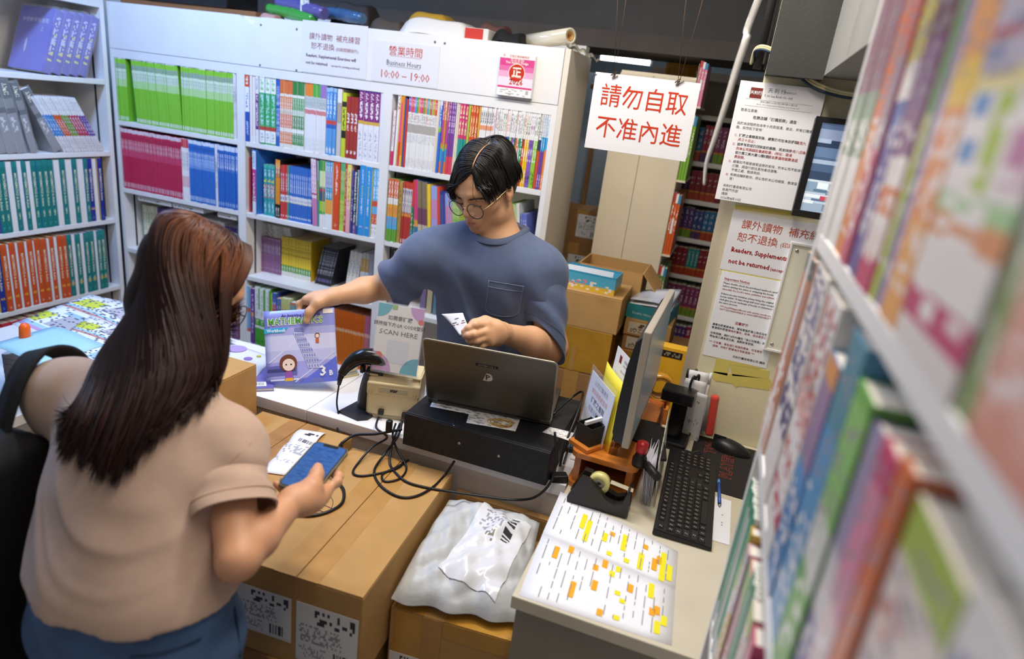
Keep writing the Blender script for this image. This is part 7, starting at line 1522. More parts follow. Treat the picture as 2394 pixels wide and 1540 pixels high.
# book piles under the sheets
for k in range(7):
    add_book(T(-1.80,1.30,zt_+0.0165*k)@RZ(20)@T(0.13,0,0)@RY(-90),0.016,0.27,0.20,spine('pile',[(0,'#d8d0c8')]),plain('#cfc8c4'),'pale book in the pile under the price sheets','books piled under the price sheets','pile')
M_price=print_mat('price sheet',[(0,'#eef0f4'),(0.05,'#c79bc8'),(0.09,'#a8cfe4'),(0.14,'#eef0f4'),(0.48,'#e8eaf0'),(0.52,'#c9877c'),(0.56,'#a8cfe4'),(0.60,'#eef0f4')],
    [(0.16,0.36,0.05,0.30,'#d6dc3c',1,1,1.0),(0.62,0.80,0.10,0.34,'#d6dc3c',1,1,1.0),(0.16,0.40,0.38,0.66,'#b8b4bc',1,1,1.0),(0.40,0.46,0.30,0.75,'#a4c6e2',1,1,1.0),(0.16,0.44,0.72,0.96,'#a8cbe6',1,1,1.0),(0.66,0.90,0.40,0.70,'#c2bcc2',1,1,1.0),(0.12,0.95,0.04,0.97,'#5a6078',44,40,.16)],axis='Y',across='X',rough=0.35)
def price(label,c,z):
    a,b,c_,d=[at(*p,z=z) for p in c]
    f=lambda u,v:(a*(1-u)+b*u)*(1-v)+(d*(1-u)+c_*u)*v+Vector((0,0,0.010*math.sin(2.2*u+0.4)*math.sin(2.4*v)))
    e1=(b-a).normalized();Mf=frame(a,e1,(d-a));inv_=Mf.inverted()
    o=MB().sheet(lambda u,v:inv_@f(u,v),10,10,0.0006).build('price_sheet',M_price,None,Mf);tag(o,label,'price list')
price('coloured price list sheet lying on the books at the left',[(28,757),(190,830),(330,720),(210,690)],ZL+0.02)
price('second coloured price list sheet behind the woman\'s shoulder',[(100,815),(230,868),(330,790),(215,738)],ZL+0.034)
lb=at(20,820,z=ZL-0.02)
cb=open_box('printed_carton','open carton with dark blue print at the left picture edge',T(-2.02,1.17,zt_)@RZ(-28),0.24,0.18,0.15,print_mat('dark blue carton',[(0,'#44507c'),(0.9,'#5a6690')],rough=0.5),M_card2)
letters([('A e',0.06,0,0,'CENTER',0.02)],mat('pale blue print','#c4cce4',0.5),cb,0,M=T(0.04,-0.0906,0.10)@RX(90))
o=MB().sheet(lambda u,v:(0.24*u,0.18*v,0.01*math.sin(3*u)),6,6,0.0006).build('pale_blue_folder',mat('pale cyan card','#a9d8e6',0.4),None,T(-1.93,1.22,ZL+0.030)@RZ(-8)@RX(4));tag(o,'pale blue card under the price sheets','card')
mk=at(36,800,z=ZL+0.03)
hp_=thing('highlighter','fat orange highlighter standing in the open carton','highlighter',T(mk.x,mk.y+0.012,zt_+0.004)@RX(-6))
MB().lathe([(0.013,0),(0.013,0.13),(0.012,0.15)],16).build('barrel',mat('orange fluorescent','#ff6a1e',0.35),hp_);MB().lathe([(0.0125,0.1502),(0.0145,0.155),(0.0145,0.19),(0.010,0.20),(0.0,0.203)],16).build('cap',MATS['orange fluorescent'],hp_)
# ------------------------------------------------------------------ modelling of bodies: blended volumes, then one surface
class Vol:
    """list of blended primitives; world coordinates throughout"""
    def __init__(s):s.p=[];s.disp=None
    def cap(s,a,b,ra,rb,k=0.01,op='u'):
        a,b=np.array(a,float),np.array(b,float);s.p.append(('c',(a,b,ra,rb),k,op,(a+b)/2,np.linalg.norm(b-a)/2+max(ra,rb)));return s
    def ell(s,c,r,R=None,k=0.01,op='u'):
        c,r=np.array(c,float),np.array(r,float);R=np.eye(3) if R is None else np.array(R,float);s.p.append(('e',(c,r,R),k,op,c,r.max()));return s
    def box(s,c,hsz,R,rr,k=0.004,op='u'):
        c,hsz=np.array(c,float),np.array(hsz,float);s.p.append(('b',(c,hsz,np.array(R,float),rr),k,op,c,np.linalg.norm(hsz)+rr));return s
    def cut(s,o,n,k=0.003):
        """remove everything on the side the normal points to"""
        s.p.append(('h',(np.array(o,float),np.array(n,float)/np.linalg.norm(n)),k,'i',np.array(o,float),1e9));return s
    def chain(s,pts,rad,k=0.006,op='u'):
        for i in range(len(pts)-1):s.cap(pts[i],pts[i+1],rad[i],rad[i+1],k,op)
        return s
    @staticmethod
    def _d(kind,q,P):
        if kind=='c':
            a,b,ra,rb=q;ba=b-a;L=ba@ba;h=np.clip(((P-a)@ba)/max(L,1e-12),0,1)
            return np.linalg.norm(P-a-h[:,None]*ba,axis=1)-(ra+(rb-ra)*h)
        if kind=='e':
            c,r,R=q;X=(P-c)@R.T;k0=np.linalg.norm(X/r,axis=1);k1=np.linalg.norm(X/(r*r),axis=1)
            return np.where(k1>1e-9,k0*(k0-1)/np.maximum(k1,1e-9),-r.min())
        if kind=='b':
            c,hs_,R,rr=q;X=np.abs((P-c)@R.T)-hs_
            return np.linalg.norm(np.maximum(X,0),axis=1)+np.minimum(X.max(axis=1),0)-rr
        o,n=q;return (P-o)@n
    def ev(s,P,c=None,R=None):
        d=np.full(len(P),1e3)
        for kind,q,k,op,pc,pr in s.p:
            if c is not None and kind != 'h' and np.linalg.norm(pc-c)>pr+R+4*k+0.01:continue
            e=s._d(kind,q,P)
            if op=='u':
                h=np.clip(0.5+0.5*(d-e)/k,0,1);d=np.where(d>500,e,d*(1-h)+e*h-k*h*(1-h))
            elif op=='s':
                h=np.clip(0.5-0.5*(d+e)/k,0,1);d=d*(1-h)-e*h+k*h*(1-h)
            else:
                h=np.clip(0.5-0.5*(d-e)/k,0,1);d=d*(1-h)+e*h+k*h*(1-h)
        if s.disp is not None:d=d+s.disp(P)
        return d
def surface(vol,h,pad=0.02,smooth=1):
    """surface nets over the narrow band around the volume"""
    lo=np.min([pc-pr for kd,q,k,op,pc,pr in vol.p if op=='u'],axis=0)-pad;hi=np.max([pc+pr for kd,q,k,op,pc,pr in vol.p if op=='u'],axis=0)+pad
    B=8;n=np.ceil((hi-lo)/(h*B)).astype(int);N=n*B+1
    G=np.full(tuple(N),1.0,np.float32)
    bi=np.stack(np.meshgrid(*[np.arange(k) for k in n],indexing='ij'),-1).reshape(-1,3)
    cen=lo+(bi+0.5)*B*h;R=B*h*0.87
    dc=vol.ev(cen);act=np.abs(dc)<R*1.25+0.010
    for b,c,d in zip(bi[~act],cen[~act],dc[~act]):
        if d<0:i,j,k=b*B;G[i:i+B+1,j:j+B+1,k:k+B+1]=-1.0
    r=np.arange(B+1);loc=np.stack(np.meshgrid(r,r,r,indexing='ij'),-1).reshape(-1,3)
    for b,c in zip(bi[act],cen[act]):
        P=lo+(b*B+loc)*h;i,j,k=b*B
        G[i:i+B+1,j:j+B+1,k:k+B+1]=vol.ev(P,c,R).reshape(B+1,B+1,B+1)
    S=G<0
    cs=[S[:-1,:-1,:-1],S[1:,:-1,:-1],S[:-1,1:,:-1],S[1:,1:,:-1],S[:-1,:-1,1:],S[1:,:-1,1:],S[:-1,1:,1:],S[1:,1:,1:]]
    sm=sum(c.astype(np.int8) for c in cs);cell=(sm>0) & (sm<8);ci=np.argwhere(cell)
    idx=np.full(cell.shape,-1,np.int64);idx[cell]=np.arange(len(ci))
    off=np.array([(a & 1,(a >> 1) & 1,(a >> 2) & 1) for a in range(8)])
    acc=np.zeros((len(ci),3));cnt=np.zeros(len(ci))
    V=[G[tuple((ci+o).T)] for o in off]
    for a in range(8):
        for ax in range(3):
            if off[a][ax]:continue
            b=a | (1 << ax);va,vb=V[a],V[b];m=(va<0) != (vb<0);t=np.where(m,va/(va-vb+1e-20),0)
            p=off[a]+0.0;q=np.repeat(p[None],len(ci),0);q[:,ax]+=t
            acc[m]+=q[m];cnt[m]+=1
    vert=lo+(ci+acc/cnt[:,None])*h
    quads=[]
    for ax in range(3):
        sl=[slice(None)]*3;s2=[slice(None)]*3;sl[ax]=slice(0,-1);s2[ax]=slice(1,None)
        A,Bq=S[tuple(sl)],S[tuple(s2)];e=np.argwhere(A != Bq);fl=A[tuple(e.T)]
        u,v=(ax+1) % 3,(ax+2) % 3;ok=(e[:,u]>0) & (e[:,v]>0) & (e[:,u]<cell.shape[u]) & (e[:,v]<cell.shape[v]);e=e[ok];fl=fl[ok]
        def g(du,dv):q=e.copy();q[:,u]+=du;q[:,v]+=dv;return idx[tuple(q.T)]
        Q=np.stack([g(-1,-1),g(0,-1),g(0,0),g(-1,0)],1);Q[~fl]=Q[~fl][:,::-1];quads.append(Q)
    Q=np.concatenate(quads);Q=Q[(Q>=0).all(1)]
    for _ in range(smooth):
        nb=np.zeros_like(vert);c=np.zeros(len(vert))
        for a in range(4):
            for b in (1,3):np.add.at(nb,Q[:,a],vert[Q[:,(a+b) % 4]]);np.add.at(c,Q[:,a],1)
        vert=vert*0.5+0.5*nb/np.maximum(c,1)[:,None]
    return vert,Q
def skin_mesh(name,vert,Q,mats,parent=None,color=None):
    me=bpy.data.meshes.new(name);me.vertices.add(len(vert));me.vertices.foreach_set('co',vert.astype(np.float32).ravel())
    me.loops.add(len(Q)*4);me.loops.foreach_set('vertex_index',Q.astype(np.int32).ravel())
    me.polygons.add(len(Q));me.polygons.foreach_set('loop_start',np.arange(0,len(Q)*4,4,dtype=np.int32));me.polygons.foreach_set('use_smooth',np.ones(len(Q),bool))
    me.update(calc_edges=True);me.validate()
    for m in mats if isinstance(mats,(list,tuple)) else [mats]:me.materials.append(m)
    if color is not None:
        at_=me.color_attributes.new('tone','FLOAT_COLOR','POINT');at_.data.foreach_set('color',np.concatenate([color,np.ones((len(vert),1))],1).astype(np.float32).ravel())
    return obj(name,me,parent)
def tone_mat(name,rough=0.5,bump=0.1,bscale=400,sss=0.0,sheen=0.0,var=0.05):
    """material coloured by the body's own pigment attribute"""
    m=mat(name,'#808080',rough,bump=bump,bscale=bscale,sss=sss,sheen=sheen);nt=m.node_tree
    a=nt.nodes.new('ShaderNodeAttribute');a.attribute_name='tone';nt.links.new(a.outputs['Color'],nt.nodes['Principled BSDF'].inputs['Base Color']);return m
def npv(v):return np.array(v,float)
def linc(c):return np.array(lin(c)[:3])
class Local:
    """a local frame (origin and axes) for placing primitives on a head, hand or held object"""
    def __init__(s,o,ex,ey,ez,sc=1.0):s.o=npv(o);s.R=np.array([npv(ex)/np.linalg.norm(ex),npv(ey)/np.linalg.norm(ey),npv(ez)/np.linalg.norm(ez)]);s.s=sc
    def p(s,x,y,z):return s.o+(x*s.R[0]+y*s.R[1]+z*s.R[2])*s.s
    def inv(s,P):return ((P-s.o)@s.R.T)/s.s
def head_volume(V,H,jaw=1.0,ears=True):
    """x to the head's left, y forward out of the face, z up; eyes at z = 0"""
    p,R=H.p,H.R;s=H.s
    E=lambda c,r,k=0.01,op='u':V.ell(p(*c),np.array(r)*s,R,k*s,op)
    E((0,-0.014,0.034),(0.076,0.096,0.084),0.01);E((0,0.026,-0.040),(0.060*jaw,0.064,0.074),0.03);E((0,0.030,0.010),(0.066,0.060,0.060),0.03)
    E((0,0.062,-0.098),(0.026*jaw,0.022,0.020),0.028)
    for sx in (-1,1):
        E((sx*0.044,0.050,-0.020),(0.024,0.026,0.022),0.024);E((sx*0.050,0.010,-0.070),(0.016,0.030,0.022),0.03)
        V.cap(p(sx*0.012,0.086,0.022),p(sx*0.046,0.074,0.023),0.008*s,0.006*s,0.014*s)
        E((sx*0.031,0.096,0.001),(0.020,0.014,0.0115),0.012,'s');E((sx*0.031,0.0745,0.0005),(0.0155,0.0145,0.0125),0.005)
        V.cap(p(sx*0.0175,0.0850,-0.0035),p(sx*0.046,0.0795,-0.0045),0.0022*s,0.0018*s,0.003*s)
    V.cap(p(0,0.084,0.012),p(0,0.104,-0.030),0.0075*s,0.0105*s,0.010*s);E((0,0.101,-0.034),(0.012,0.011,0.009),0.006)
    for sx in (-1,1):E((sx*0.0125,0.093,-0.037),(0.0085,0.010,0.0075),0.006);E((sx*0.007,0.098,-0.0445),(0.0035,0.005,0.0035),0.003,'s')
    E((0,0.084,-0.066),(0.026,0.014,0.018),0.014)
    V.cap(p(-0.020,0.0865,-0.0635),p(0.020,0.0865,-0.0635),0.0035*s,0.0035*s,0.004*s);V.cap(p(-0.007,0.0945,-0.0600),p(0.007,0.0945,-0.0600),0.0042*s,0.0042*s,0.005*s);V.cap(p(-0.012,0.0925,-0.0715),p(0.012,0.0925,-0.0715),0.0052*s,0.0052*s,0.005*s)
    V.cap(p(-0.022,0.0945,-0.0658),p(0.022,0.0945,-0.0658),0.0012*s,0.0012*s,0.0022*s,'s')
    if ears:
        for sx in (-1,1):
            E((sx*0.079,-0.014,-0.004),(0.009,0.018,0.031),0.006);E((sx*0.088,-0.008,0.002),(0.008,0.010,0.018),0.004,'s');V.cap(p(sx*0.080,-0.004,-0.030),p(sx*0.077,-0.006,-0.022),0.006*s,0.007*s,0.004*s)
def finger(V,pts,r0,r1,k=0.004):
    n=len(pts);V.chain(pts,[r0+(r1-r0)*i/(n-1) for i in range(n)],k)
    for i in range(1,n-1):V.ell(pts[i],[r0+(r1-r0)*i/(n-1)+0.0006]*3,None,0.004)
def nail(name,tip,prev,up,w,parent,m):
    """small curved plate on the last joint of a finger"""
    t=Vector(tip);a=(t-Vector(prev)).normalized();u=Vector(up);u=(u-a*u.dot(a)).normalized();b=a.cross(u)
    g=MB().grid(lambda x,y:t-a*(0.010-0.011*y)+b*(w*(x-0.5)*2)+u*(0.0088*math.cos((x-0.5)*1.5)-0.0014*y*y),6,6);return g.build(name,m,parent)
def strand_mesh(paths,rad,n=5,taper=None):
    """many hair strands as one mesh; paths: list of point arrays of equal length"""
    V=[];F=[];o=0
    for P,r in zip(paths,rad):
        P=np.asarray(P);L=len(P);t=np.gradient(P,axis=0);t /= np.linalg.norm(t,axis=1)[:,None]+1e-12
        ref=np.array([0.31,0.22,0.92]);u=np.cross(t,ref);u /= np.linalg.norm(u,axis=1)[:,None]+1e-9;v=np.cross(t,u)
        rr=r*(taper(np.linspace(0,1,L)) if taper else np.ones(L))
        an=2*np.pi*np.arange(n)/n
        ring=P[:,None]+rr[:,None,None]*(u[:,None]*np.cos(an)[None,:,None]+v[:,None]*np.sin(an)[None,:,None])
        V.append(ring.reshape(-1,3));i=np.arange(L-1)[:,None]*n;k=np.arange(n)[None]
        F.append(np.stack([i+k,i+(k+1) % n,i+n+(k+1) % n,i+n+k],-1).reshape(-1,4)+o);o+=L*n
    return np.concatenate(V),np.concatenate(F)
def cr_path(pts,n):
    return np.array([tuple(p) for p in smooth_path(pts,n)])
# ------------------------------------------------------------------ the clerk
D=lambda px,py,d:npv(at(px,py,d=d))
skin_c=linc('#d8a67f')
# head frame: turned to the picture's left and bent down
Hc=D(1133,440,1.865)
_cdir=(CAM-Vector(Hc));_ch=Vector((_cdir.x,_cdir.y,0)).normalized();_lf=Vector((-_r0.x,-_r0.y,0))
_Fh=(_ch*math.cos(math.radians(33))+_lf*math.sin(math.radians(33))).normalized()
_pt=math.radians(25)
_F=_Fh*math.cos(_pt)-Vector((0,0,1))*math.sin(_pt)
_U=(Vector((0,0,1))-_F*_F.z).normalized();_U=(_U+_F.cross(_U)*math.tan(math.radians(3))).normalized();_X=_F.cross(_U).normalized()*-1.0
_X=_U.cross(_F).normalized()*-1.0
HM=Local(Hc,npv(_F.cross(_U)),npv(_F),npv(_U),0.95)
if np.linalg.det(HM.R)<0:HM.R[0] *= -1
sR,sL=D(992,592,1.95),D(1266,640,1.91)
neck=D(1166,541,1.94)
chest=D(1150,690,2.00);waist=D(1138,835,2.12);waist[1]=max(waist[1],1.90)
WM=wk.matrix_basis
wkp=lambda x,y,z:npv(WM@Vector((x,y,z)))
wR=wkp(0.212,0.262,-0.010)
eL,wL=D(1292,812,1.93),D(1172,777,1.74)
# right elbow on its sight line, keeping both arm lengths natural
best=min((abs(np.linalg.norm(D(905,668,d)-sR)-0.26)+abs(np.linalg.norm(D(905,668,d)-wR)-0.245),d) for d in np.arange(1.8,2.3,0.01))
eR=D(905,668,best[1])
V=Vol()
head_volume(V,HM)
V.cap(HM.p(0,-0.030,-0.060),neck+np.array([0,0.01,-0.02]),0.052,0.060,0.03)
up_n=(neck-chest)/np.linalg.norm(neck-chest)
V.cap(neck+np.array([0,0,-0.04]),sR*0.75+neck*0.25,0.055,0.045,0.04);V.cap(neck+np.array([0,0,-0.04]),sL*0.75+neck*0.25,0.055,0.045,0.04)
V.ell(chest+np.array([0,0.01,0.0]),(0.15,0.095,0.17),None,0.05);V.ell(waist,(0.14,0.095,0.16),None,0.05)
V.cap(sR,eR,0.050,0.043,0.03);V.cap(eR,eR*0.55+wR*0.45,0.043,0.040,0.02);V.cap(eR*0.55+wR*0.45,wR,0.040,0.026,0.02)
V.cap(sL,eL,0.050,0.043,0.03);V.cap(eL,eL*0.55+wL*0.45,0.043,0.039,0.02);V.cap(eL*0.55+wL*0.45,wL,0.039,0.026,0.02)
# right hand over the top edge of the workbook: thumb before the cover, fingers behind it
kn=[(0.128,0.256,0.000),(0.138,0.263,-0.018),(0.152,0.262,-0.035),(0.168,0.256,-0.050)]
for k_ in kn:V.cap(wR,wkp(*k_),0.020,0.0125,0.014)
V.ell(wkp(0.165,0.252,-0.010),(0.036,0.026,0.030),WM.to_3x3().transposed(),0.02)
fing=[[(0.128,0.256,0.000),(0.104,0.246,-0.012),(0.103,0.222,-0.016),(0.109,0.202,-0.0155)],[(0.138,0.263,-0.018),(0.112,0.250,-0.030),(0.112,0.222,-0.030),(0.120,0.200,-0.022)],[(0.152,0.262,-0.035),(0.128,0.250,-0.048),(0.126,0.224,-0.042),(0.134,0.202,-0.028)],[(0.168,0.256,-0.050),(0.148,0.246,-0.062),(0.144,0.224,-0.052),(0.150,0.206,-0.036)]]
for i_,f_ in enumerate(fing):finger(V,[wkp(*q) for q in f_],(0.0105,0.0105,0.010,0.009)[i_],(0.0085,0.0085,0.008,0.007)[i_])
th=[wkp(0.196,0.256,0.004),wkp(0.166,0.240,0.020),wkp(0.141,0.214,0.0215),wkp(0.130,0.188,0.0175)]
V.chain(th,[0.019,0.0155,0.0125,0.0105],0.012)
# left hand pinching the pay slip
dl=0.045
lp_=lambda px,py,d:D(px,py,d+dl)
LK=[(1138,758,1.642),(1136,775,1.632),(1139,790,1.634),(1146,801,1.645)]
for k_ in LK:V.cap(wL,lp_(*k_),0.021,0.0125,0.014)
V.ell((wL+lp_(*LK[1]))/2+np.array([0,0.006,-0.004]),(0.036,0.020,0.034),None,0.02)
for pts,r0,r1 in (([LK[0],(1111,760,1.614),(1096,767,1.612),(1085,775,1.618)],0.0108,0.0085),([LK[1],(1109,782,1.606),(1096,784,1.608),(1087,785,1.618)],0.0108,0.0085),([LK[2],(1113,797,1.612),(1101,797,1.618),(1094,794,1.630)],0.0102,0.008),([LK[3],(1126,808,1.630),(1115,808,1.638),(1108,805,1.650)],0.009,0.0072)):finger(V,[lp_(*q) for q in pts],r0,r1)
V.chain([lp_(1160,766,1.665),lp_(1134,752,1.668),lp_(1110,757,1.662),lp_(1094,768,1.650)],[0.018,0.0145,0.012,0.010],0.012)
vert,Q=surface(V,0.0030,smooth=1)
q=HM.inv(vert);col=np.tile(skin_c,(len(vert),1))
def patch(c,r,colr,s=1.0):
    d_=np.linalg.norm((q-np.array(c))/np.array(r),axis=1);w_=np.clip(1.25-d_,0,1)[:,None]*s;np.copyto(col,col*(1-w_)+linc(colr)*w_)
patch((0,0.095,-0.0655),(0.024,0.02,0.0105),'#a8604e',0.9)
patch((0.045,0.06,-0.025),(0.03,0.03,0.022),'#d18e6a',0.35);patch((-0.045,0.06,-0.025),(0.03,0.03,0.022),'#d18e6a',0.35);patch((0,0.105,-0.034),(0.014,0.014,0.012),'#cb8560',0.5)
for sx in (-1,1):patch((sx*0.031,0.085,0.0005),(0.020,0.014,0.009),'#b07a58',0.5);patch((sx*0.085,-0.01,0),(0.012,0.02,0.03),'#cf8c68',0.5)
M_skin=tone_mat('skin',0.48,0.06,500,sss=0.12)
man=skin_mesh('person',vert,Q,M_skin,None,col)
tag(man,'clerk in a slate blue t-shirt and round glasses reaching out with a workbook','person')
# brows, lashes, nails
M_hairk=mat('black hair','#14100e',0.34,var=0.5,vscale=60,spec=0.5,stretch=(3,3,3))
for sx in (-1,1):
    P=[]
    rr=random.Random(3)
    for k_ in range(26):
        t=k_/25;x=sx*(0.012+0.040*t);y=0.0975-0.020*t*t;z=0.0135+0.006*math.sin(t*2.2)-0.005*t
        a=HM.p(x,y,z+rr.uniform(-0.002,0.002));b_=HM.p(x+sx*0.007,y-0.001,z+0.003*(1-t));P.append(np.array([a,(a+b_)/2,b_]))
    v_,f_=strand_mesh(P,[0.0011]*len(P),4);skin_mesh('eyebrow',v_,f_,M_hairk,man)
    P=[]
    for k_ in range(14):
        t=k_/13;x=sx*(0.0185+0.026*t);a=HM.p(x,0.0885-0.006*t,-0.0062-0.0016*math.sin(3.14*t));b_=HM.p(x+sx*0.001,0.0915-0.005*t,-0.0110);P.append(np.array([a,(a+b_)/2,b_]))
    v_,f_=strand_mesh(P,[0.0005]*len(P),4);skin_mesh('eyelashes',v_,f_,M_hairk,man)
M_nail=mat('nail','#dca98c',0.3)
nail('thumbnail',th[3],th[2],WM.to_3x3()@Vector((0.1,0,1)),0.0062,man,M_nail)
# hair: side parted, two falling wings over a base cap
HV=Vol()
Ep=lambda c,r,k=0.01,op='u':HV.ell(HM.p(*c),np.array(r),HM.R,k,op)
Ep((0,-0.020,0.040),(0.0775,0.094,0.0815),0.01);Ep((0,-0.046,-0.002),(0.072,0.062,0.066),0.02)
Ep((0.056,0.016,0.036),(0.026,0.042,0.046),0.02);Ep((-0.056,0.016,0.036),(0.026,0.042,0.046),0.02)
HV.cut(HM.p(0,0.056,0.052),npv(HM.R[1])*0.75-npv(HM.R[2])*0.66,0.012)
HV.cut(HM.p(0,0,-0.045),-npv(HM.R[2])+0.35*npv(HM.R[1]),0.01)
vert,Q=surface(HV,0.0035,smooth=2)
hair=skin_mesh('hair',vert,Q,M_hairk,man)
paths=[];rads=[];rr=random.Random(11)
PART=-0.022                                    # parting sits on the head's left
for k_ in range(900):
    t=rr.random()                             # along the parting, front to crown
    y0=0.066-0.120*t;side=-1 if rr.random()<0.42 else 1
    def on(x,y,lift=0.0):
        # point on the cap for given x, y
        xx,yy=x/0.086,(y+0.018)/0.103;s_=max(0.0,1-xx*xx-yy*yy);return (x,y,0.042+0.0875*math.sqrt(s_)+lift)
    lift=rr.uniform(-0.003,0.004)
    front=1-t
    if side>0:end=(0.080-0.030*front**2+rr.uniform(-0.010,0.008),0.098*front-0.040*t*1.4+rr.uniform(-0.010,0.006)-0.012,0.010-0.034*front*rr.random()-0.016*t+rr.uniform(-0.006,0.006))
    else:end=(-0.080+0.016*front**2-rr.uniform(-0.008,0.006),0.088*front-0.046*t*1.4+rr.uniform(-0.010,0.006)-0.012,0.016-0.026*front*rr.random()-0.014*t+rr.uniform(-0.006,0.006))
    a=on(PART,y0);x1=PART+(end[0]-PART)*0.35;x2=PART+(end[0]-PART)*0.72
    b_=on(x1,y0+(end[1]-y0)*0.3+0.010*front,0.005+lift);c_=on(x2,y0+(end[1]-y0)*0.62+0.010*front,0.007+lift);m_=(end[0]*1.06,end[1]+0.010*front+0.003,max(end[2]+0.034,c_[2]*0.45+end[2]*0.55));
    P=cr_path([HM.p(*w__) for w__ in (a,b_,c_,m_,end)],5);paths.append(P);rads.append(rr.uniform(0.0011,0.0024))
for k_ in range(620):                            # crown and back of the head
    an=rr.uniform(math.radians(100),math.radians(440));r0=rr.uniform(0.0,0.02)
    ca,sa=math.cos(an),math.sin(an)
    f=1 if sa<0.25 else 0.5
    pts=[]
    for th_ in (0.08,0.5,0.95,1.35,1.7):
        rr_=math.sin(th_);pts.append(HM.p(-0.015*(1-th_/1.7)+0.086*ca*rr_,-0.045*(1-th_/1.7)*1.0-0.020+0.103*sa*rr_*(1 if sa<0 else 0.55),0.042+0.0915*math.cos(th_)-(0.028 if th_>1.5 else 0)))
    paths.append(cr_path(pts,5));rads.append(rr.uniform(0.0011,0.0022))
tp_f=lambda t:np.clip(1.15-t**3*0.95,0.12,1)*np.clip(0.4+t*6,0,1)
v_,f_=strand_mesh(paths,rads,4,tp_f);skin_mesh('hair_strands',v_,f_,M_hairk,hair)['kind']='stuff'
for P in ([(-0.030,0.066,0.100),(-0.034,0.088,0.060),(-0.032,0.095,0.030),(-0.040,0.094,0.010)],[(0.020,0.0,0.134),(-0.015,-0.02,0.148),(-0.05,-0.03,0.140)],[(0.02,-0.04,0.134),(0.045,-0.06,0.142),(0.07,-0.07,0.128)]):
    v_,f_=strand_mesh([cr_path([HM.p(*w__) for w__ in P],6)],[0.0006],4);skin_mesh('loose_strand',v_,f_,M_hairk,hair)
# scalp showing along the parting
MB().tube([Vector(HM.p(-0.0225,0.064-0.012*i,0.040+0.0905*math.sqrt(max(0,1-(0.02/0.088)**2-((0.064-0.012*i+0.016)/0.105)**2))+0.0012)) for i in range(9)],[0.0010,0.0018,0.002,0.002,0.0018,0.0016,0.0014,0.001,0.0006],6).build('parting',mat('scalp','#b98a66',0.6),hair)

# t-shirt: loose torso and short wide sleeves, hollow at the cuffs
TS=Vol()
xax=(sL-sR)/np.linalg.norm(sL-sR)
TS.cap(sR+np.array([0.02,0,-0.014]),sL+np.array([-0.02,0,-0.02]),0.070,0.070,0.03);TS.cap(neck+np.array([-0.01,0.012,-0.034]),sR*0.7+neck*0.3,0.074,0.066,0.04);TS.cap(neck+np.array([0,0.012,-0.045]),sL*0.8+neck*0.2,0.074,0.066,0.04)
TS.ell(chest+np.array([0,0.0,0.02]),(0.185,0.118,0.19),None,0.06);TS.ell((chest+waist)/2,(0.180,0.122,0.19),None,0.05);TS.ell(waist,(0.178,0.125,0.20),None,0.05)
TS.ell(waist+np.array([0,0,-0.12]),(0.176,0.125,0.16),None,0.05)
cuR=sR+(eR-sR)*0.93;cuL=sL+(eL-sL)*0.92
dR=(eR-sR)/np.linalg.norm(eR-sR);dL=(eL-sL)/np.linalg.norm(eL-sL)
TS.cap(sR+np.array([0,0,-0.012]),cuR+np.array([0,0,-0.024]),0.068,0.078,0.05);TS.cap(sL,sL+(cuL-sL)*0.30,0.074,0.070,0.05)
TS.cut(cuR,(wR-eR)/np.linalg.norm(wR-eR)*0.55+dR*0.55,0.004);
TS.cap(cuR-dR*0.05,cuR+dR*0.12+np.array([0,0,-0.018]),0.066,0.078,0.006,'s')
TS.cap(neck+np.array([0.0,-0.012,-0.004]),neck+up_n*0.12+np.array([0,-0.04,0.0]),0.074,0.10,0.006,'s')
TS.cut(waist+np.array([0,0,-0.17]),(0,0,-1))
_mr,_mu=npv(_r),npv(_u)
def fold(P):
    a=(P-sR)@_mr;b_=-(P-sR)@npv(Vector((0,0,1)));c_=(P-chest)@_mr
    w1=np.exp(-((a-0.10-0.35*b_)/0.055)**2)*np.clip(b_*6,0,1)*np.clip(2-b_*5,0,1);w2=np.exp(-((c_+0.02)/0.12)**2)*np.clip((b_-0.12)*6,0,1)
    d_=0.011*w1*np.sin(62*(a-0.42*b_)+0.6)+0.008*w2*np.sin(42*(a-0.18*b_))
    e_=np.exp(-(np.linalg.norm(P-(eR*0.7+sR*0.3),axis=1)/0.11)**2);d_=d_+0.009*e_*np.sin(68*((P@npv((0.5,0.3,0.8)))));e_=np.exp(-(np.linalg.norm(P-(eL*0.6+sL*0.4),axis=1)/0.12)**2);d_=d_+0.010*e_*np.sin(58*(P@npv((0.75,0.1,0.66)))+1.0)
    hem=np.exp(-((P[:,2]-waist[2]+0.02)/0.12)**2);d_=d_+0.008*hem*np.sin(40*a+6*b_)
    return d_*1.35+0.0012*np.sin(33*P[:,0]+17*P[:,2])*np.sin(41*P[:,2]-23*P[:,1])
TS.disp=fold
vert,Q=surface(TS,0.0045,smooth=1)
M_shirt=mat('slate blue jersey','#56627e',0.85,var=0.06,vscale=40,bump=0.04,bscale=900,sheen=0.2,spec=0.2)
shirt=skin_mesh('t_shirt',vert,Q,M_shirt,man)
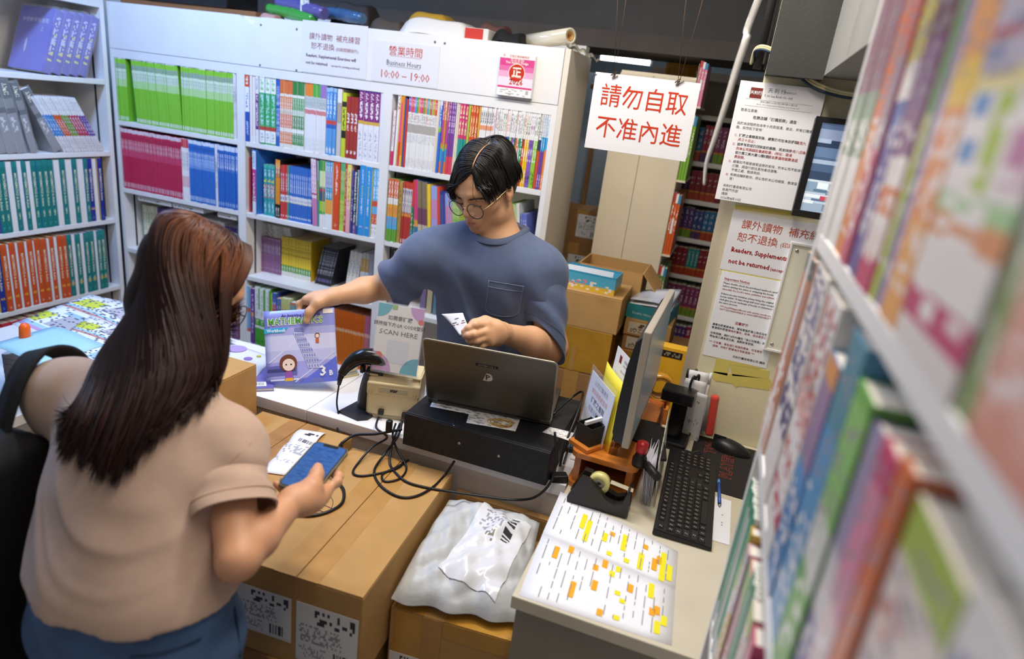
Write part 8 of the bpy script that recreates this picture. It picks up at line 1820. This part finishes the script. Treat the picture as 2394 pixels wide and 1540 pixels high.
# left sleeve: a loose open cone of its own, cut towards the forearm
cfL=D(1268,803,1.91);nC=(wL-eL)/np.linalg.norm(wL-eL)*0.75+np.array([0,0,-0.62]);nC /= np.linalg.norm(nC);a0=(cfL-sL)/np.linalg.norm(cfL-sL)
def sleeve(u,v,ins=0.0):
    t=u*2*math.pi;c_=sL*(1-v)+cfL*v+a0*(-0.03*(1-v));n_=a0*(1-v**1.5)+nC*v**1.5;n_=n_/np.linalg.norm(n_)
    e1_=np.cross(n_,np.array([0.2,1,0.1]));e1_ /= np.linalg.norm(e1_);e2_=np.cross(n_,e1_);r1,r2=0.070+0.012*v,0.068+0.008*v
    w_=0.004*v*math.sin(3*t+7*v)+0.003*math.sin(16*v+2*t)*math.sin(math.pi*v)
    return Vector(c_+e1_*(r1+w_-ins)*math.cos(t)+e2_*(r2+w_-ins)*math.sin(t))
b=MB().grid(lambda u,v:sleeve(u,v),40,18).grid(lambda u,v:sleeve(1-u,v,0.004),40,18).grid(lambda u,v:sleeve(u,1.0,0.004*v),40,1)
b.build('sleeve',M_shirt,shirt)
MB().tube([sleeve(u/40,0.86)+Vector((0,0,0))+(sleeve(u/40,0.86)-sleeve(u/40,0.86,0.004))*0.1 for u in range(40)],0.0008,5,closed=True).build('stitching',mat('cuff thread','#49546c',0.8),shirt)
# ribbed collar around the neck opening
ring=[]
ax_n=up_n;e1=np.cross(ax_n,[0,1,0]);e1 /= np.linalg.norm(e1);e2=np.cross(ax_n,e1)
TS.disp=None
cen=neck+np.array([0,-0.006,-0.012])
for k_ in range(40):
    an=2*math.pi*k_/40;d_=e1*math.cos(an)+e2*math.sin(an);rr_=0.075
    p_=cen+d_*rr_
    ss_=np.arange(0.08,-0.12,-0.002);e_=TS.ev(p_+d_*0.006+ax_n*ss_[:,None])<0
    best_=p_+ax_n*ss_[int(np.argmax(e_))]+d_*0.004 if e_.any() else None
    ring.append(best_ if best_ is not None else p_)
ring=np.array(ring)
for _ in range(3):ring=(np.roll(ring,1,0)+ring*2+np.roll(ring,-1,0))/4
b=MB();n_=len(ring)
for k_ in range(n_):
    p_=Vector(ring[k_]);o_=(p_-Vector(cen));o_ -= Vector(ax_n)*o_.dot(Vector(ax_n));o_.normalize();a_=Vector(ax_n)
    b.v+=[p_+o_*0.016-a_*0.010+a_*0.004,p_+o_*0.013+a_*0.004,p_+o_*0.002+a_*0.009,p_-o_*0.003+a_*0.005,p_-o_*0.002-a_*0.008]
for k_ in range(n_):
    j_=(k_+1) % n_
    for m_ in range(4):b.f.append([5*k_+m_,5*j_+m_,5*j_+m_+1,5*k_+m_+1]);b.m.append(0);b.sm.append(True)
b.build('collar',mat('collar rib','#525d78',0.85,bump=0.3,bscale=500),shirt)
TS.disp=fold
# chest pocket: a patch raised a little off the shirt front
def hit(px,py,lift=0.0015):
    o_,d_=npv(CAM),npv(ray(px,py));
    t=np.arange(1.70,2.10,0.004);e_=TS.ev(o_+d_*t[:,None]);i_=int(np.argmax(e_<0)) if (e_<0).any() else 50
    if i_>0:t0=t[i_-1]+0.004*e_[i_-1]/(e_[i_-1]-e_[i_]+1e-9)
    else:t0=t[i_]
    return o_+d_*(t0-lift)
pc_=[(1143,655),(1224,668),(1212,735),(1182,742),(1134,727)]
def pk_f(u,v):
    top=np.array(pc_[0])*(1-u)+np.array(pc_[1])*u;bot=np.array(pc_[4])*(1-u)+np.array(pc_[2])*u;bot=bot+np.array([0,9*math.sin(math.pi*u)]);q_=top*(1-v)+bot*v
    return Vector(hit(q_[0],q_[1],0.0035-0.0015*abs(2*u-1)**4))
b=MB().grid(pk_f,12,12);b.build('pocket',M_shirt,shirt)
for pts in ([(0,0.02),(0.25,0.02),(0.5,0.02),(0.75,0.02),(1,0.02)],[(0,0.2),(0.33,0.2),(0.66,0.2),(1,0.2)],[(0.0,0.0),(0.0,0.5),(0.02,0.95),(0.3,1.0),(0.7,1.0),(0.98,0.95),(1,0.5),(1,0)]):
    MB().tube(smooth_path([pk_f(u,v)-Vector(ray(1180,700))*0.0006 for u,v in pts],3),0.0009,5).build('stitching',mat('thread','#7d88a4',0.8),shirt)
# sleeve seams
for pts in ([(1073,500),(1062,545),(1060,590),(1063,640),(1058,690)],[(1300,612),(1282,630),(1260,655),(1246,690),(1240,720)]):pass
# trousers and shoes below the counter
TR=Vol();hipp=waist+np.array([0,0,-0.16])
for sx in (-1,1):
    hp=hipp+xax*0.085*sx;kn_=np.array([hp[0]+0.01*sx,hp[1]-0.01,0.49]);an_=np.array([hp[0]+0.02*sx,hp[1]+0.02,0.07]);TR.cap(hp,kn_,0.098,0.070,0.05);TR.cap(kn_,an_,0.070,0.058,0.03)
TR.ell(hipp,(0.165,0.115,0.14),None,0.05)
vert,Q=surface(TR,0.009,smooth=1);skin_mesh('trousers',vert,Q,mat('dark trousers','#23252c',0.85),man)
for sx in (-1,1):
    hp=hipp+xax*0.085*sx;SV=Vol().cap((hp[0]+0.02*sx,hp[1]+0.04,0.045),(hp[0]+0.03*sx,hp[1]-0.14,0.035),0.045,0.036,0.02);SV.cut((0,0,0.0015),(0,0,-1));vert,Q=surface(SV,0.006,smooth=1);skin_mesh('shoe',vert,Q,mat('black leather','#15151a',0.4),man)

# round wire glasses
gl=thing('eyeglasses','round thin metal glasses on the clerk\'s nose','glasses',None)
M_rim=mat('dark metal rim','#3c3a38',0.3,metal=0.9);M_gold=mat('pale gold wire','#b9a47a',0.3,metal=1.0);M_lens=mat('spectacle lens','#ffffff',0.02,alpha=0.10,spec=0.9)
for sx in (-1,1):
    c_=(sx*0.0345,0.106,-0.016)
    pts=[HM.p(c_[0]+0.0270*math.cos(t),c_[1]-0.0045*abs(math.cos(t))*(1 if math.cos(t)*sx>0 else 0.2),c_[2]+0.0235*math.sin(t)) for t in [2*math.pi*i/36 for i in range(36)]]
    MB().tube([Vector(p_) for p_ in pts],0.0012,8,closed=True).build('rim',M_rim,gl)
    MB().add([tuple(p_) for p_ in pts],[tuple(range(36))]).build('lens',M_lens,gl)
    MB().tube(smooth_path([Vector(HM.p(*w__)) for w__ in ((sx*0.060,0.102,-0.010),(sx*0.069,0.094,-0.006),(sx*0.077,0.05,-0.001),(sx*0.083,0.005,0.006),(sx*0.084,-0.016,-0.004),(sx*0.082,-0.028,-0.022))],6),0.0011,7).build('temple',M_gold,gl)
    MB().tube(smooth_path([Vector(HM.p(*w__)) for w__ in ((sx*0.014,0.104,-0.018),(sx*0.010,0.098,-0.020),(sx*0.011,0.095,-0.024))],4),0.0007,6).build('nose_pad',M_gold,gl)
MB().tube(smooth_path([Vector(HM.p(*w__)) for w__ in ((-0.0085,0.1055,-0.012),(-0.004,0.109,-0.008),(0.004,0.109,-0.008),(0.0085,0.1055,-0.012))],5),0.0011,7).build('bridge',M_gold,gl)
# the pay slip in his left hand
a,b_,c_,d_=[Vector(lp_(*w__)) for w__ in ((1075,784,1.632),(1103,778,1.628),(1082,731,1.655),(1032,734,1.665))]
ex_=(b_-a);Mf=frame(a,ex_,d_-a);inv_=Mf.inverted()
f=lambda u,v:inv_@((a*(1-u)+b_*u)*(1-v)+(d_*(1-u)+c_*u)*v+Vector((0,0.008,0))*math.sin(3.1*v)*(0.6-u))
o=MB().sheet(f,6,10,0.0003).build('receipt',print_mat('held slip',[(0,'#e9e9f0')],[(0.52,0.56,0.3,0.8,'#3c3c44',1,10,.6),(0.44,0.48,0.3,0.85,'#7a5a5a',1,12,.6),(0.66,0.71,0.35,0.6,'#6a6a72',1,5,.7)],axis='Y',across='X'),None,Mf);tag(o,'curled white pay slip held in the clerk\'s hand','receipt')
# ------------------------------------------------------------------ the customer, seen from behind
wsR,weR,wwR=D(533,1052,1.15),D(556,1308,1.035),D(684,1172,1.17)
wsL=D(135,915,1.22)
wneck=D(405,905,1.19);whead=D(450,668,1.235);wchest=D(345,1120,1.16);wwaist=D(318,1400,1.10);whip=D(318,1530,1.085)
# phone
pB=at(690,1143,d=1.20);best=min((abs((at(778,1040,d=d_)-pB).length-0.150),d_) for d_ in np.arange(1.2,1.42,0.002));pT=at(778,1040,d=best[1])
ey=(pT-pB).normalized();pR=at(716,1152,d=1.195)-at(662,1134,d=1.205);ex=(pR-ey*pR.dot(ey)).normalized();ez=ex.cross(ey)
pc=(pB+pT)/2
PM_=Matrix(((ex.x,ey.x,ez.x,pc.x),(ex.y,ey.y,ez.y,pc.y),(ex.z,ey.z,ez.z,pc.z),(0,0,0,1)))
ph=thing('smartphone','smartphone with a blue page on its screen in the woman\'s hand','phone',PM_)
pw,phh=0.0745,0.150
MB().prism([(x-pw/2,y-phh/2) for x,y in rounded(pw,phh,0.011)],0.0085,0,-0.0085).build('case',mat('clear phone case','#8a8470',0.25,coat=0.4),ph)
MB().prism([(x-pw/2+0.0015,y-phh/2+0.0015) for x,y in rounded(pw-0.003,phh-0.003,0.0098)],0.0008,0,0.0).build('bezel',M_black,ph)
MB().prism([(x-pw/2+0.004,y-phh/2+0.004) for x,y in rounded(pw-0.008,phh-0.008,0.0085)],0.0003,0,0.0008).build('screen',print_mat('phone page',[(0,'#33568f')],[(0.1,0.93,0.06,0.9,'#2a4880',40,6,.35)],axis='Y',across='X',rough=0.15),ph)
sm_=MATS['phone page'].node_tree;bs_=sm_.nodes['Principled BSDF'];sm_.links.new(bs_.inputs['Base Color'].links[0].from_socket,bs_.inputs['Emission Color']);bs_.inputs['Emission Strength'].default_value=0.5
MB().prism([(x-0.016,y+phh/2-0.012) for x,y in rounded(0.032,0.009,0.003)],0.0003,0,0.0012).build('notch',M_blackm,ph)
MB().box((pw/2,-0.02,-0.006),(pw/2+0.0008,0.01,-0.003)).build('side_button',M_black,ph)
pp_=lambda x,y,z:npv(PM_@Vector((x,y,z)))
# head frame: facing away to the right, bowed
_Fw=(Vector(_r0)*0.80+Vector((-math.sin(YAW),math.cos(YAW),0))*0.60).normalized();_a=math.radians(28)
_F2=_Fw*math.cos(_a)-Vector((0,0,1))*math.sin(_a);_U2=(Vector((0,0,1))-_F2*_F2.z).normalized()
HW=Local(whead,npv(_F2.cross(_U2)),npv(_F2),npv(_U2),0.92)
VW=Vol();head_volume(VW,HW,jaw=0.92,ears=True)
VW.cap(HW.p(0,-0.030,-0.060),wneck,0.046,0.054,0.03)
VW.cap(wneck+np.array([0,0,-0.04]),wsR*0.8+wneck*0.2,0.05,0.04,0.04);VW.cap(wneck+np.array([0,0,-0.04]),wsL*0.8+wneck*0.2,0.05,0.04,0.04)
VW.ell(wchest,(0.14,0.09,0.17),None,0.05);VW.ell(wwaist,(0.13,0.09,0.15),None,0.05)
VW.cap(wsR,weR,0.044,0.032,0.015);VW.cap(weR,weR*0.65+wwR*0.35,0.032,0.032,0.012);VW.cap(weR*0.65+wwR*0.35,wwR,0.032,0.0225,0.012)
weL=wsL+np.array([-0.02,0.10,-0.22]);wwL=weL+np.array([0.09,0.17,-0.03]);VW.cap(wsL,weL,0.045,0.040,0.03);VW.cap(weL,wwL,0.040,0.026,0.02);VW.cap(wwL,wwL+np.array([0.05,0.05,-0.01]),0.028,0.026,0.02)
for i_,(dx,dz) in enumerate(((0.0,0.018),(0.0,0.004),(0.0,-0.010),(0.0,-0.024))):b0=wwL+np.array([0.055,0.06,dz]);finger(VW,[b0,b0+np.array([0.03,0.01,-0.008]),b0+np.array([0.045,-0.005,-0.018]),b0+np.array([0.045,-0.02,-0.024])],0.009,0.0075)
VW.chain([wwL+np.array([0.02,0.02,0.02]),wwL+np.array([0.06,0.03,0.04]),wwL+np.array([0.09,0.02,0.03])],[0.013,0.011,0.009],0.01)
# right hand around the phone
KW=[(0.043,-0.036,-0.018),(0.044,-0.052,-0.022),(0.042,-0.068,-0.022),(0.036,-0.082,-0.018)]
for k_ in KW:VW.cap(wwR,pp_(*k_),0.019,0.012,0.014)
VW.ell((wwR+pp_(0.035,-0.062,-0.012))/2,(0.030,0.026,0.026),None,0.02)
FW=[[KW[0],(0.052,-0.012,-0.014),(0.046,0.008,-0.017),(0.030,0.020,-0.0185)],[KW[1],(0.030,-0.028,-0.030),(0.000,-0.020,-0.024),(-0.030,-0.020,-0.0175)],[KW[2],(0.022,-0.052,-0.032),(-0.016,-0.048,-0.026),(-0.040,-0.046,-0.012)],[KW[3],(0.014,-0.074,-0.030),(-0.018,-0.070,-0.024),(-0.043,-0.066,-0.008)]]
for i_,f_ in enumerate(FW):finger(VW,[pp_(*q_) for q_ in f_],(0.0098,0.0098,0.0095,0.0085)[i_],(0.008,0.008,0.0075,0.0068)[i_])
tw_=[pp_(0.026,-0.104,-0.004),pp_(0.030,-0.070,0.010),pp_(0.024,-0.040,0.0155),pp_(0.014,-0.016,0.0112)]
VW.chain(tw_,[0.019,0.0155,0.0118,0.0098],0.012)
vert,Q=surface(VW,0.0034,smooth=1)
q=HW.inv(vert);col=np.tile(linc('#d8a07a'),(len(vert),1));patch((0,0.095,-0.0655),(0.024,0.02,0.0105),'#b8685c',0.9)
woman=skin_mesh('person',vert,Q,M_skin,None,col);tag(woman,'long haired woman in a beige t-shirt seen from behind with a phone','person')
nail('thumbnail',tw_[3],tw_[2],ez,0.0056,woman,M_nail)
# beige t-shirt with sweeping back folds
TW=Vol()
TW.cap(wsR+np.array([-0.02,0,-0.03]),wsL+np.array([0.02,0,-0.03]),0.064,0.056,0.03);TW.cap(wneck+np.array([0,0,-0.05]),wsR*0.8+wneck*0.2,0.068,0.060,0.04);TW.cap(wneck+np.array([0,0,-0.05]),wsL*0.8+wneck*0.2,0.068,0.060,0.04)
tx=wsR-wsL;tx[2]=0;tx /= np.linalg.norm(tx);ty=np.array([-tx[1],tx[0],0]);RT=np.array([tx,ty,[0,0,1]])
TW.ell(wchest,(0.172,0.115,0.17),RT,0.06);TW.ell((wchest+wwaist)/2,(0.178,0.125,0.17),RT,0.05);TW.ell(wwaist,(0.186,0.135,0.15),RT,0.05);TW.ell(wwaist+np.array([0,0,-0.10]),(0.190,0.138,0.13),RT,0.05)
dW=(weR-wsR)/np.linalg.norm(weR-wsR);cW=wsR+(weR-wsR)*0.66
TW.cap(wsR,wsR+(cW-wsR)*0.25,0.064,0.060,0.04);TW.cap(wsL,wsL+(weL-wsL)*0.6,0.056,0.062,0.04)
hz=D(318,1474,0.985)[2]
TW.cut((0,0,hz),(0,0,-1));TW.ell(np.array([wwaist[0],wwaist[1],hz-0.02]),(0.175,0.124,0.06),RT,0.008,'s')
def foldw(P):
    a=(P-wsL)@tx;b_=wsL[2]-P[:,2]
    s_=b_-1.7*a+2.6*a*a
    w_=np.exp(-((a-0.17)/0.17)**2)*np.clip((b_-0.03)*8,0,1)*np.clip((P[:,2]-hz)*9,0.15,1)
    d_=-w_*(0.013*(0.5+0.5*np.sin(66*s_+1.2))**3+0.006*(0.5+0.5*np.sin(118*s_+2.5+3*a))**4)+0.004*w_
    e_=np.exp(-(np.linalg.norm(P-(wsR*0.6+weR*0.4),axis=1)/0.09)**2);d_=d_+0.005*e_*np.sin(80*(P@npv((0.5,0.4,0.76))))
    hem=np.exp(-((P[:,2]-hz)/0.07)**2);return d_+0.0022*hem*np.sin(45*a)
TW.disp=foldw
vert,Q=surface(TW,0.0045,smooth=1)
M_tee=mat('beige jersey','#c2a592',0.88,var=0.05,vscale=30,bump=0.03,bscale=900,sheen=0.2,spec=0.2)
tee=skin_mesh('t_shirt',vert,Q,M_tee,woman)
# right sleeve: an open cone of its own
cfW=wsR+(weR-wsR)*0.60
def sleevew(u,v,ins=0.0):
    t=u*2*math.pi;c_=wsR*(1-v)+cfW*v-dW*0.030*(1-v)-np.array([0.012,0,0.010])*(1-v);e1_=np.cross(dW,np.array([0.2,1,0.1]));e1_ /= np.linalg.norm(e1_);e2_=np.cross(dW,e1_)
    r_=0.052+0.016*v**0.7+0.003*v*math.sin(3*t+5*v)+0.0035*math.sin(19*v+2.0*t)*math.sin(math.pi*v);c2_=c_+dW*0.010*math.sin(t+1.0)*v
    return Vector(c2_+e1_*(r_-ins)*math.cos(t)+e2_*(r_-ins)*math.sin(t))
MB().grid(lambda u,v:sleevew(u,v),40,18).grid(lambda u,v:sleevew(1-u,v,0.004),40,18).grid(lambda u,v:sleevew(u,1.0,0.004*v),40,1).build('sleeve',M_tee,tee)
MB().tube([sleevew(u/40,0.87)+(sleevew(u/40,0.87)-sleevew(u/40,0.87,0.004))*0.1 for u in range(40)],0.0009,5,closed=True).build('cuff_stitching',mat('tee seam','#a98668',0.9),tee)
# jeans, legs to the floor, shoes
JW=Vol();hp0=np.array([wwaist[0],wwaist[1],hz-0.06])
JW.ell(np.array([wwaist[0],wwaist[1]+0.005,hz+0.0]),(0.150,0.108,0.10),RT,0.04);JW.ell(hp0,(0.172,0.124,0.13),RT,0.04)
for sx in (-1,1):
    h_=hp0+tx*0.082*sx+np.array([0,0,-0.06]);k_=np.array([h_[0],h_[1]+0.01,0.45]);an_=np.array([h_[0],h_[1]-0.01,0.07]);JW.cap(h_,k_,0.100,0.072,0.05);JW.cap(k_,an_,0.072,0.066,0.03)
JW.cut((0,0,hz+0.06),(0,0,1))
JW.disp=lambda P:0.003*np.sin(60*P[:,2]+20*P[:,0])*np.exp(-((P[:,2]-hz+0.05)/0.08)**2)
vert,Q=surface(JW,0.007,smooth=1);jeans=skin_mesh('jeans',vert,Q,mat('blue denim','#4a668c',0.85,var=0.22,vscale=12,bump=0.2,bscale=500),woman)
for sx in (-1,1):
    h_=hp0+tx*0.082*sx;SV=Vol().cap((h_[0]-ty[0]*0.03,h_[1]-0.04,0.045),(h_[0]+ty[0]*0.13,h_[1]+0.13,0.033),0.044,0.036,0.02);SV.cut((0,0,0.0015),(0,0,-1));vert,Q=surface(SV,0.006,smooth=1);skin_mesh('shoe',vert,Q,mat('white canvas','#d8d6d0',0.7),woman)
def jhit(px,py,lift,vol):
    o_,d_=npv(CAM),npv(ray(px,py));t=np.arange(0.75,1.45,0.004);e_=vol.ev(o_+d_*t[:,None])<0;return o_+d_*(t[int(np.argmax(e_))]-0.002-lift) if e_.any() else None
for pts in ([(305,1535),(370,1528),(440,1505),(470,1492)],[(548,1418),(556,1470),(560,1535)]):
    w_=[jhit(x,y,0.002,JW) for x,y in pts];w_=[Vector(z_) for z_ in w_ if z_ is not None]
    if len(w_)>1:MB().tube(smooth_path(w_,5),0.0022,6).build('seam',mat('denim seam','#2c3f5c',0.9),jeans)
# sleeve seam and hem stitching
for pts in ([(588,1035),(560,1062),(520,1100),(480,1145),(446,1185)],):
    w_=[jhit(x,y,0.0005,TW) for x,y in pts];w_=[Vector(z_) for z_ in w_ if z_ is not None]
    if len(w_)>1:MB().tube(smooth_path(w_,5),0.0011,5).build('seam',mat('tee seam','#a98668',0.9),tee)
# hair: solid fall under separate strands
M_hw=mat('brown hair','#22120d',0.5,var=0.55,vscale=70,spec=0.2)
nt=M_hw.node_tree
WV=Vol()
Ew=lambda c,r,k=0.01,op='u':WV.ell(HW.p(*c),np.array(r),HW.R,k,op)
Ew((0,-0.018,0.038),(0.078,0.094,0.083));Ew((0,-0.040,-0.030),(0.062,0.046,0.070),0.03);Ew((0.050,0.004,-0.04),(0.026,0.050,0.080),0.02);Ew((-0.050,0.004,-0.04),(0.026,0.050,0.080),0.02)
WV.cap(HW.p(0,-0.040,-0.06),D(400,850,1.17),0.052,0.050,0.04);WV.cap(D(400,850,1.17),D(350,940,1.16),0.050,0.036,0.03)
WV.cut(HW.p(0,0.050,0.03),npv(HW.R[1])*0.92-npv(HW.R[2])*0.32,0.012)
vert,Q=surface(WV,0.0045,smooth=2);whair=skin_mesh('hair',vert,Q,M_hw,woman)
rr=random.Random(21);paths=[];rads=[];tint=[]
# hem of the hair in pixels, left to right, with depth
hem_px=[(128,1035,1.13),(140,1075,1.10),(165,1090,1.085),(205,1115,1.07),(240,1135,1.06),(268,1140,1.055),(300,1105,1.06),(338,1065,1.07),(372,1030,1.08),(405,1000,1.10),(440,985,1.12),(470,960,1.15),(505,930,1.18)]
_dc={}
def back_d(px,py,d0,gap):
    k_=(int(px)//16,int(py)//16)
    if k_ not in _dc:
        d_=npv(ray(k_[0]*16+8,k_[1]*16+8));t_=np.arange(0.8,1.35,0.01);e_=TW.ev(npv(CAM)+d_*t_[:,None])<0;_dc[k_]=t_[int(np.argmax(e_))] if e_.any() else 9.0
    return min(d0,_dc[k_]-gap)
def hem_at(t):
    x=t*(len(hem_px)-1);i=min(int(x),len(hem_px)-2);f_=x-i;a_,b__=hem_px[i],hem_px[i+1];return [a_[j]*(1-f_)+b__[j]*f_ for j in range(3)]
mid_px=[(262,790,1.23),(250,815,1.17),(262,830,1.12),(292,845,1.085),(325,855,1.07),(355,862,1.065),(388,862,1.07),(418,860,1.08),(445,855,1.09),(470,850,1.105),(492,845,1.12),(512,838,1.14),(528,826,1.165)]
def mid_at(t):
    x=t*(len(mid_px)-1);i=min(int(x),len(mid_px)-2);f_=x-i;a_,b__=mid_px[i],mid_px[i+1];return [a_[j]*(1-f_)+b__[j]*f_ for j in range(3)]
for k_ in range(1900):
    t=rr.random();h_=hem_at(t);m_=mid_at(t)
    ex_,ey_=h_[0]+rr.uniform(-12,12),h_[1]+12-abs(rr.gauss(0,42))-34*abs(math.sin(t*31))**3;g_=rr.uniform(0.006,0.030);end=D(ex_,ey_,back_d(ex_,ey_,1.14,g_));mx,my=m_[0]+rr.uniform(-8,8),m_[1];md=D(mx,my,back_d(mx,my,m_[2],0.012+g_));kx,ky=m_[0]*0.42+h_[0]*0.58,m_[1]*0.42+h_[1]*0.58;kd=D(kx+rr.uniform(-8,8),ky,back_d(kx,ky,1.14,g_+0.004))
    # direction on the scalp: from the crown towards the back for this strand
    az=math.radians(186-200*t)                  # t = 0 the far (left) side, t = 1 the face side, seen from behind
    ca,sa=math.cos(az),math.sin(az)
    crown=(rr.uniform(-0.012,0.012),0.012+rr.uniform(-0.05,0.03),0.0)
    pts=[]
    for th_ in (0.10,0.55,1.0,1.4):
        r_=math.sin(th_);x_=crown[0]*(1-th_/1.5)+0.087*ca*r_;y_=crown[1]*(1-th_/1.5)-0.018-0.103*sa*r_+(0.03 if sa<0 else 0)*r_
        pts.append(HW.p(x_,y_,0.042+0.092*math.cos(th_)+rr.uniform(-0.002,0.002)))
    pts=[pts[0],pts[1],pts[2],pts[3]*0.75+md*0.25+npv((0,0,0.01)),md,kd,end]
    paths.append(cr_path(pts,4));rads.append(rr.uniform(0.0012,0.0027))
for k_ in range(420):                            # locks framing the face on the right
    t=rr.random();s_=1 if rr.random()<0.8 else -1
    e_=D(572-75*t+rr.uniform(-6,6),700+235*t+rr.uniform(-25,25),1.15+0.04*(1-t));x0=rr.uniform(-0.045,0.03)
    pts=[HW.p(0.012,0.03+x0,0.128),HW.p(0.055,0.045+x0*0.6,0.100),HW.p(0.083,0.045+x0*0.4,0.045),HW.p(0.088,0.042,-0.010),HW.p(0.088,0.030,-0.055),e_]
    paths.append(cr_path(pts,5));rads.append(rr.uniform(0.0010,0.0022))
for k_ in range(260):                            # near side curtain between the fall and the face
    t=rr.random();e_=D(500+22*t+rr.uniform(-8,8),905+rr.uniform(-30,30)-60*t,1.15);y0_=0.03-0.05*rr.random()
    paths.append(cr_path([HW.p(0.010,y0_,0.130),HW.p(0.060,y0_+0.004,0.098),HW.p(0.089,y0_+0.006,0.040),HW.p(0.094,y0_+0.004,-0.015),HW.p(0.092,y0_,-0.070),e_],5));rads.append(rr.uniform(0.0010,0.0022))
tpw=lambda t:np.clip(1.1-t**4*1.0,0.10,1)*np.clip(0.35+t*8,0,1)
mx_=max(len(p_) for p_ in paths)
v_,f_=strand_mesh(paths,rads,4,tpw)
# dark brown lengths, darker roots, lighter warm band round the crown
root=HW.p(0.0,0.02,0.13);c1_,c2_,c3_=linc('#1a1210'),linc('#2b1610'),linc('#7a4526')
dr_=np.linalg.norm(v_-root,axis=1);w1=np.clip(1-dr_/0.035,0,1)[:,None];w2=np.exp(-((dr_-0.085)/0.045)**2)[:,None]*np.clip((v_[:,2]-whead[2]-0.0)*14+0.3,0,1)[:,None]
cc=np.tile(c2_,(len(v_),1));cc=cc*(1-0.65*w2)+c3_*0.65*w2;cc=cc*(1-w1)+c1_*w1
vr=np.repeat(np.random.RandomState(3).uniform(0.55,1.5,len(paths)),[len(p_)*4 for p_ in paths])[:,None];cc=np.clip(cc*vr,0,1)
skin_mesh('hair_strands',v_,f_,tone_mat('dyed hair strands',0.42,0.0),whair,cc)['kind']='stuff'
# glasses
gw=thing('eyeglasses','thin framed glasses worn by the woman','glasses',None)
for sx in (-1,1):
    pts=[HW.p(sx*0.034+0.027*math.cos(t),0.106-0.004*abs(math.cos(t)),-0.012+0.020*math.sin(t)) for t in [2*math.pi*i/30 for i in range(30)]]
    MB().tube([Vector(p_) for p_ in pts],0.0012,7,closed=True).build('rim',M_rim,gw);MB().add([tuple(p_) for p_ in pts],[tuple(range(30))]).build('lens',M_lens,gw)
    MB().tube(smooth_path([Vector(HW.p(*w__)) for w__ in ((sx*0.061,0.102,-0.006),(sx*0.070,0.094,-0.004),(sx*0.077,0.05,0.0),(sx*0.084,0.0,0.006),(sx*0.084,-0.02,-0.006))],5),0.0013,7).build('temple',M_rim,gw)
MB().tube(smooth_path([Vector(HW.p(*w__)) for w__ in ((-0.008,0.106,-0.008),(0,0.109,-0.005),(0.008,0.106,-0.008))],4),0.0012,7).build('bridge',M_rim,gw)
# black shoulder bag with its wide strap over the left shoulder
bg=thing('shoulder_bag','black shoulder bag with a wide strap on the woman\'s left shoulder','bag',None)
st_=[D(-30,1100,1.15),D(2,1000,1.15),D(38,890,1.165),D(82,826,1.20),D(130,818,1.25),D(168,838,1.30),D(190,880,1.36),D(195,960,1.40)]
P=smooth_path([Vector(p_) for p_ in st_],6);vs_=[]
for i,p_ in enumerate(P):
    a_=P[max(0,i-1)];b_=P[min(len(P)-1,i+1)];t_=(b_-a_).normalized();up_=(Vector(p_)-Vector(wsL)+Vector((0,0,0.03))).normalized();s_=t_.cross(up_).normalized()*0.027;n_=s_.cross(t_).normalized()*0.004
    vs_+=[p_-s_-n_,p_+s_-n_,p_+s_+n_,p_-s_+n_]
fs_=[(4*i+k,4*i+(k+1) % 4,4*i+4+(k+1) % 4,4*i+4+k) for i in range(len(P)-1) for k in range(4)]+[(3,2,1,0),tuple(4*(len(P)-1)+k for k in range(4))]
M_bagb=mat('black bag fabric','#0d0e12',0.8,var=0.15,vscale=60)
MB().add(vs_,fs_,0,True).build('strap',M_bagb,bg)
BV=Vol();bc=D(-75,1330,1.16);BV.box(bc,(0.05,0.10,0.20),RT,0.03,0.02);BV.box(bc+np.array([0,0,0.21]),(0.03,0.07,0.02),RT,0.02,0.03)
vert,Q=surface(BV,0.007,smooth=2);skin_mesh('body',vert,Q,M_bagb,bg)

MATS['dyed hair strands'].node_tree.nodes['Principled BSDF'].inputs['Specular IOR Level'].default_value=0.28
